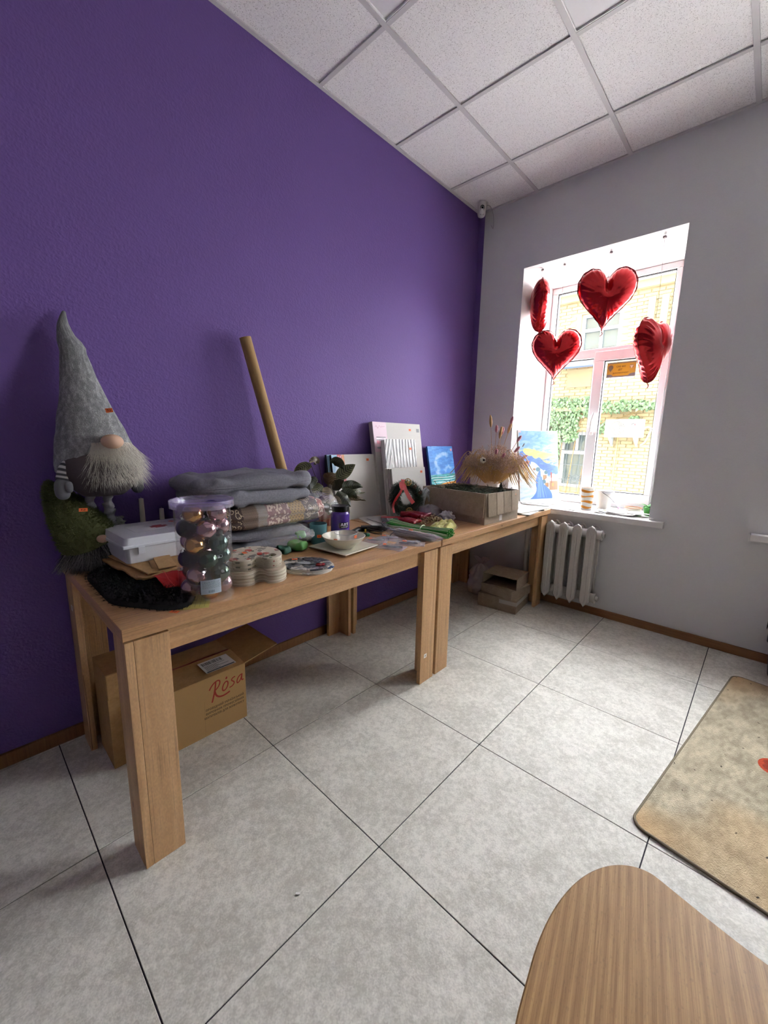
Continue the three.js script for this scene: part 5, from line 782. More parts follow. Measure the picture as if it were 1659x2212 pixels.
// ---------------------------------------------------------------- papers, red pouches, dried flowers
{
  const bd = (w, d, x, z, ry, y, c, l, n = 'drawing_board', cat = 'board') => { const o = single(n, warp(new THREE.BoxGeometry(w, 0.003, d, 12, 1, 12), (v) => { v.y += 0.006 * Math.pow(Math.max(0, v.x / w + 0.2), 2) * (v.z / d); }), typeof c === 'number' ? mat(c, 0.7) : c, l, cat); o.position.set(x, T + y, z); o.rotation.y = ry; return o; };
  bd(0.3, 0.34, 0.31, 1.34, -0.4, 0.003, 0xc4c0b8, 'white drawing board lying flat in front of the wreath');
  bd(0.22, 0.28, 0.33, 1.32, -0.2, 0.0085, 0xb9b6b2, 'grey white paper pad lying on the drawing board', 'paper_pad', 'paper');
  const bt = canvasTex(256, 64, (g) => { g.fillStyle = '#42454c'; g.fillRect(0, 0, 256, 64); g.fillStyle = '#b5303a'; g.fillRect(0, 0, 60, 64); g.fillStyle = '#d8d8da'; g.font = 'bold 34px sans-serif'; g.fillText('COLOR', 76, 44); }, { clamp: true });
  const b = single('booklet', rbox(0.16, 0.012, 0.1, 0.002, 1), [mat(0xffffff, 0.5, { map: bt }), mat(0x9aa0a4, 0.6), mat(0xb6b4b2, 0.6), mat(0xb6b4b2, 0.6), mat(0xffffff, 0.5, { map: bt }), mat(0x4a4e55, 0.5)][0], 'thin boxed booklet with a red and grey spine', 'booklet'); b.position.set(0.36, T + 0.02, 1.4); b.rotation.y = -0.75;
  const r = single('red_card', new THREE.BoxGeometry(0.15, 0.002, 0.11), mat(0xb52d38, 0.6), 'flat red card beside the booklet', 'card'); r.position.set(0.38, T + 0.0155, 1.28); r.rotation.y = 0.5;
  const f1 = single('foil_pouch', boxUV(warp(softBox(0.17, 0.03, 0.12, 0.012, 26), (v) => { v.y += 0.022 * fbm(v.x * 16, v.z * 16, 3) + 0.008 * Math.abs(fbm(v.x * 45, v.z * 30, 8)); v.z += 0.012 * fbm(v.x * 20, v.y * 20, 2); })), phys(0x7e151e, 0.3, { clearcoat: 0.6 }), 'larger crumpled dark red foil pouch behind the dried flowers', 'pouch', 'red foil pouches'); f1.position.set(0.42, T + 0.04, 1.23);
  const f2 = single('foil_pouch', boxUV(warp(softBox(0.12, 0.022, 0.08, 0.01, 22), (v) => { v.y += 0.018 * fbm(v.x * 18 + 5, v.z * 18, 3) + 0.008 * Math.abs(fbm(v.x * 45, v.z * 30, 5)); v.x += 0.01 * fbm(v.z * 24, v.y * 20, 6); })), phys(0x9c1d26, 0.3, { clearcoat: 0.6 }), 'smaller bright red foil pouch nearer the booklet', 'pouch', 'red foil pouches'); f2.position.set(0.46, T + 0.022, 1.33);
  // cellophane sleeve of dried flowers
  seed(250); const o = thing('dried_flowers', 'bunch of tiny brown and cream dried flowers beside the red pouch', 'dried flowers', [0.52, T, 1.2]);
  const heads = []; const hm = [mat(0x9c8063, 0.9), mat(0xc7b392, 0.9), mat(0x6b4f3a, 0.9)]; for (let k = 0; k < 3; k++) { const g = []; for (let i = 0; i < 45; i++) { const t = rnd(); g.push(new THREE.IcosahedronGeometry(rr(0.004, 0.008), 0).translate(rr(-0.045, 0.05), 0.012 + rr(0, 0.03), -0.09 + t * 0.2)); } part(o, 'flower_heads', merge(g), hm[k]).userData.kind = 'stuff'; }
  const st = []; for (let i = 0; i < 40; i++) st.push({ p: V(rr(-0.03, 0.03), rr(0.006, 0.02), 0.09), d: V(rr(-0.1, 0.1), 0.03, -1), l: rr(0.1, 0.19), r: 0.0008 }); stuff(part(o, 'stems', fibres(st, 3, 1), hm[0]));
}
// yellow organza, green crepe bundle
{
  const o = thing('organza_bag', 'crumpled pale yellow organza bag at the table joint', 'bag', [0.655, T, 1.27], 0.35);
  const m = phys(0xd3cf70, 0.75, { transmission: 0.3, thickness: 0, side: THREE.DoubleSide });
  part(o, 'cloth', sheet(64, 40, (u, v) => { const a = u * Math.PI * 2, r = v; const x = Math.cos(a) * 0.07 * r * (1 + 0.18 * fbm(Math.cos(a) * 2, Math.sin(a) * 2, 6)), z = Math.sin(a) * 0.15 * r * (1 + 0.3 * fbm(Math.cos(a) * 2, Math.sin(a) * 2, 2)); const ridge = Math.abs(fbm(x * 20, z * 9, 3, 2)), fine = fbm(x * 60, z * 30, 7, 2); return [x, 0.003 + 0.042 * Math.pow(1 - r * r, 0.5) * (0.6 + 1.1 * ridge + 0.22 * fine) * (1 - 0.3 * (z / 0.15)), z]; }), m);
  part(o, 'drawstring', tube([[0.03, 0.004, 0.1], [0.06, 0.003, 0.06], [0.075, 0.003, -0.02], [0.06, 0.003, -0.1]], 0.0015, 30, 5), mat(0xd9d6a8, 0.7));
  seed(260); const g = thing('raffia_bundle', 'tied bundle of green and white paper stems', 'bundle', [0.64, T, 1.47], 0.14), fl = [[], [], []];
  for (let i = 0; i < 150; i++) { const k = i % 3, a = rr(0, 6.28), r = Math.sqrt(rnd()) * 0.025; const p = [...Array(5)].map((_, j) => { const t = j / 4, w = 1 + 0.8 * Math.pow(Math.abs(t - 0.55) * 2, 2); return V((t - 0.5) * 0.37 + rr(-0.004, 0.004), 0.024 + Math.max(-0.02, Math.sin(a) * r * 0.75 * w * 0.8), Math.cos(a) * r * w * 1.2); }); fl[k].push(tube(p, rr(0.002, 0.004), 10, 4)); }
  fl.forEach((l, k) => part(g, 'stems', merge(l), mat([0x2f8a34, 0x4fae4b, 0xbcd3a8][k], 0.7)));
  part(g, 'band', new THREE.TorusGeometry(0.021, 0.0025, 6, 24).rotateY(Math.PI / 2).scale(1, 1.0, 1.4).translate(0.02, 0.024, 0), mat(0xcfe0c4, 0.7));
}
// clear sleeve of grey reeds and small zip bags
function zipBag(x, z, ry, w, d, s, label, inner) {
  const o = thing('zip_bag', label, 'plastic bag', [x, T, z], ry, 'small clear zip bags'); const f = (up) => (u, v) => { const px = (u - 0.5) * w, pz = (v - 0.5) * d, e = Math.min(1, 4 * Math.min(u, 1 - u)) * Math.min(1, 4 * Math.min(v, 1 - v)); return [px, up ? 0.002 + e * (0.012 + 0.012 * fbm(px * 40 + s, pz * 40, s)) + 0.004 * Math.abs(fbm(px * 60, pz * 20, s)) : 0.001, pz]; };
  part(o, 'film', merge([sheet(22, 16, f(true)), sheet(22, 16, f(false))]), M.filmBag ??= phys(0xfbfafb, 0.14, { transmission: 0.78, thickness: 0, ior: 1.5, side: THREE.DoubleSide }));
  inner.forEach(([n, l, r, c, ix, iz, iry]) => { const g = merge([cyl(r, r, l * 0.8, 10, 0, -l / 2, 0), cyl(r * 0.9, r * 0.2, l * 0.2, 10, 0, l * 0.3, 0)]).rotateZ(Math.PI / 2); part(o, n, at(g, [ix, 0.003 + r, iz], [0, iry, 0]), mat(c, 0.45)); });
  tagOn(o, [-w * 0.2, 0.0165, d * 0.1], [-Math.PI / 2, s, 0], 0.021, 0.014); return o;
}
seed(270);
zipBag(0.61, 1.78, 0.5, 0.12, 0.09, 1, 'zip bag with a dark marker, nearest the bowl', [['marker', 0.09, 0.005, 0x4a4c52, 0, 0, 0.4]]);
zipBag(0.74, 1.81, 0.35, 0.14, 0.09, 2, 'zip bag with a grey marker at the table edge', [['marker', 0.1, 0.0055, 0x6a6c72, 0.01, 0.01, 0.2]]);
zipBag(0.76, 1.69, 0.6, 0.14, 0.09, 3, 'zip bag with two black pen caps beside the reeds', [['marker', 0.09, 0.005, 0x26282c, -0.01, 0.012, 0.1], ['marker', 0.08, 0.005, 0x55575c, 0.01, -0.016, 0.3]]);
zipBag(0.62, 1.69, 0.2, 0.13, 0.09, 4, 'zip bag with a silver pen under the black cable', [['marker', 0.09, 0.0045, 0x9a9ca2, 0, 0, 0.6]]);
{
  seed(280); const o = thing('reed_bag', 'long clear sleeve of grey brown reed sticks', 'bag', [0.7, T, 1.59], 0.12); const l = []; for (let i = 0; i < 90; i++) { const a = rr(0, 6.28), r = Math.sqrt(rnd()) * 0.017; l.push(cyl(0.0013, 0.0013, 0.23, 4).rotateZ(Math.PI / 2).rotateY(rr(-0.03, 0.03)).translate(0.115, 0.019 + Math.sin(a) * r * 0.85, Math.cos(a) * r * 1.3)); }
  part(o, 'reeds', merge(l), mat(0x8d8878, 0.85)); part(o, 'sleeve', sheet(30, 24, (u, v) => { const a = v * Math.PI * 2, t = u, e = 1 + 0.9 * Math.pow(Math.max(0, Math.abs(t - 0.45) - 0.42) * 10, 1), x = (t - 0.5) * 0.3; return [x, Math.max(0.001, 0.02 + Math.sin(a) * (0.021 / e) * (1 + 0.15 * fbm(x * 40, a * 2))), Math.cos(a) * 0.028 * Math.min(e, 1.3) * (1 + 0.12 * fbm(x * 30, a * 2, 4))]; }), M.filmBag); tagOn(o, [-0.02, 0.043, 0], [-Math.PI / 2, 0.2, 0]);
}
// ---------------------------------------------------------------- glue gun, knife, cable
{
  const o = thing('glue_gun', 'black hot glue gun with a coiled black cable', 'glue gun', [0.43, T, 1.68], 0.0), b = M.blackPlastic;
  part(o, 'barrel', merge([cyl(0.018, 0.016, 0.13, 20).rotateZ(-Math.PI / 2).translate(-0.02, 0.02, 0), cyl(0.016, 0.006, 0.03, 16).rotateZ(-Math.PI / 2).translate(0.11, 0.02, 0)]).rotateY(0.9), b);
  part(o, 'grip', rbox(0.03, 0.026, 0.1, 0.01, 3).rotateY(0.4).translate(-0.01, 0.015, 0.05), b); part(o, 'trigger', rbox(0.01, 0.014, 0.03, 0.004, 2).rotateY(0.8).translate(0.025, 0.015, 0.02), mat(0xc7a11f, 0.4), 'yellow trigger');
  const pts = []; for (let k = 0; k < 46; k++) { const t = k / 45, a = t * 24; pts.push([0.04 + 0.03 * Math.cos(a) + 0.05 * t, 0.006 + 0.035 * Math.abs(Math.sin(a * 0.5)) * (1 - t * 0.3), -0.15 + 0.05 * Math.sin(a) + 0.02 * t]); } pts.push([0.14, 0.004, -0.06], [0.18, 0.004, 0.0], [0.21, 0.004, 0.04]);
  part(o, 'cable', tube(pts, 0.0026, 260, 6), b);
  const p2 = []; for (let k = 0; k < 20; k++) { const a = k * 0.6; p2.push([0.06 + 0.05 * Math.cos(a), 0.005 + 0.003 * k * 0.5, -0.02 + 0.03 * Math.sin(a)]); } part(o, 'cable', tube(p2, 0.0026, 120, 6), b);
  const k = thing('craft_knife', 'craft knife with a teal green handle', 'knife', [0.485, T, 1.765], 0.8); part(k, 'handle', merge([rbox(0.1, 0.016, 0.02, 0.007, 3, 0, 0.009, 0)]), mat(0x2c7a58, 0.45)); part(k, 'grip_pad', rbox(0.05, 0.018, 0.022, 0.007, 2, 0.012, 0.0095, 0), mat(0x18382c, 0.6)); part(k, 'collar', cyl(0.007, 0.006, 0.02, 12).rotateZ(-Math.PI / 2).translate(-0.065, 0.009, 0), M.blackPlastic);
}
// ---------------------------------------------------------------- cardboard box with greenery
{
  const W = 0.5, D = 0.385, Hh = 0.19, t = 0.005, o = thing('cardboard_box', 'open grey brown cardboard box filled with fir greenery', 'box', [0.545, T, 0.81], -0.07);
  const k = M.kraftGrey, p = (n, g) => part(o, n, boxUV(g), k);
  p('side', box2(-W / 2, W / 2, 0, Hh, D / 2 - t, D / 2)); p('side', box2(-W / 2, W / 2, 0, Hh, -D / 2, -D / 2 + t)); p('end', box2(W / 2 - t, W / 2, 0, Hh, -D / 2 + t, D / 2 - t)); p('end', box2(-W / 2, -W / 2 + t, 0, Hh, -D / 2 + t, D / 2 - t)); p('bottom', box2(-W / 2 + t, W / 2 - t, 0, t, -D / 2 + t, D / 2 - t));
  // flaps folded down outside: long one on the near side, short one on the end with creases
  const fl = part(o, 'flap', boxUV(box2(-W / 2 + 0.004, W / 2 - 0.004, -0.145, 0, 0, 0.005)), k); fl.position.set(0, Hh, D / 2 + 0.001); fl.rotation.x = -0.05;
  for (let i = 0; i < 4; i++) { const e = part(o, 'flap_strip', boxUV(box2(0, 0.005, -0.14 + i * 0.004, 0, -0.042, 0.042)), M.kraftPale ??= mat(0xe8e2d8, 0.85, { map: greyKraft })); e.position.set(W / 2 + 0.0015, Hh, 0.135 - i * 0.087); e.rotation.set(0, (i % 2 ? 0.06 : -0.05), 0.09); }
  tagOn(o, [W / 2 + 0.008, Hh - 0.03, -0.135], [0, Math.PI / 2, 0], 0.012, 0.014);
  part(o, 'tape', box2(W / 2 + 0.0003, W / 2 + 0.001, 0.01, 0.045, 0.0, 0.03), mat(0xd8d4ce, 0.3));
  seed(300); const gr = thing('fir_greenery', 'dark green fir branches filling the cardboard box', 'greenery', [0.545, T + 0.006, 0.81], -0.07), l1 = [], l2 = [], core = [];
  for (let i = 0; i < 260; i++) { const x = rr(-0.22, 0.22), z = rr(-0.165, 0.165), y = 0.135 + rr(0, 0.05), d = unitDir(); d.y *= 0.25; const len = rr(0.05, 0.09); core.push({ p: V(x, y, z), d, l: len, r: 0.0016 }); for (let j = 0; j < 26; j++) { const q = V(x, y, z).addScaledVector(d.clone().normalize(), len * j / 26); if (Math.abs(q.x) > 0.235 || Math.abs(q.z) > 0.18) continue; (rnd() < 0.6 ? l1 : l2).push({ p: q, d: d.clone().multiplyScalar(0.7).add(unitDir()), l: rr(0.01, 0.018), r: 0.001 }); } }
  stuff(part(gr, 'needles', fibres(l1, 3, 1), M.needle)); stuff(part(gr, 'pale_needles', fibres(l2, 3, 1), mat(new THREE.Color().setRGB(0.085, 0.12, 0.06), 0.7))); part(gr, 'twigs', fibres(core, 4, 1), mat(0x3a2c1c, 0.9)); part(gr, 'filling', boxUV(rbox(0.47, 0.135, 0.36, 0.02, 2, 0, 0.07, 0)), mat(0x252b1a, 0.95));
  // tiny fir tree standing in the box
  const ft = thing('mini_fir', 'tiny artificial fir tree standing at the corner of the box', 'tree', [0.69, T + 0.1, 0.665]), fl2 = []; for (let i = 0; i < 1300; i++) { const t2 = Math.pow(rnd(), 1.3), y = 0.03 + 0.1 * t2, r = 0.03 * (1 - t2) * (0.6 + 0.4 * Math.abs(Math.sin(t2 * 18))), a = rr(0, 6.28); fl2.push({ p: V(Math.cos(a) * r * 0.4, y, Math.sin(a) * r * 0.4), d: V(Math.cos(a), 0.15, Math.sin(a)), l: r * 0.9 + 0.004, r: 0.001 }); } part(ft, 'needles', fibres(fl2, 3, 1), M.needle); part(ft, 'trunk', cyl(0.003, 0.002, 0.13, 8), mat(0x33261a, 0.9));
}
// ---------------------------------------------------------------- bouquet of dried grasses in a white vase
{
  seed(310); const o = thing('dried_bouquet', 'bushy bouquet of dried grasses and pink bunny tails in a white vase', 'bouquet', [0.5, T, 0.43]), straw = [], pale = [], seeds = [], heads = [];
  o.scale.setScalar(1.27); part(o, 'vase', lathe([[0, 0.001], [0.034, 0.001], [0.04, 0.01], [0.043, 0.14], [0.048, 0.165], [0.045, 0.165], [0.039, 0.14], [0.042, 0.014], [0, 0.01]], 36), phys(0xd9d5d2, 0.35, { clearcoat: 0.2 }));
  for (let i = 0; i < 420; i++) { const a = rr(0, 6.283), sp = Math.pow(rnd(), 0.6), out = sp * 1.15, d = V(Math.cos(a) * out, 1, Math.sin(a) * out), l = rr(0.15, 0.235) * (1 - 0.12 * sp); const p = V(Math.cos(a) * 0.02, 0.13, Math.sin(a) * 0.02); straw.push({ p, d, l: l + 0.03, r: 0.0013 }); const tip = p.clone().addScaledVector(d.clone().normalize(), l); for (let j = 0; j < 13; j++) seeds.push({ p: tip.clone().add(unitDir().multiplyScalar(rr(0, 0.02))), d: d.clone().add(unitDir().multiplyScalar(1.2)), l: rr(0.008, 0.022), r: 0.0017 }); }
  // long drooping ears to both sides
  const arcs = []; for (let i = 0; i < 64; i++) { const s = i % 2 ? 1 : -1, a = (s > 0 ? 2.45 : -0.75) + rr(-0.9, 0.9), r = rr(0.1, 0.22), h = rr(0.03, 0.12); const q = V(Math.cos(a), 0, Math.sin(a)); const pts = [0, 0.35, 0.7, 1, 1.15].map((t) => V(q.x * r * t, 0.2 + h * Math.sin(Math.min(t, 1) * 2.4) * 1.3 - (t > 0.8 ? (t - 0.8) * 0.25 : 0), q.z * r * t)); arcs.push(taperTube(pts, (t) => 0.0008 + (t > 0.5 ? 0.0022 * Math.sin((t - 0.5) * 6.2) : 0), 14, 4)); for (let j = 0; j < 16; j++) { const t = rr(0.55, 1), c = new THREE.CatmullRomCurve3(pts); pale.push({ p: c.getPoint(t), d: c.getTangent(t).add(unitDir().multiplyScalar(0.5)), l: rr(0.015, 0.035), r: 0.0006 }); } }
  stuff(part(o, 'stems', fibres(straw, 3, 1), mat(0xc2a06c, 0.85))); stuff(part(o, 'seed_heads', fibres(seeds, 3, 1), mat(0xb59b8a, 0.9))); stuff(part(o, 'drooping_ears', merge(arcs), mat(0xb39360, 0.85))); stuff(part(o, 'bristles', fibres(pale, 3, 1), mat(0xc7aa76, 0.85)));
  const pink = mat(0xb9808a, 0.9), tan = mat(0xc09a6c, 0.85), tops = [[0.08, 0.5, -0.02, 1], [0.05, 0.44, 0.02, 1], [0.03, 0.45, 0.05, 1], [0.09, 0.4, -0.1, 1], [0.05, 0.46, -0.06, 0], [0.02, 0.49, 0.1, 0], [0.06, 0.43, 0.06, 0], [0.11, 0.3, -0.14, 1], [0.13, 0.27, -0.12, 1], [0.08, 0.33, 0.13, 1], [0.1, 0.31, 0.09, 1], [0.1, 0.34, -0.06, 1]];
  tops.forEach(([x, y, z, k]) => { const g = partGroup(o, k ? 'bunny_tail' : 'wheat_ear'), d = V(x, y - 0.2, z).normalize(); part(g, 'stalk', taperTube([V(0, 0.17, 0), V(x * 0.5, lerp(0.17, y, 0.5), z * 0.5), V(x, y, z)], () => 0.0012, 8, 4), tan); const e = new THREE.SphereGeometry(1, 12, 10); warp(e, (v) => { const n = 1 + 0.25 * fbm(v.x * 5 + x * 40, v.y * 5, v.z * 5); v.set(v.x * 0.0085 * n, v.y * (k ? 0.022 : 0.035) * n, v.z * 0.0085 * n); }); const m = part(g, 'head', e, k ? pink : tan); m.position.set(x, y, z).addScaledVector(d, 0.012); m.quaternion.setFromUnitVectors(V(0, 1, 0), d); });
  // a pale poppy-like bloom on the left
  const fl = partGroup(o, 'flower'); part(fl, 'petals', merge([...Array(6)].map((_, i) => pillow(0.02, 0.004, 0.016, 0.8, 10).translate(0.009, 0, 0).rotateY(i * 1.047)).concat()).rotateZ(-1.2).rotateY(-0.6).translate(0.02, 0.29, 0.16), mat(0xcfc6b4, 0.8)); part(fl, 'eye', new THREE.SphereGeometry(0.006, 12, 8).translate(0.024, 0.291, 0.158), mat(0x231f1c, 0.8)); part(fl, 'stalk', taperTube([V(0, 0.17, 0), V(0.01, 0.24, 0.09), V(0.02, 0.285, 0.158)], () => 0.0012, 8, 4), tan);
}
// ---------------------------------------------------------------- under the tables
{
  // big printed carton
  const x0 = 0.1, x1 = 0.39, z0 = 2.38, z1 = 2.79, h = 0.262, t = 0.005, o = thing('carton', 'brown carton printed with a red brush logo under the near table', 'box', [(x0 + x1) / 2, 0, (z0 + z1) / 2]); const hx = (x1 - x0) / 2, hz = (z1 - z0) / 2;
  const pr = canvasTex(1024, 660, (g) => {
    seed(410); g.fillStyle = '#a98655'; g.fillRect(0, 0, 1024, 660); for (let i = 0; i < 5000; i++) { g.fillStyle = `rgba(${rnd() < 0.5 ? '120,92,52' : '190,155,105'},${rr(0.03, 0.12)})`; g.fillRect(rr(0, 1024), rr(0, 660), rr(2, 14), rr(1, 3)); }
    g.save(); g.translate(600, 40); g.strokeStyle = '#93281c'; g.lineCap = 'round'; g.lineJoin = 'round';
    const st = (w, f) => { g.lineWidth = w; g.beginPath(); f(); g.stroke(); };
    st(15, () => { g.moveTo(20, 100); g.bezierCurveTo(50, 40, 110, 10, 130, 40); g.bezierCurveTo(142, 70, 110, 120, 70, 132); }); st(17, () => { g.moveTo(88, 40); g.bezierCurveTo(80, 120, 60, 190, 40, 250); }); st(19, () => { g.moveTo(74, 140); g.bezierCurveTo(80, 220, 130, 250, 230, 216); });
    st(15, () => { g.moveTo(176, 176); g.bezierCurveTo(140, 180, 160, 90, 200, 80); g.bezierCurveTo(240, 80, 216, 170, 176, 176); }); g.fillStyle = '#93281c'; g.beginPath(); g.ellipse(206, 40, 10, 15, 0.4, 0, 6.3); g.fill();
    st(13, () => { g.moveTo(300, 66); g.bezierCurveTo(262, 66, 250, 96, 280, 112); g.bezierCurveTo(306, 132, 280, 168, 240, 168); }); st(14, () => { g.moveTo(384, 70); g.bezierCurveTo(330, 70, 310, 150, 332, 156); g.bezierCurveTo(360, 150, 376, 110, 384, 74); g.bezierCurveTo(378, 120, 372, 150, 396, 140); });
    g.restore(); g.fillStyle = '#4c3a20'; g.font = 'bold 35px sans-serif'; g.fillText('ПРОВІДНИЙ УКРАЇНСЬКИЙ', 566, 372, 430); g.fillText('ВИРОБНИК ПРОФЕСІЙНИХ', 566, 416, 430); g.fillText('МАТЕРІАЛІВ ДЛЯ ЖИВОПИСУ', 548, 460, 450); g.strokeStyle = 'rgba(110,84,48,.6)'; g.lineWidth = 2; g.beginPath(); g.moveTo(560, 250); g.lineTo(552, 660); g.stroke();
  }, { clamp: true });
  const p = (n, g) => part(o, n, boxUV(g), M.kraft);
  const front = part(o, 'front', new THREE.BoxGeometry(0.41, h, t), [M.kraft, M.kraft, M.kraft, M.kraft, mat(0xffffff, 0.85, { map: pr }), M.kraft], 'printed carton face'); front.rotation.y = Math.PI / 2; front.position.set(hx - t / 2, h / 2, 0);
  p('back', box2(-hx, -hx + t, 0, h, -hz, hz)); p('end', box2(-hx + t, hx - t, 0, h, -hz, -hz + t)); p('end', box2(-hx + t, hx - t, 0, h, hz - t, hz)); p('bottom', box2(-hx + t, hx - t, 0, t, -hz + t, hz - t));
  // lid flaps: two closed, one standing open at the right end
  p('flap', box2(-hx, 0.0, h, h + t, -hz, hz)); const ff = p('flap', box2(-0.14, 0, 0, t, -hz, hz)); ff.position.set(hx, h, 0); ff.rotation.z = -0.09; ff.position.y = h - 0.002;
  const fo = p('flap', box2(-hx, hx, 0, t, -0.17, 0)); fo.position.set(0, h, -hz); fo.rotation.x = 0.18;
  part(o, 'tape', box2(-0.02, 0.03, h + t, h + t + 0.0008, -hz, hz), mat(0x8f2c22, 0.35), 'red packing tape');
  const lb = canvasTex(256, 192, (g) => { g.fillStyle = '#d6d4d0'; g.fillRect(0, 0, 256, 192); g.fillStyle = '#2b2b2b'; seed(5); for (let k = 0; k < 30; k++) g.fillRect(20 + k * 6, 20, rr(1, 5), 50); for (let k = 0; k < 6; k++) g.fillRect(20, 86 + k * 14, rr(60, 200), 5); g.fillRect(10, 172, 236, 14); }, { clamp: true });
  const l = part(o, 'address_label', new THREE.BoxGeometry(0.13, 0.0006, 0.1), mat(0xffffff, 0.5, { map: lb }), 'white shipping label with bar code'); l.position.set(0.085, h + t + 0.012, -hz + 0.1); l.rotation.set(0, Math.PI / 2, -0.0); l.rotation.z = 0; 
  // second, taller carton squeezed behind the corner leg
  const b = thing('carton', 'plain tall brown carton between the corner leg and the printed carton', 'box', [0.22, 0, 2.842]); const q = (n, x, y, z, w2, h2, d2) => part(b, n, boxUV(rbox(w2, h2, d2, 0.002, 1, x, y, z)), M.kraft);
  q('body', 0, 0.195, 0, 0.19, 0.39, 0.085); q('flap', 0.098, 0.34, 0, 0.004, 0.1, 0.083);
}
{
  // three flat cartons stacked under the far table
  const k2 = M.kraftGrey;
  const tray = (x, y, z, w, h, d, ry, label, open) => { const o = thing('flat_carton', label, 'box', [x, y, z], ry, 'flat cartons under the far table'), t = 0.004; const p = (n, g) => part(o, n, boxUV(g), k2); p('bottom', box2(-w / 2, w / 2, 0, t, -d / 2, d / 2)); p('side', box2(-w / 2, w / 2, t, h, -d / 2, -d / 2 + t)); if (!open) p('side', box2(-w / 2, w / 2, t, h, d / 2 - t, d / 2)); p('end', box2(-w / 2, -w / 2 + t, t, h, -d / 2 + t, d / 2 - t)); p('end', box2(w / 2 - t, w / 2, t, h, -d / 2 + t, d / 2 - t)); p('lid', box2(-w / 2, w / 2, h, h + t, -d / 2, d / 2)); return o; };
  const a = tray(0.595, 0, 0.305, 0.3, 0.1, 0.3, 0.12, 'bottom flat carton of the three, with torn white tape'); part(a, 'tape', box2(0.02, 0.1502, 0.06, 0.09, 0.1501, 0.1508), mat(0xb8b2a8, 0.5)); part(a, 'tape', box2(0.1501, 0.1508, 0.06, 0.09, -0.12, 0.15), mat(0xb8b2a8, 0.5));
  tray(0.61, 0.105, 0.31, 0.27, 0.062, 0.26, -0.12, 'middle flat carton of the three, turned askew');
  tray(0.6, 0.172, 0.3, 0.27, 0.085, 0.25, 0.08, 'top flat carton of the three, its dark open end facing out', true);
  // knotted carrier bag
  seed(420); const o = thing('carrier_bag', 'knotted white plastic carrier bag beside the flat cartons', 'plastic bag', [0.36, 0, 0.27]); const m = phys(0xcfc4c4, 0.5, { transmission: 0.25, thickness: 0, side: THREE.DoubleSide });
  part(o, 'sack', sheet(44, 34, (u, v) => { const a2 = u * Math.PI * 2, r = v < 0.12 ? v / 0.12 : Math.pow(Math.max(0, 1 - Math.pow((v - 0.12) / 0.88, 2.6)), 0.6) * 0.92 + 0.08; const k = 1 + 0.35 * fbm(Math.cos(a2) * 2.2, Math.sin(a2) * 2.2, v * 4) + 0.1 * Math.sin(a2 * 9) * v; return [Math.cos(a2) * 0.1 * r * k, 0.002 + 0.27 * v, Math.sin(a2) * 0.1 * r * k]; }), m);
  part(o, 'ears', merge([-1, 1].map((s) => sheet(12, 14, (u, v) => [s * (0.006 + 0.05 * v) + (u - 0.5) * 0.08 * Math.sin(v * 2.4 + 0.3), 0.26 + 0.13 * v - 0.03 * v * v * 2, 0.01 * fbm(u * 4, v * 4, s * 3) + (u - 0.5) * 0.02]))), m);
}
// ---------------------------------------------------------------- cast-iron radiator and its riser pipe
{
  const o = thing('radiator', 'white ribbed cast iron radiator under the window', 'radiator', [0, 0, 0]), m = mat(0xbdb9b3, 0.45);
  // section outline seen from the front, pointed at both ends; built as three plates stepping in depth
  const col = (w, y0, y1, tip) => new THREE.Shape([P2(-w / 2, y0 + tip), P2(0, y0), P2(w / 2, y0 + tip), P2(w / 2, y1 - tip * 0.8), P2(w * 0.28, y1 - tip * 0.25), P2(0, y1), P2(-w * 0.28, y1 - tip * 0.25), P2(-w / 2, y1 - tip * 0.8)]);
  const front = extrude(col(0.05, 0.106, 0.686, 0.034), 0.018, { bevel: 0.006 }), mid = extrude(col(0.03, 0.125, 0.672, 0.02), 0.1), back = extrude(col(0.05, 0.115, 0.68, 0.03), 0.012, { bevel: 0.005 }), ridge = extrude(col(0.01, 0.135, 0.655, 0.012), 0.006, { bevel: 0.002 });
  const hub = cyl(0.032, 0.032, 0.096, 22).rotateZ(-Math.PI / 2).translate(-0.048, 0, 0);
  for (let k = 0; k < 4; k++) { const x = 0.858 + k * 0.094, s = partGroup(o, 'section'); s.position.set(x, 0, 0);
    part(s, 'front_fin', front, m).position.z = 0.15; part(s, 'column', mid, m).position.z = 0.055; part(s, 'back_fin', back, m).position.z = 0.045; part(s, 'ridge', ridge, m).position.z = 0.174;
    for (const y of [0.158, 0.625]) part(s, 'hub', hub, m).position.set(0, y, 0.1); }
  for (const y of [0.158, 0.625]) part(o, 'end_plug', merge([cyl(0.036, 0.036, 0.012, 24).rotateZ(-Math.PI / 2).translate(1.186, y, 0.1), cyl(0.018, 0.018, 0.016, 6).rotateZ(-Math.PI / 2).translate(1.196, y, 0.1)]), m);
  for (const x of [0.9, 1.09]) part(o, 'bracket', box2(x - 0.012, x + 0.012, 0.585, 0.6, 0.0, 0.11), m);
  const pi = thing('heating_pipe', 'white heating pipe beside the radiator under the table', 'pipe', [0, 0, 0]); part(pi, 'riser', tube([[0.64, 0.0, 0.05], [0.64, 0.3, 0.05], [0.64, 0.655, 0.05], [0.64, 0.69, 0.035], [0.64, 0.7, 0.005]], 0.017, 30, 14), m); for (const y of [0.158, 0.625]) part(pi, 'branch', tube([[0.64, y, 0.05], [0.67, y, 0.055], [0.7, y, 0.064], [0.77, y, 0.068], [0.815, y, 0.085]], 0.011, 24, 10), m);
}
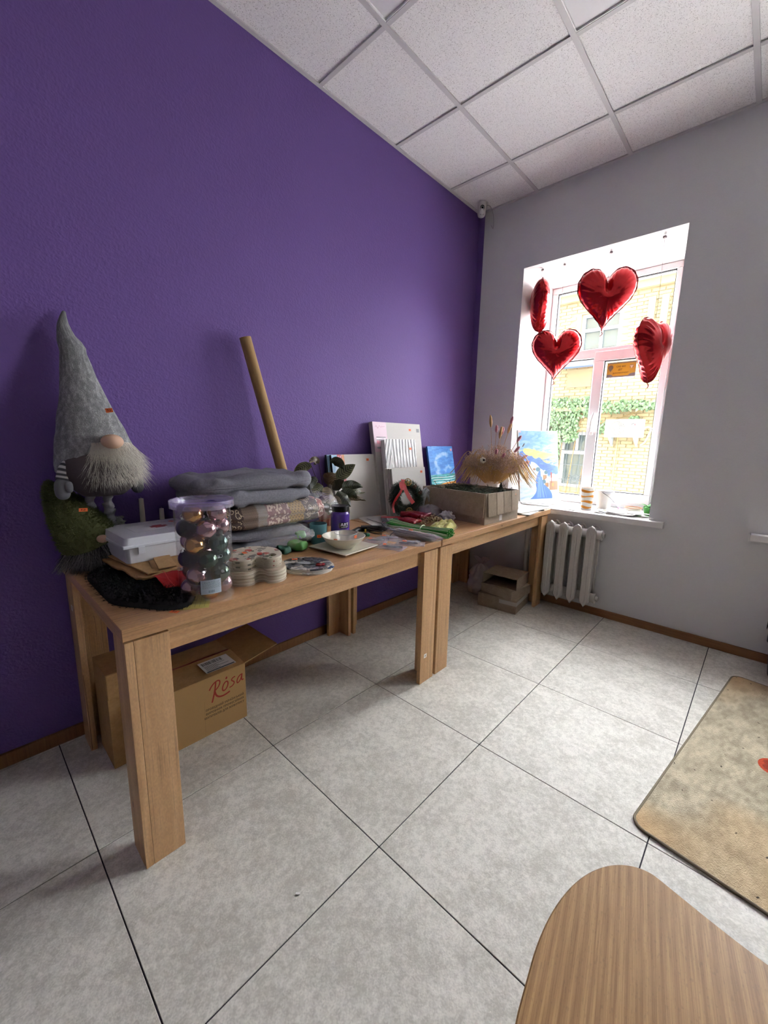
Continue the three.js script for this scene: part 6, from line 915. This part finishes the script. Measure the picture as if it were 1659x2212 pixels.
// ---------------------------------------------------------------- on the table end and the window sill
const S = 0.762;
{
  const news = canvasTex(512, 512, (g) => { seed(500); g.fillStyle = '#c9c7c0'; g.fillRect(0, 0, 512, 512); for (let c = 0; c < 4; c++) for (let r = 0; r < 40; r++) { g.fillStyle = `rgba(70,70,70,${rr(0.3, 0.6)})`; g.fillRect(14 + c * 124, 40 + r * 11, rr(70, 110), 4); } g.fillStyle = '#55595c'; g.fillRect(14, 8, 300, 22); g.fillStyle = '#8a8d8f'; g.fillRect(140, 150, 110, 120); }, { clamp: true });
  const wavy = (w, d, s, h = 0.004) => warp(softBox(w, h, d, 0.0015, 26), (v) => { v.y += 0.006 * fbm(v.x * 9 + s, v.z * 9, s) + 0.01 * Math.pow(Math.abs(v.x / w), 4); });
  for (const [x, z, ry, y, s, l] of [[0.7, 0.34, 0.1, 0.004, 1, 'lower crumpled newspaper at the end of the far table'], [0.69, 0.33, -0.12, 0.013, 3, 'upper folded newspaper at the end of the far table']]) { const o = single('newspaper', planUV(wavy(0.23, 0.36, s, 0.007)), mat(0xffffff, 0.85, { map: news }), l, 'newspaper', 'newspapers on the far table'); o.position.set(x, T + y, z); o.rotation.y = ry; }
  // white card sheets on the sill and table end
  const sh = (x, z, w, d, ry, y, l, c = 0xdedbd6) => { const o = single('card_sheet', softBox(w, 0.004, d, 0.0015, 8), mat(c, 0.7), l, 'card', 'white cards on the sill'); o.position.set(x, S + y, z); o.rotation.y = ry; };
  sh(0.68, -0.15, 0.38, 0.3, 0.35, 0.0045, 'large white card under the winter painting on the sill'); sh(0.66, -0.14, 0.34, 0.26, 0.5, 0.0095, 'second white card on top of the large one on the sill', 0xd4d6d8); sh(0.64, -0.16, 0.32, 0.25, 0.45, 0.0145, 'topmost white card directly under the winter painting'); sh(0.86, -0.03, 0.2, 0.11, 0.08, 0.0025, 'narrow white card at the sill edge next to the striped cup');
}
{
  // winter village painting
  const wt = canvasTex(640, 900, (g) => {
    seed(510); const W = 640; const blob = (n, y0, y1, cols, a0, a1, lw) => { for (let i = 0; i < n; i++) { g.strokeStyle = pick(cols); g.globalAlpha = rr(a0, a1); g.lineWidth = rr(lw, lw * 2); g.lineCap = 'round'; const x = rr(-50, W), y = rr(y0, y1); g.beginPath(); g.moveTo(x, y); g.quadraticCurveTo(x + rr(20, 80), y + rr(-30, 10), x + rr(60, 160), y + rr(-40, 20)); g.stroke(); } g.globalAlpha = 1; };
    g.fillStyle = '#7fb6de'; g.fillRect(0, 0, W, 900); blob(150, 0, 240, ['#6aa6d6', '#93c4e6', '#5c9fd2', '#a7d2ea', '#78b4de'], 0.2, 0.5, 22); blob(40, 180, 290, ['#a9d3dc', '#c9e4e0', '#6fb0cf'], 0.25, 0.5, 14);
    g.fillStyle = '#e3dc7c'; g.beginPath(); g.moveTo(80, 230); g.bezierCurveTo(220, 230, 420, 300, 640, 300); g.lineTo(640, 480); g.lineTo(380, 420); g.lineTo(60, 300); g.fill(); blob(60, 250, 400, ['#ece480', '#f2ea86', '#d9d890', '#bcd3b0'], 0.25, 0.5, 14);
    g.fillStyle = '#4f83d8'; g.beginPath(); g.moveTo(0, 290); g.lineTo(60, 260); g.bezierCurveTo(110, 330, 160, 330, 200, 325); g.bezierCurveTo(240, 350, 260, 380, 300, 350); g.bezierCurveTo(340, 330, 360, 380, 400, 400); g.bezierCurveTo(470, 440, 560, 440, 640, 470); g.lineTo(640, 620); g.lineTo(0, 560); g.fill(); blob(70, 330, 540, ['#3f6fca', '#5b90e0', '#3a66c4', '#6ea4e6'], 0.3, 0.6, 12);
    g.fillStyle = '#dceaf4'; g.beginPath(); g.moveTo(0, 500); g.bezierCurveTo(80, 470, 150, 520, 190, 400); g.bezierCurveTo(260, 400, 300, 450, 340, 490); g.bezierCurveTo(420, 520, 420, 560, 480, 600); g.bezierCurveTo(540, 640, 560, 560, 640, 560); g.lineTo(640, 900); g.lineTo(0, 900); g.fill(); blob(70, 560, 900, ['#c4dff0', '#e8f2f6', '#a9cfe8'], 0.25, 0.55, 16);
    const house = (x, y, w, h) => { g.fillStyle = '#b98a5c'; g.fillRect(x, y, w, h); g.strokeStyle = '#8a5c36'; g.lineWidth = 4; for (let k = 1; k < 5; k++) { g.beginPath(); g.moveTo(x + k * w / 5, y); g.lineTo(x + k * w / 5, y + h); g.stroke(); } g.fillStyle = '#d9a04c'; g.fillRect(x + w * 0.3, y + h * 0.3, w * 0.25, h * 0.35); g.fillStyle = '#eef5f8'; g.beginPath(); g.moveTo(x - 20, y + 14); g.bezierCurveTo(x + w * 0.2, y - h * 0.9, x + w * 0.8, y - h * 0.9, x + w + 20, y + 14); g.fill(); };
    house(480, 640, 140, 130); house(380, 560, 60, 80); house(80, 520, 60, 120); house(220, 470, 40, 40); house(410, 660, 60, 70);
    g.fillStyle = '#a8503a'; g.fillRect(105, 400, 36, 60); g.fillRect(505, 540, 26, 70); g.fillRect(512, 560, 12, 120); g.fillStyle = '#4a7d8f'; for (const [x, y, r] of [[300, 500, 36], [390, 660, 34], [430, 540, 30], [600, 520, 50], [60, 520, 30]]) { g.beginPath(); g.ellipse(x, y, r, r * 0.8, 0, 0, 6.3); g.fill(); }
    g.fillStyle = '#4d85d6'; g.beginPath(); g.moveTo(320, 520); g.bezierCurveTo(250, 600, 250, 680, 270, 740); g.bezierCurveTo(270, 800, 230, 840, 160, 880); g.lineTo(520, 880); g.bezierCurveTo(540, 800, 460, 740, 400, 700); g.bezierCurveTo(340, 640, 340, 580, 340, 520); g.fill(); for (let i = 0; i < 40; i++) { g.strokeStyle = pick(['#3b6cc8', '#6ba0e4', '#82b4ec']); g.globalAlpha = 0.5; g.lineWidth = rr(6, 16); const x = rr(270, 430); g.beginPath(); g.moveTo(lerp(x, 320, 0.7), 600); g.quadraticCurveTo(lerp(x, 310, 0.4), 720, x, 860); g.stroke(); } g.globalAlpha = 1; g.fillStyle = '#3c3436'; g.beginPath(); g.ellipse(78, 190, 30, 9, -0.9, 0, 6.3); g.fill(); g.strokeStyle = '#e8f2f6'; g.lineWidth = 14; g.strokeRect(0, 0, 640, 900);
  }, { clamp: true });
  // stands on the cards, turned between wall and window, leaning on the jamb
  const o = thing('painting', 'tall painting of a snowy village, blue river and yellow sky', 'painting', [0.615, S + 0.0175, -0.2], -0.43), inner = partGroup(o, 'canvas'); inner.rotation.z = 0.16;
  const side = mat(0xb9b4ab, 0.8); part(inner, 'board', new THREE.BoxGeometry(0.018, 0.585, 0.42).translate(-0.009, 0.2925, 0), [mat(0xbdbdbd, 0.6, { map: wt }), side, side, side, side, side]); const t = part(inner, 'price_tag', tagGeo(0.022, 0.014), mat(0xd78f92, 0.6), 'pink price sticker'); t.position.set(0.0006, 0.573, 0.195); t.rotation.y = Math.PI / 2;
  // blank board behind it
  const b = thing('blank_canvas', 'plain white canvas half hidden behind the snowy village painting', 'canvas', [0.555, S + 0.0175, -0.2], -0.36), bi = partGroup(b, 'canvas'); bi.rotation.z = 0.1; part(bi, 'board', box(0.016, 0.5, 0.3, -0.008, 0.25, 0), M_canvas);
}
{
  // takeaway cup with orange stripes
  const st = canvasTex(512, 512, (g) => { g.fillStyle = '#dcd8cf'; g.fillRect(0, 0, 512, 512); g.fillStyle = '#d98a1e'; for (let k = 0; k < 4; k++) { const y = 40 + k * 124; g.beginPath(); g.moveTo(0, y + 30); for (let x = 0; x <= 512; x += 16) g.lineTo(x, y + 14 * Math.sin(x / 512 * 6.283 * 2 + k * 2) + 10); for (let x = 512; x >= 0; x -= 16) g.lineTo(x, y + 54 + 14 * Math.sin(x / 512 * 6.283 * 2 + k * 2 + 1.4)); g.fill(); } });
  const o = thing('paper_cup', 'tall white paper cup with wavy orange stripes', 'cup', [1.005, S, -0.12]); part(o, 'cup_body', lathe([[0.036, 0], [0.046, 0.168]], 44), mat(0xffffff, 0.6, { map: st, side: THREE.DoubleSide })); part(o, 'base', lathe([[0, 0.006], [0.036, 0.006], [0.0365, 0]], 36), mat(0xdcd8cf, 0.7)); part(o, 'rim', new THREE.TorusGeometry(0.0465, 0.0022, 8, 44).rotateX(Math.PI / 2).translate(0, 0.168, 0), mat(0xe3ded4, 0.6));
  const b = thing('bucket', 'small white plastic bucket with a wire handle', 'bucket', [1.09, S, -0.25]), m = phys(0xd9d6d2, 0.4, { transmission: 0.15, thickness: 0, side: THREE.DoubleSide }); part(b, 'bucket_body', lathe([[0, 0.001], [0.045, 0.001], [0.062, 0.145], [0.0605, 0.145], [0.044, 0.004], [0, 0.004]], 44), m); part(b, 'rim', merge([new THREE.TorusGeometry(0.0635, 0.003, 8, 48).rotateX(Math.PI / 2).translate(0, 0.144, 0), new THREE.CylinderGeometry(0.0645, 0.064, 0.016, 48, 1, true).translate(0, 0.134, 0)]), mat(0xc9c9cc, 0.4)); part(b, 'handle', tube([[0, 0.135, 0.066], [0.05, 0.1, 0.052], [0.075, 0.06, 0.0], [0.05, 0.1, -0.052], [0, 0.135, -0.066]], 0.0016, 40, 6), mat(0x6b6d72, 0.4, { metalness: 0.8 }));
  // drawings and loose papers to the right
  const art = (s) => canvasTex(256, 192, (g) => { seed(s); g.fillStyle = '#e4e2de'; g.fillRect(0, 0, 256, 192); for (let k = 0; k < 22; k++) { g.strokeStyle = pick(['#c23a6a', '#d9588a', '#b02a3c', '#5a4a9a', '#d986b4']); g.lineWidth = rr(2, 6); const x = rr(60, 230), y = rr(40, 170); g.beginPath(); g.moveTo(x, y); g.bezierCurveTo(x + rr(-20, 20), y + rr(-20, 20), x + rr(-30, 30), y + rr(-14, 14), x + rr(-30, 30), y + rr(-10, 10)); g.stroke(); } }, { clamp: true });
  [[1.21, -0.12, 0.26, 0.2, 0.1, 0.003, 0, 'bottom drawing sheet of the pile on the right of the sill'], [1.24, -0.11, 0.24, 0.18, -0.1, 0.008, 0, 'middle blank sheet of the pile on the right of the sill'], [1.26, -0.12, 0.22, 0.17, 0.25, 0.0135, 1, 'pink and red scribbled drawing on top of the sill pile'], [1.35, -0.1, 0.13, 0.1, -0.35, 0.019, 2, 'small drawing with purple scribbles leaning over the pile']].forEach(([x, z, w, d, ry, y, k, l]) => { const o2 = single('drawing', planUV(warp(softBox(w, 0.0035, d, 0.0012, 20), (v) => { v.y += 0.01 * Math.pow(Math.abs(v.x / w) * 2, 3) * (v.z > 0 ? 1 : 0.3) + 0.003 * fbm(v.x * 20, v.z * 20, k); })), k ? mat(0xffffff, 0.8, { map: art(520 + k) }) : mat(0xdad8d2, 0.8), l, 'drawing', 'drawings on the sill'); o2.position.set(x, S + y, z); o2.rotation.y = ry; });
  const n = single('sticky_note', new THREE.BoxGeometry(0.06, 0.0012, 0.05), mat(0xb8cf5a, 0.7), 'lime green sticky note on the sill papers', 'note'); n.position.set(1.14, S + 0.015, -0.1); n.rotation.y = 0.5;
  const sc = thing('tape_strip', 'curled strip of pink lilac ribbon on the drawings', 'ribbon', [1.2, S + 0.02, -0.13]); part(sc, 'strip', sheet(4, 24, (u, v) => [0.02 * Math.cos(v * 5) + v * 0.05, 0.002 + 0.04 * Math.sin(v * 3.1), (u - 0.5) * 0.016 + 0.02 * v]), mat(0xc05aa0, 0.5, { side: THREE.DoubleSide }));
  const d = thing('dish', 'small round terracotta rimmed dish at the back of the sill', 'dish', [1.28, S, -0.3]); part(d, 'bowl', lathe([[0, 0.001], [0.05, 0.001], [0.058, 0.03], [0.056, 0.03], [0.048, 0.005], [0, 0.004]], 40), mat(0xc9c2b6, 0.6)); part(d, 'rim', new THREE.TorusGeometry(0.057, 0.0035, 8, 40).rotateX(Math.PI / 2).translate(0, 0.031, 0), mat(0xa9775a, 0.7));
  // plant in a green pot in the corner of the sill
  seed(530); const pl = thing('potted_plant', 'small leafy plant in a bright green pot at the right of the sill', 'plant', [1.4, S, -0.2]); part(pl, 'pot', lathe([[0, 0.001], [0.026, 0.001], [0.036, 0.062], [0.034, 0.062], [0.025, 0.006], [0, 0.005]], 32), mat(0x3f9a35, 0.45)); part(pl, 'soil', lathe([[0, 0.052], [0.032, 0.052]], 20), mat(0x2b2018, 0.95));
  for (let k = 0; k < 11; k++) { const a = k * 2.4, up = 0.4 + 0.5 * rnd(), l2 = rr(0.045, 0.075); part(pl, 'leaf', sheet(4, 10, (u, v) => { const w = (u - 0.5) * 0.022 * Math.sin(Math.PI * Math.pow(v, 0.8)), r = l2 * v; return [Math.cos(a) * r - Math.sin(a) * w, 0.052 + up * l2 * v * 1.3 - 0.5 * l2 * v * v, Math.sin(a) * r + Math.cos(a) * w]; }), mat([0x3f8f38, 0x57ab48, 0x2f7a30][k % 3], 0.5, { side: THREE.DoubleSide })); }
}
// yellow printed sign on the glass
{
  const tx = canvasTex(512, 288, (g) => { g.fillStyle = '#8d8a78'; g.fillRect(0, 0, 512, 288); g.fillStyle = '#c9a440'; g.fillRect(10, 26, 492, 236); g.fillStyle = '#d3a92f'; g.beginPath(); g.moveTo(110, 26); g.lineTo(400, 26); g.lineTo(400, 262); g.lineTo(110, 262); g.fill(); g.fillStyle = '#7d7f86'; g.beginPath(); g.moveTo(0, 288); g.lineTo(0, 232); g.quadraticCurveTo(80, 214, 120, 262); g.lineTo(380, 268); g.quadraticCurveTo(420, 214, 512, 222); g.lineTo(512, 288); g.fill(); g.fillStyle = '#77755c'; g.beginPath(); g.arc(66, 96, 46, 0, 6.3); g.fill(); g.beginPath(); g.moveTo(26, 118); g.lineTo(66, 178); g.lineTo(106, 118); g.fill(); g.fillStyle = '#8a8064'; g.fillRect(404, 70, 60, 50); g.fillStyle = '#ddd6b8'; g.beginPath(); g.moveTo(404, 80); g.lineTo(464, 80); g.lineTo(434, 140); g.fill(); g.fillStyle = '#6b5416'; g.textAlign = 'center'; g.font = 'bold 44px sans-serif'; g.fillText('СХЕ МО', 250, 102); g.fillText('ДІТ', 240, 158); g.font = 'bold 38px sans-serif'; g.fillText('ДИКОМОРНІКТ', 250, 220); }, { clamp: true });
  const o = single('window_sign', new THREE.BoxGeometry(0.2, 0.112, 0.0015), [M.paper, M.paper, M.paper, M.paper, mat(0xffffff, 0.6, { map: tx }), M.paper], 'yellow printed paper sign stuck to the window pane', 'sign'); o.position.set(1.052, 1.826, -0.4485);
}
// ---------------------------------------------------------------- heart balloons hanging in the window
{
  const foil = phys(0xb5121d, 0.22, { metalness: 0.75, clearcoat: 0.35, clearcoatRoughness: 0.1, side: THREE.DoubleSide }), seamM = mat(0x8f1019, 0.35, { metalness: 0.5, side: THREE.DoubleSide }), str = mat(0x8d8a8c, 0.6);
  const outline = (a) => { const x = 16 * Math.pow(Math.sin(a), 3), y = 13 * Math.cos(a) - 5 * Math.cos(2 * a) - 2 * Math.cos(3 * a) - Math.cos(4 * a); return [x / 33, (y + 2.2) / 27.5]; };
  function balloon(label, x, y, z, w, ry, rx, hook, s) {
    const o = thing('heart_balloon', label, 'balloon', [x, y, z], ry, 'red foil heart balloons'); const b = partGroup(o, 'body'); b.rotation.x = rx;
    const half = (sgn) => sheet(120, 22, (u, v) => { const a = u * Math.PI * 2, [ox, oy] = outline(a); const r = v; const pull = 0.02 * (1 - Math.abs(Math.cos(a * 20 + s))) * sstep(r, 0.6, 1); const px = ox * (r - pull) * w, py = oy * (r - pull) * w - 0.0 * (1 - r); let th = 0.2 * w * Math.pow(Math.max(0, 1 - Math.pow(r, 2.3)), 0.55); const cleft = Math.exp(-Math.pow(px / (0.05 * w), 2)) * sstep(py, 0.02 * w, 0.2 * w); th *= 1 - 0.5 * cleft; const wr = sstep(r, 0.45, 0.92) * (1 - sstep(r, 0.95, 1)); th += wr * 0.012 * w * Math.sin(a * 40 + 5 * fbm(ox * 6, oy * 6, s)) + 0.014 * w * fbm(ox * r * 9 + s, oy * r * 9, s) * (1 - r * r); return [px, py, sgn * th]; });
    part(b, 'skin', merge([half(1), half(-1)]), foil);
    const rim = sheet(160, 1, (u, v) => { const a = u * Math.PI * 2, [ox, oy] = outline(a), k = 0.985 + v * 0.045 + 0.008 * Math.sin(a * 26 + s); return [ox * k * w, oy * k * w, 0.002 * Math.sin(a * 31)]; }); part(b, 'seam', rim, seamM);
    const yt = outline(Math.PI)[1] * w; part(b, 'tail', merge([tube([[0, yt, 0], [0.006, yt - 0.015, 0.004], [-0.008, yt - 0.03, 0.006]], 0.0035, 10, 6)]), seamM);
    const yc = outline(0)[1] * w; part(b, 'loop', new THREE.TorusGeometry(0.008, 0.002, 6, 18).translate(0, yc + 0.008, 0), seamM);
    const top = V(hook[0] - x, hook[1] - y, hook[2] - z).applyAxisAngle(V(0, 1, 0), -ry), c = V(0, yc + 0.014, 0).applyAxisAngle(V(1, 0, 0), rx); part(o, 'string', tube([c, c.clone().lerp(top, 0.5).add(V(0.004, 0, 0.003)), top], 0.0011, 16, 5), str); part(o, 'clip', rbox(0.018, 0.014, 0.018, 0.003, 1, top.x, top.y - 0.006, top.z), mat(0x9a8c8e, 0.5)); part(o, 'string_end', tube([top, top.clone().add(V(-0.02, -0.015, 0.005)), top.clone().add(V(-0.032, -0.035, 0.0)), top.clone().add(V(-0.028, -0.05, 0.004))], 0.0009, 12, 4), str);
  }
  balloon('red foil heart balloon seen edge-on at the left jamb', 0.53, 2.285, -0.07, 0.345, -1.02, 0.05, [0.53, 2.553, -0.07], 1);
  balloon('red foil heart balloon facing the room, lower left of the four', 0.674, 1.92, -0.1, 0.36, 0.45, -0.06, [0.69, 2.552, -0.08], 4);
  balloon('largest red foil heart balloon, highest in the middle of the window', 0.989, 2.252, -0.1, 0.385, 0.5, 0.08, [1.0, 2.552, -0.08], 8);
  balloon('red foil heart balloon turned sideways at the right jamb', 1.31, 1.87, -0.1, 0.38, 1.28, 0.0, [1.31, 2.552, -0.06], 12);
}
// dark blue bag on the sill of the next window
{
  const o = thing('cloth_bag', 'dark blue bag on the next window sill at the right edge', 'bag', [2.13, S, -0.12]); const m = mat(0x1d2a4a, 0.7);
  part(o, 'bag_body', warp(softBox(0.15, 0.2, 0.12, 0.02, 14).translate(0, 0.1, 0), (v) => { v.x *= 1 - 0.25 * sstep(v.y, 0.08, 0.2); v.z *= 1 - 0.4 * sstep(v.y, 0.08, 0.2); v.x += 0.008 * fbm(v.y * 14, v.z * 14, 2); v.y = Math.max(v.y, 0.001); }), m);
  part(o, 'strap', tube([[-0.04, 0.19, 0], [-0.03, 0.26, 0.005], [0.03, 0.26, 0.005], [0.04, 0.19, 0]], 0.005, 24, 6), m);
}
// ---------------------------------------------------------------- rug, chair, bin, ceiling camera
{
  const rt = canvasTex(1024, 1024, (g, w, h) => {
    const a = tileNoise(5, 601), b = tileNoise(20, 602), c = tileNoise(90, 603), d = tileNoise(512, 604), img = g.createImageData(w, h);
    for (let y = 0; y < h; y++) for (let x = 0; x < w; x++) { const u = x / w, v = y / h, t = 0.4 * b(u, v) + 0.35 * c(u, v * 0.6) + 0.25 * d(u, v); let col = mix3(hex(0x958b75), hex(0xc4b99e), clamp((t - 0.25) * 1.9, 0, 1)); const k = a(u, v); if (k > 0.55) col = mix3(col, hex(0xc09a68), (k - 0.55) * 1.6); const i = (y * w + x) * 4; img.data[i] = col[0]; img.data[i + 1] = col[1]; img.data[i + 2] = col[2]; img.data[i + 3] = 255; }
    g.putImageData(img, 0, 0); seed(605); for (let i = 0; i < 1600; i++) { g.strokeStyle = `rgba(${rnd() < 0.6 ? '92,82,60' : '190,178,150'},${rr(0.15, 0.4)})`; g.lineWidth = rr(0.8, 2); const x = rr(0, w), y = rr(0, h); g.beginPath(); g.moveTo(x, y); g.lineTo(x + rr(-9, 9), y + rr(-5, 5)); g.stroke(); }
    for (let i = 0; i < 70; i++) { g.fillStyle = `rgba(48,42,34,${rr(0.5, 0.9)})`; g.beginPath(); g.ellipse(rr(0, w), rr(0, h), rr(1.5, 5), rr(1, 3), rr(0, 3), 0, 6.3); g.fill(); }
    const RX0 = 236, RY0 = 506; g.fillStyle = '#b5411f'; g.beginPath(); g.ellipse(RX0, RY0, 44, 40, 0.3, 0, 6.3); g.fill(); g.fillStyle = '#8f2f16'; for (let k = 0; k < 5; k++) { g.beginPath(); g.ellipse(RX0 + 22 * Math.cos(k * 1.26), RY0 + 20 * Math.sin(k * 1.26), 12, 14, k, 0, 6.3); g.fill(); }
  }, { clamp: true });
  const L = 1.44, W = 1.15, o = thing('rug', 'worn beige rug with a bound dark edge and a red motif', 'rug', [2.467, 0, 1.109], -0.135);
  const sh = new THREE.Shape(), r = 0.045; sh.moveTo(-W / 2 + r, -L / 2); sh.lineTo(W / 2 - r, -L / 2); sh.absarc(W / 2 - r, -L / 2 + r, r, -Math.PI / 2, 0); sh.lineTo(W / 2, L / 2 - r); sh.absarc(W / 2 - r, L / 2 - r, r, 0, Math.PI / 2); sh.lineTo(-W / 2 + r, L / 2); sh.absarc(-W / 2 + r, L / 2 - r, r, Math.PI / 2, Math.PI); sh.lineTo(-W / 2, -L / 2 + r); sh.absarc(-W / 2 + r, -L / 2 + r, r, Math.PI, Math.PI * 1.5);
  const pb = dataTex(512, 512, (u, v) => 255 * (0.5 * n128(u, v) + 0.5 * n256(u, v)), { data: true }); pb.repeat.set(3, 3);
  part(o, 'pile', planUV(extrude(sh, 0.008).rotateX(-Math.PI / 2)), mat(0xffffff, 0.97, { map: rt, bumpMap: pb, bumpScale: 0.0018 }));
  const pts = sh.getPoints(8).map((p) => V(p.x, 0.0048, -p.y)).filter((p, i, q) => i === 0 || p.distanceTo(q[i - 1]) > 1e-4); if (pts[0].distanceTo(pts[pts.length - 1]) < 1e-4) pts.pop(); for (let i = pts.length - 1; i >= 0; i--) { const a = pts[i], b = pts[(i + 1) % pts.length]; if (a.distanceTo(b) > 0.5) pts.splice(i + 1, 0, a.clone().lerp(b, 0.02), a.clone().lerp(b, 0.5), a.clone().lerp(b, 0.98)); } part(o, 'binding', tube(pts, 0.0048, 400, 8, true), mat(0x7d735f, 0.9));
}
{
  const ct = canvasTex(1024, 1024, (g, w, h) => { const a = tileNoise(4, 611), b = tileNoise(128, 612), c = tileNoise(512, 613), img = g.createImageData(w, h); for (let y = 0; y < h; y++) for (let x = 0; x < w; x++) { const u = x / w, v = y / h, k = v + 0.05 * a(u * 0.6, v) + 0.012 * b(u * 0.04, v); const ring = 0.5 + 0.5 * Math.sin(k * 190 + 26 * a(0.3, v * 0.7)), fine = c(u * 0.03, v), t = 0.55 * ring * (0.4 + 0.6 * a(0.1, v * 2)) + 0.45 * fine; const col = mix3(hex(0xc9a26c), hex(0x8b6238), clamp(t, 0, 1)); const p = c(u * 0.25, v * 1) > 0.8 ? 0.93 : 1, i = (y * w + x) * 4; img.data[i] = col[0] * p; img.data[i + 1] = col[1] * p; img.data[i + 2] = col[2] * p; img.data[i + 3] = 255; } g.putImageData(img, 0, 0); });
  const o = thing('chair', 'wooden chair with a rounded plywood seat in the near corner', 'chair', [2.045, 0, 2.585], 0.0);
  // seat outline in plan (x right, y = -z): rounded trapezoid
  const sh = new THREE.Shape(); sh.moveTo(-0.235, -0.05); sh.bezierCurveTo(-0.245, 0.03, -0.235, 0.12, -0.2, 0.18); sh.bezierCurveTo(-0.18, 0.215, -0.15, 0.24, -0.12, 0.238); sh.bezierCurveTo(-0.06, 0.225, 0.02, 0.2, 0.12, 0.2); sh.bezierCurveTo(0.2, 0.2, 0.235, 0.16, 0.235, 0.08); sh.lineTo(0.215, -0.14); sh.bezierCurveTo(0.205, -0.2, 0.17, -0.215, 0.1, -0.215); sh.lineTo(-0.12, -0.215); sh.bezierCurveTo(-0.19, -0.215, -0.215, -0.18, -0.225, -0.12); sh.closePath();
  const g = extrude(sh, 0.009, { bevel: 0.0025, cs: 24 }).rotateX(-Math.PI / 2).translate(0, 0.436, 0); boxUV(g, 'z'); const gu = boxUV(g, 'z'); { const uv = gu.attributes.uv, an = 0.2; for (let i = 0; i < uv.count; i++) { const a = uv.getX(i), b = uv.getY(i); uv.setXY(i, (a * Math.cos(an) + b * Math.sin(an)) * 1.35 + 0.5, (b * Math.cos(an) - a * Math.sin(an)) * 1.9 + 0.3); } }
  part(o, 'seat', gu, mat(0xffffff, 0.42, { map: ct })); const lm = mat(0xb08a5e, 0.5, { map: ct });
  for (const [x, z] of [[-0.15, -0.15], [0.16, -0.13], [-0.15, 0.15], [0.16, 0.15]]) { const leg = part(o, 'leg', cyl(0.012, 0.017, 0.436, 16), lm); leg.position.set(x * 1.15, 0, z * 1.15); leg.rotation.set(-z * 0.12, 0, x * 0.12); leg.geometry = cyl(0.012, 0.017, 0.437, 16); leg.position.y = 0.001; }
  for (const z of [-0.08, 0.09]) part(o, 'back_post', rbox(0.022, 0.36, 0.03, 0.006, 2, 0.225, 0.6, z).rotateZ(-0.02), lm); part(o, 'backrest', boxUV(warp(softBox(0.014, 0.2, 0.38, 0.006, 10), (v) => { v.x -= 0.9 * v.z * v.z; }).translate(0.262, 0.74, 0)), lm);
}
{
  const o = thing('trash_bin', 'grey green plastic trash bin at the right edge by the wall', 'bin', [2.235, 0, 0.17]); const m = mat(0x4c5250, 0.55); part(o, 'bin_body', lathe([[0, 0.002], [0.1, 0.002], [0.105, 0.008], [0.135, 0.32], [0.132, 0.32], [0.1, 0.012], [0, 0.008]], 40), m); part(o, 'rim', new THREE.TorusGeometry(0.135, 0.006, 8, 44).rotateX(Math.PI / 2).translate(0, 0.32, 0), m); part(o, 'liner', warp(lathe([[0.131, 0.2], [0.134, 0.33], [0.141, 0.332], [0.142, 0.27]], 60), (v) => { const a = Math.atan2(v.z, v.x), k = 1 + 0.012 * Math.sin(a * 17) + 0.01 * Math.sin(a * 31); v.x *= k; v.z *= k; v.y += v.y < 0.3 && Math.hypot(v.x, v.z) > 0.136 ? 0.02 * Math.sin(a * 9) : 0; }), mat(0x2b302e, 0.35, { side: THREE.DoubleSide }));
  const s = single('paper_scrap', warp(new THREE.BoxGeometry(0.012, 0.002, 0.006, 4, 1, 2), (v) => { v.y += 20 * v.x * v.x; }), M.paper, 'tiny white paper scrap on the floor tiles in front', 'scrap'); s.position.set(1.177, 0.002, 2.653); s.rotation.y = 0.8;
}
{
  const o = thing('security_camera', 'white ceiling security camera in the corner', 'camera', [0.105, H - 0.001, 0.15]), w = mat(0xd6d3d0, 0.4); part(o, 'base', cyl(0.034, 0.034, 0.012, 32, 0, -0.012, 0), w); part(o, 'camera_body', lathe([[0, -0.1], [0.016, -0.099], [0.026, -0.092], [0.03, -0.08], [0.034, -0.03], [0.034, -0.012]], 40), w);
  const face = partGroup(o, 'face'); face.rotation.y = 0.7; const sh = new THREE.Shape(); sh.moveTo(-0.012, -0.094); sh.lineTo(0.012, -0.094); sh.lineTo(0.013, -0.056); sh.absarc(0, -0.046, 0.0155, -0.35, Math.PI + 0.35); sh.closePath(); part(face, 'window', warp(new THREE.ShapeGeometry(sh, 24), (v) => { const R = (v.y < -0.08 ? 0.03 - 0.004 * (-0.08 - v.y) / 0.012 : 0.03 + 0.004 * (v.y + 0.08) / 0.05) + 0.0014; v.z = Math.sqrt(Math.max(0, R * R - v.x * v.x)); }), mat(0x08080a, 0.15)); part(face, 'lens', new THREE.SphereGeometry(0.008, 16, 10).scale(1, 1, 0.35).translate(0, -0.047, 0.0335), mat(0x16161c, 0.08));
  part(o, 'cable', tube([[0.0, -0.012, -0.034], [0.03, -0.005, -0.06], [0.045, -0.06, -0.1], [0.03, -0.14, -0.135], [0.01, -0.11, -0.14]], 0.0016, 30, 5), mat(0xa9a3a6, 0.6));
}
scene.traverse((o) => { if (o.isMesh) { o.castShadow = true; o.receiveShadow = true; } });
renderer.render(scene, camera);
